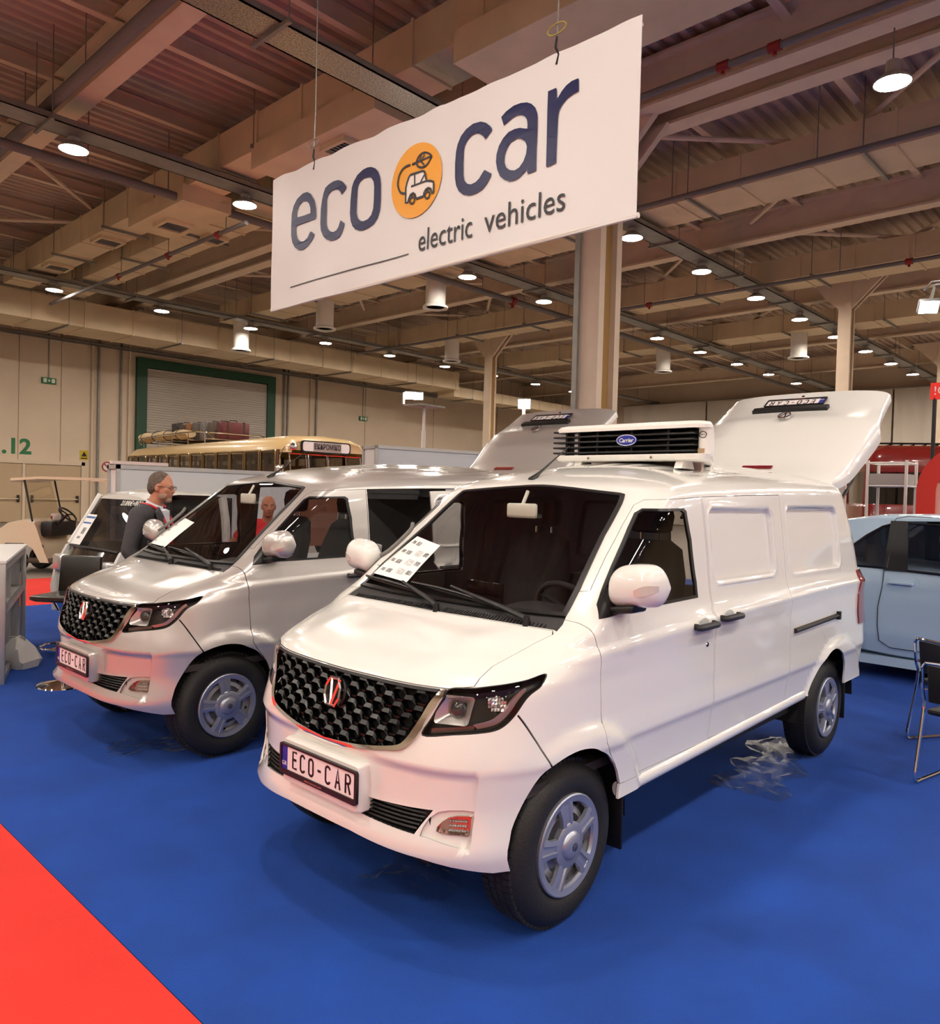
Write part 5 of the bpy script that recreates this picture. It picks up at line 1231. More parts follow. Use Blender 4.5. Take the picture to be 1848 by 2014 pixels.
# ------------------------------------------------------------------ pale blue hatchback at the right
def small_car(label, loc, rz, paint):
    """x forward; nose at +1.9, tail at -1.9"""
    o = thing('hatchback_car', label, 'car', loc, rz)
    # lower body: sections along x
    st = [(-1.93, .58, .62, 1.02), (-1.90, .72, .46, 1.10), (-1.80, .80, .34, 1.15), (-1.5, .845, .26, 1.16), (-.9, .86, .22, 1.15), (0, .865, .20, 1.12), (.6, .86, .20, 1.08), (.95, .855, .22, 1.05), (1.4, .84, .26, .98), (1.75, .78, .32, .86), (1.9, .66, .42, .74), (1.94, .5, .5, .66)]
    rings = []
    for (x, hw, z0, z1) in st:
        prof = [(0, z0), (hw*.80, z0), (hw*.95, z0+.05), (hw*.985, z0+.20*(z1-z0)), (hw, z0+.38*(z1-z0)), (hw*.985, z0+.62*(z1-z0)), (hw*.99, z0+.80*(z1-z0)), (hw*.955, z1-.03), (hw*.90, z1), (hw*.45, z1+.012), (0, z1+.015)]
        rings.append([(x, y, z) for y, z in prof]+[(x, -y, z) for y, z in prof[-2:0:-1]])
    mb = MB(); mb.loft(rings); body = mb.build('lower_body', paint, o, 50)
    # roof and pillars over an open glasshouse
    rst = [(-1.60, .52, 1.50), (-1.45, .60, 1.60), (-1.1, .64, 1.655), (-.5, .655, 1.675), (.1, .645, 1.66), (.5, .62, 1.61), (.62, .58, 1.57)]
    rings = []
    for (x, hw, z) in rst:
        q = [(-hw, z-.045), (-hw*.97, z-.012), (-hw*.75, z+.018), (-hw*.3, z+.03), (0, z+.032), (hw*.3, z+.03), (hw*.75, z+.018), (hw*.97, z-.012), (hw, z-.045), (hw*.9, z-.05), (0, z-.01), (-hw*.9, z-.05)]
        rings.append([(x, y, zz) for y, zz in q])
    mb = MB(); mb.loft(rings); roof = mb.build('roof', paint, o, 50)
    def pillar(p0, p1, w0, w1, th, m, nm='pillar'):
        for sd in (1, -1):
            mb = MB(); P0, P1 = np.array(p0), np.array(p1)
            r = []
            for P, w_ in ((P0, w0), (P1, w1)): r.append([(P[0]-w_/2, P[1]*sd, P[2]), (P[0]+w_/2, P[1]*sd, P[2]), (P[0]+w_/2, (P[1]-th)*sd, P[2]), (P[0]-w_/2, (P[1]-th)*sd, P[2])])
            mb.loft(r); mb.build(nm, m, o, 30)
    pillar((1.10, .80, 1.04), (.50, .63, 1.58), .09, .07, .05, paint); pillar((-.85, .838, 1.12), (-.87, .665, 1.62), .22, .16, .02, M_blk, 'door_pillar')
    # rear quarter: painted sail panel around the small window
    for sd in (1, -1):
        mb = MB(); lo = [(-1.86, .72, 1.12), (-1.10, .80, 1.15)]
        def yv(x, z): return float(np.interp(z, [1.12, 1.62], [np.interp(x, [-1.9, -1.2, 0], [.74, .83, .845]), np.interp(x, [-1.6, -1.1, 0], [.55, .645, .655])]))
        P = [(-1.88, 1.12), (-1.84, 1.22), (-1.72, 1.38), (-1.60, 1.50), (-1.45, 1.60), (-1.1, 1.64), (-.92, 1.645), (-.92, 1.575), (-1.02, 1.555), (-1.16, 1.46), (-1.34, 1.30), (-1.41, 1.20), (-1.42, 1.14)]
        mb.add([(x, yv(x, z)*sd, z) for x, z in P]+[(x, (yv(x, z)-.03)*sd, z) for x, z in P], [tuple(range(13)), tuple(range(25, 12, -1))]+[(i, (i+1) % 13, 13+(i+1) % 13, 13+i) for i in range(13)]); mb.build('quarter_panel', paint, o, 30)
        Q = [(-1.42, 1.14), (-1.41, 1.20), (-1.34, 1.30), (-1.16, 1.46), (-1.02, 1.555), (-.96, 1.575), (-.90, 1.58), (-.93, 1.14)]
        mb = MB(); mb.add([(x, (yv(x, z)-.010)*sd, z) for x, z in Q], [tuple(range(8))]); mb.build('quarter_window', M_dkg, o, 0)
        fr = MB(); fr.tube([(x, (yv(x, z)-.004)*sd, z) for x, z in Q], .014, 6, closed=True); fr.build('window_trim', M_blk, o)
        Q = [(-.75, 1.13), (-.79, 1.60), (.42, 1.56), (1.04, 1.06)]
        mb = MB(); mb.add([(x, (float(np.interp(z, [1.1, 1.62], [.84, .655]))-.008)*sd, z) for x, z in Q], [(0, 1, 2, 3)]); mb.build('door_window', glass('side_glass', (.62, .62, .62)), o, 0)
        fr = MB(); fr.tube([(x, (float(np.interp(z, [1.1, 1.62], [.84, .655]))-.002)*sd, z) for x, z in Q], .013, 6, closed=True); fr.build('window_trim', M_blk, o)
        # shut lines drawn as thin recess beads
        sl = MB(); sl.tube([(x, y*sd, z) for x, y, z in ((-.95, .836, 1.12), (-.96, .850, .95), (-.99, .862, .75), (-.99, .860, .55), (-.97, .852, .40), (-.87, .846, .34), (.3, .85, .33), (.85, .846, .33))], .004, 5); sl.build('shut_line', M_blk, o)
        s2 = MB(); s2.tube([(x, y*sd, z) for x, y, z in ((-.93, .662, 1.60), (-.90, .662, 1.645), (-.80, .668, 1.668), (.2, .664, 1.66), (.45, .642, 1.62))], .004, 5); s2.build('shut_line', M_blk, o)
        dh = MB(); dh.rbox((-.90, .835 if sd > 0 else -.880, .985), (-.68, .880 if sd > 0 else -.835, 1.012), .010); dh.build('door_handle', paint, o)
        for x in (-1.50, 1.22):
            simple_wheel(o, x, .845*sd, .31, .31, .19, mat('hub_silver', '#a9adba'), sd)
            wa = MB(); n = 16; A = [PI*i/n for i in range(n+1)]
            wa.loft([[(x+rr*math.cos(a), .862*sd, .31+rr*math.sin(a)) for a in A] for rr in (.33, .37)], closed=False); wa.build('arch_trim', M_blk, o)
        tl = MB(); tl.rbox((-1.93, .50 if sd > 0 else -.70, .85), (-1.84, .70 if sd > 0 else -.50, 1.02), .02); tl.build('tail_lamp', mat('tail_red', '#7d0f16'), o)
    mb = MB(); mb.add([(-1.60, -.52, 1.49), (-1.60, .52, 1.49), (-1.88, .66, 1.13), (-1.88, -.66, 1.13)], [(0, 1, 2, 3)]); mb.build('rear_window', M_dkg, o, 0)
    mb = MB(); mb.add([(.60, -.56, 1.55), (.60, .56, 1.55), (1.14, .76, 1.06), (1.14, -.76, 1.06)], [(0, 1, 2, 3)]); mb.build('windscreen', glass('side_glass'), o, 0)
    mb = MB(); mb.box((-1.6, -.84, .15), (1.6, .84, .24)); mb.build('sill', paint, o)
    M_st = mat('seat_grey', '#a8a49c', .8)
    for y in (.36, -.36):
        for x in (-.35, -1.05):
            mb = MB(); ring = []
            for (z, hw, dx, th) in ((.70, .24, .0, .16), (1.05, .25, -.06, .16), (1.28, .20, -.12, .12), (1.36, .12, -.14, .10), (1.45, .125, -.15, .11), (1.54, .10, -.16, .08)):
                ring.append([(x+dx+p[0], y+p[1], z) for p in rrect(-th/2, -hw, th/2, hw, .04, 3)])
            mb.loft(ring); mb.build('seat', M_st, o)
    return o
blue_paint = mat('paint_pale_blue', '#b3cde2', .3, coat=.8)
small_car('pale blue hatchback car parked behind the white van at the right', (9.46, 1.36, 0), -PI/2, blue_paint)
small_car('dark blue small car peeking out beyond the white van tail', (12.0, 1.55, 0), -PI/2+.2, mat('paint_dark_blue', '#27394f', .25, coat=1.))
# ------------------------------------------------------------------ small white pickup truck cab behind the silver van
tr = thing('mini_truck', 'small white truck with black front band, left of the silver van', 'truck', (3.18, 8.70, 0), PI)
M_tw = mat('truck_white', '#e9e8e3', .3, coat=.8)
# x forward (towards -X of the hall), front face at x=0, cab to x=-1.35, flatbed behind
def cab_ring(x_low, x_mid, x_top): pass
for sd in (1, -1):
    mb = MB(); P = [(.02, .34), (.04, .62), (.00, .84), (-.12, 1.08), (-.20, 1.11), (-1.35, 1.11), (-1.35, .34)]
    mb.prism(P, .70*sd, .76*sd, 'xz'); mb.build('cab_side', M_tw, tr, 30)
mb = MB(); ring = [[(.06-.10*abs(u)**3, .74*u, .34), (.07-.10*abs(u)**3, .74*u, .60), (.05-.10*abs(u)**3, .74*u, .80), (.0-.10*abs(u)**3, .74*u, .82), (-.05, .74*u, .34)] for u in np.linspace(-1, 1, 21)]
mb.loft(ring); mb.build('bumper', M_tw, tr, 40)
mb = MB(); ring = [[(.03-.09*abs(u)**3, .735*u, .82), (-.10-.07*abs(u)**3, .735*u, 1.06), (-.14, .735*u, 1.07), (-.14, .735*u, .82)] for u in np.linspace(-1, 1, 21)]
mb.loft(ring); mb.build('front_band', mat('gloss_black', '#0b0a0b', .15, coat=1.), tr, 40)
for sd in (1, -1):
    mb = MB(); mb.rbox((-.12, .52 if sd > 0 else -.75, .80), (.03, .75 if sd > 0 else -.52, .98), .03); hl_ = mb.build('headlamp', mat('lamp_reflector', '#d9d8d4', .12, .9, bump=.9, bscale=40), tr)
    mb = MB(); mb.tube([(-.16, .735*sd, 1.09), (-.34, .715*sd, 1.40), (-.47, .68*sd, 1.66)], .035, 8); mb.build('pillar', M_tw, tr)
    mb = MB(); mb.tube([(-1.30, .735*sd, 1.10), (-1.30, .70*sd, 1.40), (-1.28, .66*sd, 1.66)], .05, 8); mb.build('pillar', M_tw, tr)
    mb = MB(); mb.add([(-.24, .73*sd, 1.11), (-.50, .68*sd, 1.63), (-1.26, .66*sd, 1.63), (-1.28, .735*sd, 1.11)], [(0, 1, 2, 3)]); mb.build('door_window', M_dkg, tr, 0)
    for x in (-.55, -2.75): simple_wheel(tr, x, .74*sd, .29, .29, .17, mat('rim_steel', '#b9b9be'), sd)
mb = MB(); ring = []
for (x, z, hw) in ((-.44, 1.665, .62), (-.50, 1.70, .66), (-.75, 1.735, .68), (-1.2, 1.73, .68), (-1.36, 1.68, .66)): ring.append([(x, y*hw, z-.05*abs(y)**3) for y in np.linspace(-1, 1, 13)]+[(x, y*hw, z-.05) for y in np.linspace(1, -1, 13)])
mb.loft(ring); mb.build('roof', M_tw, tr, 50)
mb = MB(); mb.add([(-.15, -.68, 1.09), (-.15, .68, 1.09), (-.46, .62, 1.64), (-.46, -.62, 1.64)], [(0, 1, 2, 3)]); ws = mb.build('windscreen', M_dkg, tr, 0)
mb = MB(); mb.box((-1.38, -.70, .40), (-1.33, .70, 1.66)); mb.box((-1.3, -.70, .34), (-.10, .70, .42)); mb.build('cab_back', M_blk, tr, 0)
mb = MB(); mb.tube([(-.13, -.66, 1.08), (-.12, 0, 1.085), (-.13, .66, 1.08)], .012, 6); mb.build('wiper_blade', M_blk, tr)
mb = MB(); mb.box((-3.4, -.76, .62), (-1.42, .76, .70)); mb.box((-3.4, -.76, .70), (-1.42, -.72, 1.0)); mb.box((-3.4, .72, .70), (-1.42, .76, 1.0)); mb.box((-3.4, -.35, .42), (-1.0, .35, .62)); mb.build('load_bed', M_tw, tr, 0)
t = text_mb('23.890€+ΦΠΑ', .085, .002, 'CENTER', 1., .001); sl_ = np.array([-.31, 0, .55]); sl_ /= np.linalg.norm(sl_); place(t, basis((0, 1, 0), sl_, np.cross((0, 1, 0), sl_)), (-.415, .30, 1.575)); t.build('price_lettering', M_white, ws, 0)
sh = thing('price_sheet', 'white and blue price sheet leaning on the small truck windscreen', 'sheet', (3.18, 8.70, 0), PI)
sx = np.cross((0, 1, 0), sl_); mb = MB(); mb.box((-.13, -.19, .004), (.13, .19, .006)); place(mb, basis((0, 1, 0), sl_, sx), (-.225+.02, -.44, 1.265)); pp = mb.build('paper', mat('paper_white', '#f1efec'), sh, 0)
for (x0, y0, x1, y1, m_) in ((-.12, .14, .12, .165, mat('print_blue', '#2b5fa8', .5)), (-.12, .07, .10, .09, mat('print_blue', '#2b5fa8')), (-.03, -.06, .06, .02, pk), (-.06, -.12, .02, -.09, pk)):
    mb = MB(); mb.box((x0, y0, .0062), (x1, y1, .0068)); place(mb, basis((0, 1, 0), sl_, sx), (-.225+.02, -.44, 1.265)); mb.build('printed_block', m_, pp, 0)
# ------------------------------------------------------------------ two white box bodies behind
def box_truck(label, a0, a1, b0, b1, z0, z1, rz=0.):
    o = thing('cargo_box', label, 'cargo box', (a0, b0, 0), rz); L, W_ = a1-a0, b1-b0
    mb = MB(); mb.box((0.03, 0.02, z0), (L-.03, W_-.02, z1-.03)); bx = mb.build('box_body', mat('box_white', '#dfe0de', .4), o, 0)
    M_al = mat('aluminium', '#c9c9c6', .35, .6)
    for (p, q) in (((0, 0, z0), (.05, .05, z1)), ((L-.05, 0, z0), (L, .05, z1)), ((0, W_-.05, z0), (.05, W_, z1)), ((L-.05, W_-.05, z0), (L, W_, z1)), ((0, 0, z1-.06), (L, .05, z1)), ((0, W_-.05, z1-.06), (L, W_, z1)), ((0, 0, z1-.06), (.05, W_, z1)), ((L-.05, 0, z1-.06), (L, W_, z1)), ((0, 0, z0), (L, .05, z0+.08)), ((0, W_-.05, z0), (L, W_, z0+.08))):
        mb = MB(); mb.box(p, q); mb.build('edge_profile', M_al, bx, 0)
    mb = MB(); mb.box((.05, .05, z1-.02), (L-.05, W_-.05, z1)); mb.build('box_roof', mat('box_white', '#dfe0de'), bx, 0)
    mb = MB(); mb.box((.1, W_*.3, .45), (L-.1, W_*.7, z0)); mb.build('chassis', M_blk, o, 0)
    for x in (.5, L-.5):
        for y, sd in ((.05, -1), (W_-.05, 1)): simple_wheel(o, x, y, .33, .33, .2, mat('rim_steel', '#b9b9be'), sd)
    return o
box_truck('white cargo box body behind the man in the grey suit', 4.66, 7.7, 11.4, 11.75, .75, 2.07)
box_truck('tall white cargo box body between the bus and the tailgates', 8.97, 11.3, 10.80, 11.35, .8, 2.62, -.22)
mb = MB(); mb.box((0, 0, .05), (1.05, .06, 2.15)); o = mb.build('display_board', mat('board_dark', '#1f1a1b', .6), None, 0); o.location = (5.70, 14.2, 0); tag(o, 'dark display board with white top edge behind the cargo box', 'board')
mb = MB(); mb.box((0, -.01, 2.15), (1.05, .07, 2.21)); mb.build('top_edge', M_white, o, 0)
# ------------------------------------------------------------------ vintage coach
bus = thing('vintage_bus', 'cream vintage coach with destination sign and rounded roof', 'bus', (11.25, 15.30, 0), -PI/2-.055)
M_bus = mat('bus_cream', '#d8b983', .3, coat=.7); M_bus2 = mat('bus_brown', '#6b4a33', .35, coat=.6)
Lb = 10.2
def bring(x, hw, zt, zb=.45):
    q = [(-hw, zb), (-hw, 2.0), (-hw*.99, 2.70), (-hw*.97, 2.78), (-hw*.86, 2.78+(zt-2.78)*.62), (-hw*.6, 2.78+(zt-2.78)*.90), (0, zt), (hw*.6, 2.78+(zt-2.78)*.90), (hw*.86, 2.78+(zt-2.78)*.62), (hw*.97, 2.78), (hw*.99, 2.70), (hw, 2.0), (hw, zb)]
    return [(x, y, z) for y, z in q]
def barc(x, hw, zt, z0=2.70):
    q = [(-hw*.99, z0), (-hw*.97, 2.78), (-hw*.86, 2.78+(zt-2.78)*.62), (-hw*.6, 2.78+(zt-2.78)*.90), (0, zt), (hw*.6, 2.78+(zt-2.78)*.90), (hw*.86, 2.78+(zt-2.78)*.62), (hw*.97, 2.78), (hw*.99, z0)]
    return [(x, y, z) for y, z in q]
rs = [(-Lb, .75, 2.80), (-Lb+.05, .95, 2.86), (-Lb+.3, 1.12, 2.95), (-Lb+.8, 1.20, 3.02), (-6, 1.22, 3.06), (-2, 1.22, 3.08), (-.7, 1.20, 3.10), (-.25, 1.16, 3.08), (-.08, 1.10, 3.02), (0, 1.02, 2.96)]
mb = MB(); mb.loft([barc(*r) for r in rs], closed=False); mb.loft([[(x, y, z-.06) for x, y, z in barc(*r)] for r in rs], closed=False); mb.add(barc(*rs[-1]), [tuple(range(9))]); mb.add(barc(*rs[0]), [tuple(range(9))]); roof = mb.build('roof', M_bus, bus, 50)
mb = MB(); mb.loft([[(x, -hw, .45), (x, -hw, 2.08), (x, hw, 2.08), (x, hw, .45)] for x, hw in [(r[0]+(.0), r[1]*1.0) for r in rs]]); mb.build('lower_body', M_bus2, bus, 30)
mb = MB(); mb.loft([[(x, -hw-.012, 1.98), (x, -hw-.012, 2.11), (x, hw+.012, 2.11), (x, hw+.012, 1.98)] for x, hw in [(r[0], r[1]) for r in rs]]); mb.build('waist_band', M_bus, bus, 30)
M_bg = glass('bus_glass', (.42, .38, .33)); nW = 12
for sd in (-1, 1):
    for k in range(nW):
        x0 = -Lb+.55+k*.78; x1 = x0+.70
        hw = 1.215; mb = MB(); P = rrect(x0, 2.13, x1, 2.69, .07, 4); mb.add([(x, (hw-.012)*sd, z) for x, z in P], [tuple(range(len(P)))]); wn = mb.build('side_window', M_bg, bus, 0)
        fr = MB(); fr.tube([(x, hw*sd, z) for x, z in P], .022, 6, closed=True); fr.build('window_frame', mat('frame_bright', '#b99f74', .2, .9), wn)
        cu = MB(); cu.box((x0+.03, (hw-.09)*sd-.01, 2.14), (x0+.17, (hw-.09)*sd+.01, 2.69)); cu.build('curtain', mat('curtain_brown', '#6d5746', .9), wn, 0)
        ps = MB(); ps.box((x1+.005, (hw-.03)*sd-.015, 2.10), (x1+.075, (hw-.03)*sd+.015, 2.71)); ps.build('pillar', M_bus2, bus, 0)
for k in range(11):
    for y in (-.55, .55):
        mb = MB(); mb.rbox((-9.6+k*.8, y-.42, 1.2), (-9.45+k*.8, y+.42, 2.40), .06); mb.build('seat', mat('bus_seat', '#a08a72', .9), bus)
for k, (y0, y1) in enumerate(((-1.0, -.56), (-.53, -.02), (.02, .53), (.56, 1.0))):
    x = .02-.10*abs((y0+y1)/2)**2; mb = MB(); mb.add([(x-.02, y0, 2.12), (x-.02, y1, 2.12), (x-.10, y1, 2.62), (x-.10, y0, 2.62)], [(0, 1, 2, 3)]); wn = mb.build('front_window', M_bg, bus, 0)
    fr = MB(); fr.tube([(x, y0, 2.12), (x, y1, 2.12), (x-.08, y1, 2.62), (x-.08, y0, 2.62)], .025, 6, closed=True); fr.build('window_frame', M_chr, wn)
sg = MB(); sg.prism(rrect(-.78, 2.66, .60, 2.94, .08, 5), -.06, .05, 'yz'); sgn = sg.build('sign_box', M_blk, bus, 30)
mb = MB(); mb.prism(rrect(-.74, 2.69, .56, 2.91, .06, 5), .05, .058, 'yz'); pn = mb.build('sign_panel', mat('sign_lit', '#f0e9e2', .5, emit=.25), sgn, 0)
mb = MB(); mb.prism(rrect(-.46, 2.695, .32, 2.905, .01, 2), .058, .062, 'yz'); mb.build('sign_card', mat('sign_card', '#b7b2ac', .6), sgn, 0)
t = text_mb('ΕΚΔΡΟΜΙΚΟ', .17, .002, 'CENTER', .74, .004); place(t, basis((0, 1, 0), (0, 0, 1), (1, 0, 0)), (.064, -.07, 2.80)); t.build('destination', M_ink, sgn, 0)
mb = MB(); mb.sphere((.02, -.98, 2.78), (.06, .10, .10), 14, 8); mb.build('marker_lamp', M_chr, bus)
mb = MB(); mb.tube([(.0, -1.18, 2.78), (.12, -1.38, 2.55), (.12, -1.38, 2.30)], .015, 6); mb.rbox((.06, -1.48, 2.12), (.14, -1.28, 2.34), .03); mb.build('mirror', M_chr, bus)
for sd in (-1, 1):
    for x in (-1.6, -7.6): simple_wheel(bus, x, 1.2*sd, .48, .48, .28, M_chr, sd)
# roof rack and luggage
rk = MB()
for sd in (-1, 1):
    rk.tube(catmull([(-9.7, .80*sd, 3.10), (-9.6, .82*sd, 3.28), (-6.5, .88*sd, 3.34), (-4.9, .85*sd, 3.32), (-4.5, .80*sd, 3.12)], 5), .025, 6)
rk.tube([(-9.6, -.82, 3.28), (-9.6, .82, 3.28)], .02, 6); rk.tube([(-4.9, -.85, 3.32), (-4.9, .85, 3.32)], .02, 6)
for x in np.arange(-9.3, -4.8, 1.1):
    for sd in (-1, 1): rk.tube([(x, .86*sd, 3.0), (x, .86*sd, 3.33)], .014, 5)
    rk.tube([(x, -.86, 3.14), (x, .86, 3.14)], .016, 5)
rk.build('roof_rack', M_chr, bus)
def on_bus(x, y, z):
    c, s = math.cos(-PI/2-.055), math.sin(-PI/2-.055); return (11.25+c*x-s*y, 15.30+s*x+c*y, z)
lug = [('black leather suitcase at the back of the bus roof rack', '#2a201c', -9.35, .44, .62), ('dark brown suitcase beside the black one on the bus roof', '#46352a', -8.83, .42, .56), ('tan leather suitcase among the luggage on the bus roof', '#8f5a2b', -8.35, .38, .58),
       ('grey suitcase in the middle of the bus roof luggage', '#5f5752', -7.85, .44, .56), ('steel grey trunk in the bus roof luggage', '#77716d', -7.32, .44, .56), ('brown grey suitcase near the front of the bus roof luggage', '#574a41', -6.78, .46, .54), ('dark red suitcase leaning at the front of the bus roof luggage', '#5a1d1f', -6.20, .40, .52)]
for lb, col_, x, w_, h_ in lug:
    o = thing('suitcase', lb, 'suitcase', on_bus(x+1.0, .15, 3.156), -PI/2-.055, 'suitcases on the bus roof')
    mb = MB(); mb.rbox((-w_/2, -.45, 0), (w_/2, .40, h_), .05); mb.build('case', mat('case_'+col_[1:], col_, .5, noise=.2, nscale=6.), o)
    for y in (-.28, .22):
        mb = MB(); mb.box((-w_/2-.008, y-.025, .0), (w_/2+.008, y+.025, h_+.008)); mb.build('strap', mat('strap_brown', '#33241b', .6), o, 0)
    mb = MB(); mb.tube([(0, -.14, h_), (0, -.12, h_+.05), (0, .08, h_+.05), (0, .10, h_)], .014, 6); mb.build('handle', mat('strap_brown', '#33241b'), o)
tp = MB(); n = 28; ring = []
for i in range(n+1):
    u = i/n; r_ = .13+.03*math.sin(u*17); x = -9.95+u*3.6; ring.append([(x, -.62+r_*math.cos(a)*1.5, 3.33+r_*math.sin(a)) for a in np.linspace(0, 2*PI, 13)[:-1]])
tp.loft(ring); c0 = thing('rolled_tarpaulin', 'beige rolled tarpaulin tied along the bus roof rack', 'tarpaulin', (11.25, 15.30, 0), -PI/2-.055); tp.build('canvas_roll', mat('tarp_beige', '#cdb48c', .85, noise=.1, nscale=4.), c0)
for x in (-9.6, -8.7, -7.8, -6.9):
    mb = MB(); mb.tube([(x, -.62+.20*math.cos(a)*1.2, 3.33+.175*math.sin(a)) for a in np.linspace(0, 2*PI, 15)[:-1]], .012, 5, closed=True); mb.build('rope', mat('strap_brown', '#33241b'), c0)
# ------------------------------------------------------------------ golf cart at the far left
gc = thing('golf_cart', 'cream golf cart with canopy in front of the exit doors', 'golf cart', (5.86, 16.60, 0), PI/2+HALL_ANGLE-.02)
M_gc = mat('cart_cream', '#dccfb4', .3, coat=.7)
mb = MB(); cowl_p = [(1.28, .62), (1.20, .80), (.95, .98), (.62, 1.06), (.42, 1.02), (.36, .90), (.20, .44), (.10, .22), (.28, .22), (.44, .50), (.62, .60), (.98, .60), (1.10, .52), (1.25, .48)]
rings = []
for y in (-.56, -.50, 0, .50, .56):
    k = 1 if abs(y) < .53 else .97; rings.append([(x*k, y, z*(1 if abs(y) < .53 else .985)) for x, z in cowl_p])
mb.loft(rings); mb.build('front_cowl', M_gc, gc, 40)
mb = MB(); mb.rbox((-1.15, -.55, .20), (.55, .55, .30), .04); mb.build('floor_pan', mat('cart_floor', '#4a3b30', .7), gc)
mb = MB(); mb.rbox((-1.0, -.54, .30), (-.28, .54, .62), .05); mb.build('seat_base', M_gc, gc)
mb = MB(); mb.rbox((-1.0, -.52, .62), (-.32, .52, .76), .05); mb.build('seat_cushion', mat('cart_seat', '#b7a98e', .7), gc)
mb = MB(); mb.rbox((-1.12, -.50, .80), (-.98, .50, 1.18), .06); mb.build('seat_back', mat('cart_grey', '#5e5c60', .7), gc)
mb = MB(); mb.rbox((.10, -.46, .72), (.34, .46, 1.02), .04); mb.build('dashboard', M_blk, gc)
mb = MB(); n = 24; Mw = roty(-.75); mb.tube([Mw@np.array([.19*math.cos(2*PI*i/n), .19*math.sin(2*PI*i/n), 0])+np.array([-.10, .26, 1.16]) for i in range(n)], .018, 6, closed=True); mb.tube([(-.10, .26, 1.16), (.16, .26, .92)], .03, 8)
for a in (.5, 2.6, 4.7): mb.tube([(-.10, .26, 1.16), tuple(Mw@np.array([.18*math.cos(a), .18*math.sin(a), 0])+np.array([-.10, .26, 1.16]))], .014, 5)
mb.build('steering_wheel', M_blk, gc)
ring = []
for (x, z, hw) in ((.92, 1.83, .50), (.86, 1.855, .58), (.3, 1.90, .60), (-.6, 1.90, .60), (-1.1, 1.865, .58), (-1.2, 1.83, .52)): ring.append([(x, y*hw, z) for y in np.linspace(-1, 1, 9)]+[(x, y*hw, z-.05) for y in np.linspace(1, -1, 9)])
mb = MB(); mb.loft(ring); mb.build('canopy', M_gc, gc, 50)
for sd in (-1, 1):
    mb = MB(); mb.tube([(.22, .54*sd, .52), (.44, .54*sd, .80), (.44, .54*sd, 1.0), (.62, .53*sd, 1.84)], .018, 6); mb.build('canopy_post', M_blk, gc)
    mb = MB(); mb.tube([(-1.05, .50*sd, .70), (-1.05, .52*sd, 1.84)], .018, 6); mb.build('canopy_post', M_blk, gc)
    for x in (.82, -.78): simple_wheel(gc, x, .55*sd, .23, .23, .2, M_gc, sd)
mb = MB(); mb.add([(.46, -.52, 1.02), (.46, .52, 1.02), (.68, .50, 1.82), (.68, -.50, 1.82)], [(0, 1, 2, 3)]); mb.build('windscreen', glass('clear_screen', (.86, .83, .78)), gc, 0)
bp = thing('shopping_bag', 'small white and red bag on the golf cart dashboard', 'bag', (5.65, 16.75, 1.03)); mb = MB(); mb.rbox((-.08, -.09, 0), (.08, .09, .14), .03); mb.build('bag_body', mat('bag_white', '#d8d0c8', .6), bp); mb = MB(); mb.rbox((-.086, -.05, .03), (-.079, .05, .09), .002); mb.build('bag_print', mat('sign_red', '#a32a2c'), bp)
# ------------------------------------------------------------------ things behind at the right
rt = thing('red_truck', 'dark red truck cab behind the white shelving frame', 'truck', (18.4, 4.6, 0), PI/2+.5)
M_rt = mat('truck_red', '#7c1a14', .25, coat=.9)
mb = MB(); ring = []
for (z, hx, hy) in ((.5, 1.0, 1.2), (1.0, 1.05, 1.22), (1.75, 1.05, 1.22), (1.8, 1.0, 1.2)): ring.append([(p[0], p[1], z) for p in rrect(-hx, -hy, hx, hy, .2, 4)])
mb.loft(ring); mb.build('cab_lower', M_rt, rt)
mb = MB(); ring = []
for (z, hx, hy) in ((2.45, 1.0, 1.18), (2.65, 1.02, 1.2), (2.85, .95, 1.12), (3.0, .75, .9)): ring.append([(p[0], p[1], z) for p in rrect(-hx, -hy, hx, hy, .25, 4)])
mb.loft(ring); mb.build('roof', M_rt, rt)
mb = MB(); mb.prism(rrect(-.97, -1.15, .97, 1.15, .2, 4), 1.8, 2.45, 'xy'); mb.build('glazing', mat('black_glass', '#0c0a0a', .08, coat=1.), rt)
for x, y in ((1.0, 1.0), (1.0, -1.0), (-.9, 1.15), (-.9, -1.15)):
    mb = MB(); mb.cyl((x*.97, y*.97, 1.78), (x*.95, y*.95, 2.5), .05, n=8); mb.build('pillar', M_rt, rt)
mb = MB()
for i in range(7): mb.tube([(-.7+i*.22, -.6, 3.0), (-.65+i*.22, .6, 3.04)], .018, 5)
mb.tube([(-.8, -.62, 3.04), (.8, -.62, 3.04)], .02, 5); mb.tube([(-.8, .62, 3.06), (.8, .62, 3.06)], .02, 5); mb.build('roof_rack', M_blk, rt)
for sd in (-1, 1): 
    for x in (-.55, .55): simple_wheel(rt, x, 1.2*sd, .42, .42, .25, mat('rim_steel', '#b9b9be'), sd)
fr = thing('shelving_rack', 'white metal shelving frame in front of the dark red truck', 'frame', (14., 4.06, 0), 0)
for (x, y) in ((0, 0), (0, -.58), (.6, 0), (.6, -.58)):
    mb = MB(); mb.box((x-.02, y-.02, 0), (x+.02, y+.02, 2.52)); mb.build('post', M_white, fr, 0)
for z in (.6, 1.2, 2.10, 2.48):
    for (p, q) in (((0, -.58), (0, 0)), ((.6, -.58), (.6, 0)), ((0, 0), (.6, 0)), ((0, -.58), (.6, -.58))):
        mb = MB(); mb.cyl((p[0], p[1], z), (q[0], q[1], z), .016, n=6); mb.build('rail', M_white, fr)
mb = MB(); mb.box((-.01, -.57, 2.12), (.61, -.01, 2.30)); mb.build('grey_panel', mat('panel_grey', '#a8a29c', .6), fr, 0)
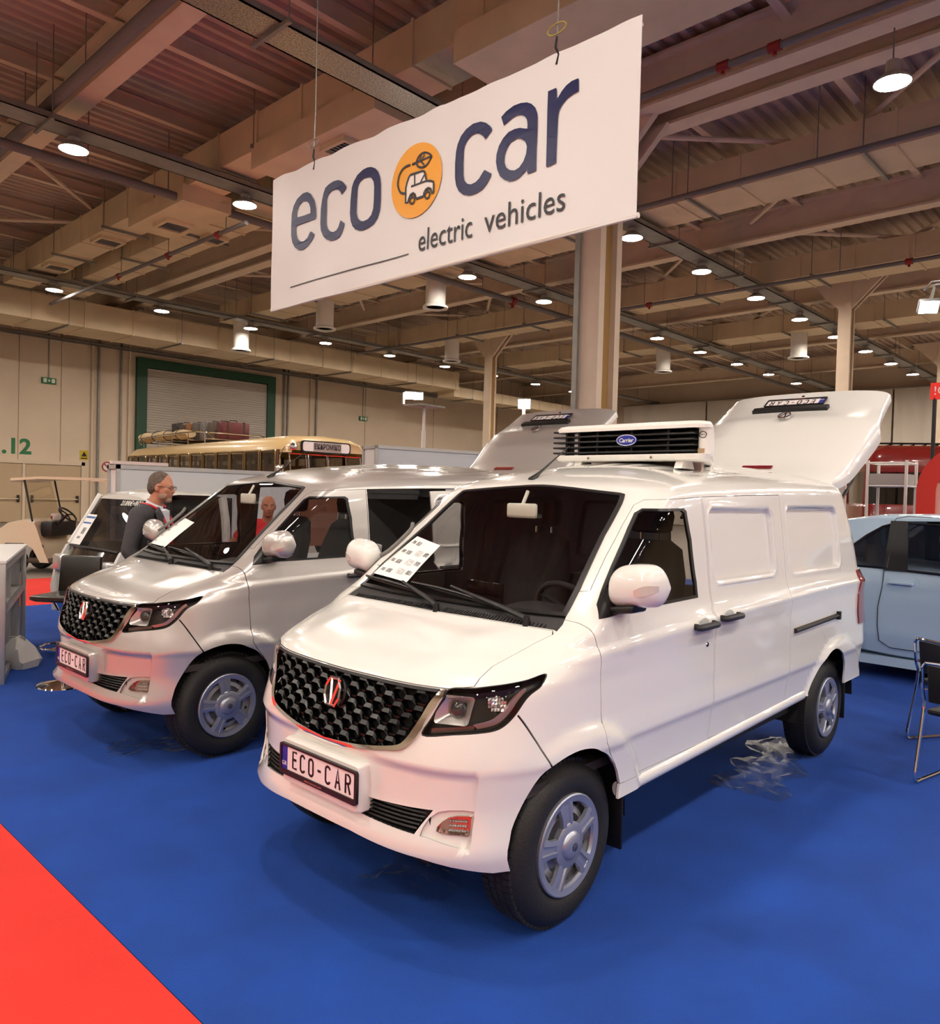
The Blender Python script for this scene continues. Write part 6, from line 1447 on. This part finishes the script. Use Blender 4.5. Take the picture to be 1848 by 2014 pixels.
mb = MB(); mb.box((13.2, 4.15, 0), (13.26, 5.6, 2.35)); o = mb.build('partition_panel', mat('panel_cream', '#d9cdbd', .7), None, 0); tag(o, 'cream partition panel beyond the white van tail', 'partition'); mb = MB(); mb.box((13.19, 4.15, 2.35), (13.27, 5.6, 2.42)); mb.build('top_edge', M_white, o, 0)
ar = thing('red_arch', 'red rounded portal frame at the right edge', 'arch', (13.0, 3.03, 0), 0)
P = [(0, 0)]+[(0, 2.0)]+[(.62-.62*math.cos(a), 2.0+.66*math.sin(a)) for a in np.linspace(.15, PI/2, 9)]+[(2.2, 2.66), (2.2, 2.3)]+[(.62-.37*math.cos(a), 2.0+.36*math.sin(a)) for a in np.linspace(PI/2, .15, 9)]+[(.25, 2.0), (.25, 0)]
mb = MB(); mb.prism([(-y, z) for y, z in P], -.25, .25, 'yz'); mb.build('portal', mat('arch_red', '#e03426', .5), ar, 30)
mb = MB(); mb.prism([(-y, z) for y, z in ((.25, 0), (.27, 0), (.27, 2.3), (.25, 2.3))], -.24, .24, 'yz'); mb.build('inner_lining', mat('arch_pink', '#f0a090', .5), ar, 0)
sg = thing('hanging_sign', 'red square sign on a dark pole at the right edge', 'sign', (16., 3.48, 0), 0)
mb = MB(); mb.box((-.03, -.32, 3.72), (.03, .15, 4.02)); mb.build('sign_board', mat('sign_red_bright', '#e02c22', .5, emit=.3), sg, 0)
t = text_mb('!O', .22, .004); place(t, basis((0, -1, 0), (0, 0, 1), (-1, 0, 0)), (-.034, -.02, 3.87)); t.build('sign_mark', M_white, sg, 0)
mb = MB(); mb.cyl((0, .08, 0), (0, .08, 3.75), .035, n=8); mb.build('pole', M_blk, sg)
# stage floodlights
def flood(par, p, aim, size, power, col_=(1., .97, .92)):
    x, y, d = frame_to(aim); B_ = basis(x, y, d); s = size/2
    mb = MB(); mb.rbox((-s*1.15, -s*.9, -.10), (s*1.15, s*.9, .0), .02); place(mb, B_, p).build('lamp_case', mat('flood_case', '#8d8d8d', .4, .5), par)
    mb = MB(); mb.box((-s, -s*.75, .0), (s, s*.75, .008)); place(mb, B_, p).build('lamp_face', emis('flood_glow_%d' % power, col_, power), par, 0)
ft = thing('flood_light', 'bright white floodlight on a truss at the right edge', 'floodlight', (14.0, 3.25, 4.95))
flood(ft, (0, 0, 0), (-.70, -.35, -.62), .26, 90); mb = MB(); mb.tube([(.05, 0, .10), (.10, -.05, .35), (.10, -.6, .40)], .03, 8); mb.cyl((.10, -.6, -4.95), (.10, -.6, .6), .05, n=10); mb.tube([(.10, -.6, .40), (.10, 0, .42), (.1, .1, .30)], .02, 6); mb.build('bracket', M_galv, ft)
lt = thing('light_tower', 'mast with bright white floodlights behind the cargo boxes', 'light tower', (12.2, 13.0, 0))
mb = MB(); mb.cyl((0, 0, .3), (0, 0, 3.2), .05, n=10); mb.cyl((0, 0, 3.2), (0, 0, 3.75), .035, n=10); mb.build('mast', M_white, lt)
mb = MB(); mb.box((-.35, -.5, 0), (.35, .5, .4)); mb.build('base', mat('gen_yellow', '#b99a35', .5), lt, 0)
mb = MB(); mb.box((-.42, -.30, 3.74), (.38, .22, 3.78)); mb.box((-.45, .22, 3.78), (-.40, .26, 4.05)); mb.build('head_frame', M_galv, lt, 0)
for q in ((-.33, .14, 3.98), (-.14, .06, 3.98)): flood(lt, q, (-.72, -.62, -.30), .20, 160)
lt2 = thing('light_tower', 'second floodlight mast glaring beside the silver tailgate', 'light tower', (17.6, 14.5, 0))
mb = MB(); mb.cyl((0, 0, 0), (0, 0, 4.35), .05, n=10); mb.build('mast', M_white, lt2); flood(lt2, (-.05, -.05, 4.45), (-.72, -.62, -.25), .34, 120)
# ================================================================== people
def remesh(mb, name, m, voxel=.014, smooth_it=6):
    me = mb.mesh(name, m, 0); ob = bpy.data.objects.new(name, me); COL.objects.link(ob)
    r = ob.modifiers.new('r', 'REMESH'); r.mode = 'VOXEL'; r.voxel_size = voxel; r.use_smooth_shade = True
    s = ob.modifiers.new('s', 'SMOOTH'); s.factor = .5; s.iterations = smooth_it
    dg = bpy.context.evaluated_depsgraph_get(); dg.update(); out = bpy.data.meshes.new_from_object(ob.evaluated_get(dg))
    bpy.data.objects.remove(ob); out.polygons.foreach_set('use_smooth', [True]*len(out.polygons))
    if m and not out.materials: out.materials.append(m)
    return out
def limb(mb, pts, rr, n=12):
    """capsule chain"""
    for i in range(len(pts)-1): mb.cyl(pts[i], pts[i+1], rr[i], rr[i+1], n=n)
    for p, r in zip(pts, rr): mb.sphere(p, r, n, 8)
def head_mb(c, yaw=0., pitch=0., k=1.):
    """head with brow, nose, lips, chin and ears; c is the centre of the skull, +x is the face"""
    mb = MB(); R = rotz(yaw)@roty(pitch)
    def S(p, r): mb.sphere(tuple(np.array(c)+R@(np.array(p)*k)), tuple(np.array(r)*k), 18, 12, R)
    S((-.010, 0, .030), (.098, .076, .092)); S((.030, 0, -.035), (.068, .062, .080)); S((.062, 0, -.088), (.028, .032, .026)); S((.0, 0, -.06), (.06, .06, .06))
    S((.080, 0, .022), (.018, .048, .014)); S((.092, 0, -.006), (.014, .012, .030)); S((.106, 0, -.024), (.014, .014, .012)); S((.096, .012, -.030), (.010, .008, .008)); S((.096, -.012, -.030), (.010, .008, .008))
    S((.088, 0, -.056), (.013, .024, .007)); S((.086, 0, -.067), (.013, .022, .008)); S((.055, .042, -.018), (.028, .020, .022)); S((.055, -.042, -.018), (.028, .020, .022))
    for s in (1, -1):
        S((-.005, .077*s, -.008), (.020, .009, .032)); S((.0, .072*s, -.030), (.012, .010, .012))
    return mb, R
def hand(mb, w, d, side, k=1.):
    """palm with four fingers and a thumb, hanging from the wrist w along d, slightly curled"""
    w = np.array(w, float); d = np.array(d, float)/np.linalg.norm(d); f = np.array([1., 0, 0]); f -= d*np.dot(f, d); f /= np.linalg.norm(f); s = np.cross(d, f)*side
    mb.sphere(tuple(w+d*.045*k), tuple(np.array([.040, .018, .050])*k), 10, 8, basis(f, s, d))
    for i, L in enumerate((.075, .085, .080, .062)):
        b = w+d*.085*k+f*(.030-.020*i)*k; m1 = b+d*L*.45*k-s*.012*k; m2 = m1+d*L*.38*k-s*.026*k
        limb(mb, [b, m1, m2], [.0095*k, .009*k, .0075*k], 8)
    b = w+d*.03*k+f*.035*k; limb(mb, [b, b+d*.035*k+f*.025*k, b+d*.065*k+f*.028*k-s*.012*k], [.012*k, .011*k, .009*k], 8)
M_skin = mat('skin', '#bd8268', .55, noise=.08, nscale=18.); M_skin2 = mat('skin_tan', '#a9694e', .55, noise=.06, nscale=18.)
def person(name, label, loc, rz, H, top_m, leg_m, skin_m, lean=0., head_yaw=0., head_pitch=0., short=False, arms=None):
    o = thing(name, label, 'person', loc, rz); k = H/1.78
    V = lambda x, y, z: np.array([x+lean*max(0, z-.95)/.8, y, z])*k
    C = V(.06, 0, 1.655)
    arms = arms or [[(-.02, s*.20, 1.42), (-.03, s*.27, 1.15), (.08, s*.25, .93)] for s in (1, -1)]
    # skin: head, neck, hands (and forearms with short sleeves), one continuous body under the clothes
    hm, R = head_mb(C, head_yaw, head_pitch, k*1.02)
    body = MB(); body.v, body.f = hm.v, hm.f
    limb(body, [V(.0, 0, 1.40), V(.02, 0, 1.52), V(.045, 0, 1.60)], [.075*k, .060*k, .058*k])
    body.sphere(tuple(V(0, 0, 1.22)), (.11*k, .16*k, .24*k), 16, 12); body.sphere(tuple(V(0, 0, .98)), (.11*k, .155*k, .16*k), 16, 12)
    for s, A in zip((1, -1), arms):
        P = [V(*p) for p in A]; limb(body, [V(0, s*.12, 1.42), P[0]], [.06*k, .055*k]); limb(body, P, [.052*k, .040*k, .026*k]); hand(body, P[2], P[2]-P[1], s, k)
        limb(body, [V(0, s*.09, .95), V(.01, s*.10, .50), V(0, s*.10, .10)], [.085*k, .055*k, .040*k])
    link('body', remesh(body, 'body', skin_m, .0095, 4), o)
    # top
    tp = MB(); tp.sphere(tuple(V(0, 0, 1.26)), (.145*k, .195*k, .235*k), 18, 14); tp.sphere(tuple(V(-.01, 0, 1.03)), (.150*k, .190*k, .20*k), 18, 12); limb(tp, [V(0, .15, 1.435), V(0, -.15, 1.435)], [.078*k, .078*k]); tp.sphere(tuple(V(-.02, 0, 1.40)), (.11*k, .14*k, .10*k), 16, 10)
    for s, A in zip((1, -1), arms):
        P = [V(*p) for p in A]
        if short: limb(tp, [V(0, s*.14, 1.42), P[0]*.95+V(0, s*.14, 1.42)*.05, P[0]*.45+P[1]*.55], [.075*k, .075*k, .066*k])
        else: limb(tp, [V(0, s*.14, 1.42), P[0], P[1], P[2]*.96+P[1]*.04], [.080*k, .078*k, .062*k, .046*k])
    top = link('shirt' if short else 'jacket', remesh(tp, 'top', top_m, .012, 5), o)
    lg = MB(); lg.sphere(tuple(V(0, 0, .93)), (.135*k, .175*k, .12*k), 16, 10)
    for s in (1, -1): limb(lg, [V(0, s*.09, .90), V(.015, s*.10, .50), V(0, s*.105, .09)], [.105*k, .082*k, .070*k])
    link('trousers', remesh(lg, 'trousers', leg_m, .014, 5), o)
    for s in (1, -1):
        sh = MB(); ring = []
        for (x, hw, h) in ((-.10, .030, .05), (-.08, .042, .09), (.0, .044, .10), (.08, .048, .065), (.16, .044, .05), (.20, .025, .03)): ring.append([(x*k, (s*.105+hw*math.cos(a))*k, max(.0, h*.5+h*.5*math.sin(a))*k) for a in np.linspace(0, 2*PI, 13)[:-1]])
        sh.loft(ring); sh.build('shoe', mat('shoe_black', '#15120f', .4), o, 50)
    return o, C, R, k, V, top
# ------------------------------------------------------------------ man in a grey suit, seen in profile
suit, C, R, k, V, top = person('person', 'man in dark grey suit with red lanyard beside the silver van', (3.05, 6.80, 0), HALL_ANGLE-PI/2-.02, 1.90, mat('suit_grey', '#3f3e42', .8, noise=.1, nscale=40.), mat('trouser_dark', '#232226', .85), M_skin, .06, .0, .10,
    arms=[[(-.02, .20, 1.42), (.02, .27, 1.14), (.24, .20, 1.02)], [(-.02, -.20, 1.42), (-.04, -.27, 1.14), (.10, -.24, .93)]])
def hp(p): return tuple(np.array(C)+R@(np.array(p)*k*1.02))
hr = MB(); hr.sphere(hp((-.016, 0, .038)), tuple(np.array([.0935, .0775, .0895])*k*1.02), 20, 14, R); hr.sphere(hp((-.060, 0, -.002)), tuple(np.array([.050, .0755, .075])*k*1.02), 16, 10, R)
for s in (1, -1): hr.sphere(hp((-.025, .062*s, .012)), tuple(np.array([.045, .020, .050])*k), 12, 8, R)
link('hair', remesh(hr, 'hair', mat('hair_grey', '#655a50', .9, noise=.4, nscale=45., bump=.6, bscale=140.), .008, 1), suit)
bd = MB(); bd.sphere(hp((.068, 0, -.096)), tuple(np.array([.031, .033, .028])*k), 14, 8, R)
for s in (1, -1): bd.sphere(hp((.036, .043*s, -.066)), tuple(np.array([.040, .0195, .034])*k), 12, 8, R)
link('beard', remesh(bd, 'beard', mat('beard_grey', '#a08574', .9, noise=.3, nscale=80.), .008, 2), suit)
gl = MB()
for s in (1, -1):
    gl.tube([hp((.100, .034*s+.024*math.cos(a), .002+.017*math.sin(a))) for a in np.linspace(0, 2*PI, 17)[:-1]], .0022*k, 5, closed=True); gl.tube([hp((.098, .058*s, .006)), hp((.05, .078*s, .008)), hp((-.005, .082*s, .004))], .0026*k, 5)
gl.tube([hp((.102, .010, .006)), hp((.102, -.010, .006))], .0025*k, 5); gl.build('glasses', mat('glasses_dark', '#2a1512', .3), suit)
for s in (1, -1):
    ey = MB(); ey.sphere(hp((.078, .032*s, .004)), .012*k, 10, 8); ey.build('eye', mat('eye_white', '#a8938a', .3), suit)
sc = MB(); ring = []
for a in np.linspace(0, 2*PI, 25)[:-1]:
    ring.append([tuple(V(.018+.072*math.cos(a), .072*math.sin(a), 1.475-.05*math.cos(a))), tuple(V(.02+.066*math.cos(a), .066*math.sin(a), 1.525-.030*math.cos(a))), tuple(V(.02+.060*math.cos(a), .060*math.sin(a), 1.51-.03*math.cos(a)))])
ring.append(ring[0]); sc.loft(ring, closed=True, cap=False); sc.build('shirt_collar', mat('shirt_white', '#dfe0ea', .7), suit, 60)
fr = MB(); P = [(.115, 0, 1.475), (.125, .055, 1.46), (.150, .035, 1.30), (.155, 0, 1.10), (.150, -.035, 1.30), (.125, -.055, 1.46)]
fr.add([tuple(V(*p)) for p in P]+[tuple(V(p[0]-.03, p[1], p[2])) for p in P], [(0, 1, 2, 3, 4, 5), (11, 10, 9, 8, 7, 6)]+[(i, (i+1) % 6, 6+(i+1) % 6, 6+i) for i in range(6)]); fr.build('shirt_front', mat('shirt_white', '#dfe0ea'), suit, 0)
for s in (1, -1):
    lp = MB(); P = [(.095, .085*s, 1.49), (.135, .075*s, 1.42), (.160, .065*s, 1.28), (.165, .012*s, 1.08), (.160, .11*s, 1.20), (.140, .13*s, 1.36), (.10, .13*s, 1.45)]
    lp.add([tuple(V(*p)) for p in P]+[tuple(V(p[0]-.02, p[1], p[2])) for p in P], [tuple(range(7)), tuple(range(13, 6, -1))]+[(i, (i+1) % 7, 7+(i+1) % 7, 7+i) for i in range(7)]); lp.build('lapel', mat('suit_grey', '#3f3e42'), top, 0)
ly = MB()
for s in (1, -1): 
    pts = catmull([(-.085, .03*s, 1.505), (-.05, .095*s, 1.52), (.03, .115*s, 1.505), (.105, .085*s, 1.445), (.172, .045*s, 1.28), (.182, .01*s, 1.08)], 5)
    ring = [[tuple(V(p[0]+.004, p[1]-.011, p[2])), tuple(V(p[0]+.008, p[1]+.011, p[2]+.004)), tuple(V(p[0], p[1]+.011, p[2]+.001)), tuple(V(p[0]-.004, p[1]-.011, p[2]-.003))] for p in pts]; ly.loft(ring)
ly.build('lanyard', mat('lanyard_red', '#c8202a', .5), suit, 40)
# ------------------------------------------------------------------ man in a red shirt behind the silver van
red, C, R, k, V, top = person('person', 'bald man in red t-shirt seen through the silver van windows', (4.76, 7.60, 0), HALL_ANGLE+PI+.45, 1.70, mat('shirt_red', '#c3202c', .85, noise=.06, nscale=30.), mat('trouser_blue', '#22283a', .85), M_skin2, .05, -.15, .05, True,
    arms=[[(-.01, .21, 1.41), (.02, .30, 1.16), (.22, .22, 1.04)], [(-.01, -.22, 1.41), (.02, -.40, 1.22), (.20, -.42, 1.06)]])
for s in (1, -1):
    ey = MB(); p = tuple(np.array(C)+R@(np.array((.077, .032*s, .004))*k*1.02)); ey.sphere(p, .0115*k, 10, 8); ey.build('eye', mat('eye_white', '#d9d2cb'), red)
    eb = MB(); eb.tube([tuple(np.array(C)+R@(np.array(q)*k*1.02)) for q in ((.094, .016*s, .024), (.092, .034*s, .028), (.080, .052*s, .022))], .004*k, 5); eb.build('eyebrow', mat('brow_dark', '#3a2a22', .9), red)
mo = MB(); mo.tube([tuple(np.array(C)+R@(np.array(q)*k*1.02)) for q in ((.092, -.020, -.061), (.101, 0, -.060), (.092, .020, -.061))], .004*k, 5); mo.build('mouth', mat('lip_dark', '#6b2f2a', .6), red)
hr = MB(); hr.sphere(tuple(np.array(C)+R@(np.array((-.045, 0, .0))*k*1.02)), tuple(np.array([.066, .079, .062])*k), 16, 10, R); hr.build('hair', mat('hair_stubble', '#6d5a4c', .9, noise=.3, nscale=90.), red, 60)
# ================================================================== furniture and small things
# aluminium and white counter at the left edge
ct = thing('display_counter', 'white counter with grey aluminium frame at the left edge', 'counter', (2.13, 7.57, 0), PI/2-.37)
M_al = mat('frame_aluminium', '#a7a6a4', .4, .5); M_pn = mat('panel_white', '#d9d7d4', .6); Lc, Wc, Hc = 2.05, .75, 1.06
for (x, y) in ((0, 0), (Lc, 0), (0, Wc), (Lc, Wc)):
    mb = MB(); mb.rbox((x-.025, y-.025, 0), (x+.025, y+.025, Hc), .006); mb.build('post', M_al, ct)
for z in (.04, .62, Hc-.04):
    for (p, q) in (((0, 0), (Lc, 0)), ((0, Wc), (Lc, Wc)), ((0, 0), (0, Wc)), ((Lc, 0), (Lc, Wc))):
        mb = MB(); mb.box((min(p[0], q[0])-.018, min(p[1], q[1])-.018, z-.025), (max(p[0], q[0])+.018, max(p[1], q[1])+.018, z+.025)); mb.build('rail', M_al, ct, 0)
mb = MB(); mb.rbox((-.03, -.03, Hc), (Lc+.03, Wc+.03, Hc+.03), .006); mb.build('worktop', M_pn, ct)
mb = MB(); mb.box((.03, Wc-.02, .07), (Lc-.03, Wc-.008, Hc-.06)); mb.build('back_panel', M_pn, ct, 0)
mb = MB(); mb.box((-.008, .03, .07), (.004, Wc-.03, Hc-.06)); mb.build('end_panel', M_pn, ct, 0)
mb = MB(); mb.box((Lc-.010, .03, .07), (Lc-.002, Wc-.03, Hc-.06)); mb.build('end_panel', mat('panel_pale_grey', '#b9b6b3', .6), ct, 0)  # pale grey board, same as the divider
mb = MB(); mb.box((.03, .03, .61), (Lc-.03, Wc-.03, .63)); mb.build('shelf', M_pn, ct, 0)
mb = MB(); mb.box((Lc*.5-.008, .03, .07), (Lc*.5+.008, Wc-.03, Hc-.06)); mb.build('divider', mat('panel_pale_grey', '#b9b6b3', .6), ct, 0)
# crumpled paper bag under the counter
bg = thing('paper_bag', 'crumpled white paper bag on the carpet beside the counter', 'bag', (2.46, 8.22, .006), .4)
mb = MB(); r = random.Random(11); ring = []
for (z, hx, hy) in ((0, .13, .15), (.08, .14, .16), (.17, .11, .13), (.26, .06, .08), (.28, .03, .03)):
    ring.append([(p[0]*(1+r.uniform(-.12, .12)), p[1]*(1+r.uniform(-.12, .12)), z+(r.uniform(-.02, .02) if z else 0)) for p in rrect(-hx, -hy, hx, hy, .05, 2)])
mb.loft(ring); mb.build('bag_paper', mat('bag_paper', '#d6d2cc', .8), bg, 25)
# bar stool
st = thing('bar_stool', 'black bar stool with chrome foot ring in front of the silver van', 'stool', (2.52, 7.22, .006), .6)
mb = MB(); ring = []
for (z, d) in ((.735, .03), (.75, .0), (.775, .0), (.79, .02)): ring.append([(p[0], p[1], z+.02*(p[0]/.22)**2) for p in rrect(-.22+d, -.21+d, .22-d, .21-d, .07, 5)])
mb.loft(ring); mb.build('seat', mat('stool_black', '#16130f', .35), st)
mb = MB(); mb.rbox((.16, -.20, .78), (.21, .20, 1.12), .02); mb.v = [(x+.12*(z-.78), y, z) for x, y, z in mb.v]; mb.build('backrest', mat('stool_black', '#16130f'), st)
mb = MB(); mb.cyl((0, 0, .03), (0, 0, .74), .028, n=14); mb.cyl((0, 0, .66), (0, 0, .735), .06, .10, n=14); mb.build('gas_column', M_chr, st)
mb = MB(); n = 28; mb.tube([(.19*math.cos(2*PI*i/n), .19*math.sin(2*PI*i/n), .34) for i in range(n)], .013, 8, closed=True); mb.tube([(0, 0, .34), (.19, 0, .34)], .011, 6); mb.tube([(0, 0, .34), (-.19, 0, .34)], .011, 6); mb.build('foot_ring', M_chr, st)
mb = MB(); mb.lathe([(.0001, .045), (.05, .04), (.15, .022), (.215, .010), (.22, .0), (.0001, .0)], 32); mb.build('base', M_chr, st)
# two black visitor chairs with chrome sled frames at the right edge
def visitor_chair(label, loc, rz):
    o = thing('visitor_chair', label, 'chair', loc, rz, 'black chairs at the right edge')
    for sd in (1, -1):
        mb = MB(); y = .24*sd
        mb.tube(catmull([(-.24, y, .76), (-.225, y, .60), (-.20, y, .50), (-.235, y, .30), (-.285, y, .06), (-.27, y, .013), (-.20, y, .012), (.10, y, .012), (.22, y, .013), (.25, y, .05), (.235, y, .25), (.21, y, .40), (.17, y, .435), (-.10, y, .43)], 4), .011, 8); mb.build('sled_leg', M_chr, o)
    mb = MB(); mb.tube([(-.24, -.24, .74), (-.245, -.22, .772), (-.245, -.15, .775), (-.245, .15, .775), (-.245, .22, .772), (-.24, .24, .74)], .011, 8); mb.build('top_rail', M_chr, o)
    mb = MB(); ring = []
    for (z, dx) in ((.52, 0), (.54, -.004), (.65, -.02), (.74, -.03), (.757, -.03)): ring.append([(-.205+dx+p[0]+.015*(p[1]/.2)**2, p[1], z) for p in rrect(-.018, -.215, .018, .215, .012, 3)])
    mb.loft(ring); mb.build('backrest', mat('chair_black', '#12100f', .5), o)
    mb = MB(); mb.rbox((-.20, -.225, .435), (.23, .225, .475), .018); mb.build('seat', mat('chair_black', '#12100f'), o)
    mb = MB()
    for sd in (1, -1): mb.cyl((-.215, .215*sd, .60), (-.225, .245*sd, .60), .008, n=6)
    mb.build('bolt', M_chr, o)
    return o
visitor_chair('black chair with chrome sled frame nearer the pale blue car', (6.66, 1.20, .006), -.55)
visitor_chair('black chair with chrome sled frame nearest the right edge', (5.78, .97, .006), -.2)
# clear plastic film left on the carpet under the wheels
def film(label, loc, rz, L, W_, seed):
    r = random.Random(seed); n, m = 16, 9; mb = MB()
    v = [((i/n-.5)*L+r.uniform(-.02, .02), (j/m-.5)*W_*(1+.3*math.sin(i*1.1))+r.uniform(-.015, .015), .008+abs(r.gauss(0, .008))) for i in range(n+1) for j in range(m+1)]
    mb.add(v, [(i*(m+1)+j, (i+1)*(m+1)+j, (i+1)*(m+1)+j+1, i*(m+1)+j+1) for i in range(n) for j in range(m)])
    mt = MATS.get('plastic_film')
    if not mt: mt = glass('plastic_film', (.88, .88, .88), .35, .025)
    o = mb.build('plastic_film', mt, None, 0); o.location = loc; o.rotation_euler = (0, 0, rz); tag(o, label, 'plastic film', 'plastic film under the wheels')
film('crumpled clear film under the white van nose', (2.75, 2.75, 0), .5, 1.1, .38, 3)
film('crumpled clear film under the white van rear wheel', (5.2, 2.05, 0), .15, 1.3, .40, 4)
film('crumpled clear film under the silver van nose', (2.55, 5.05, 0), -.4, .95, .30, 5)
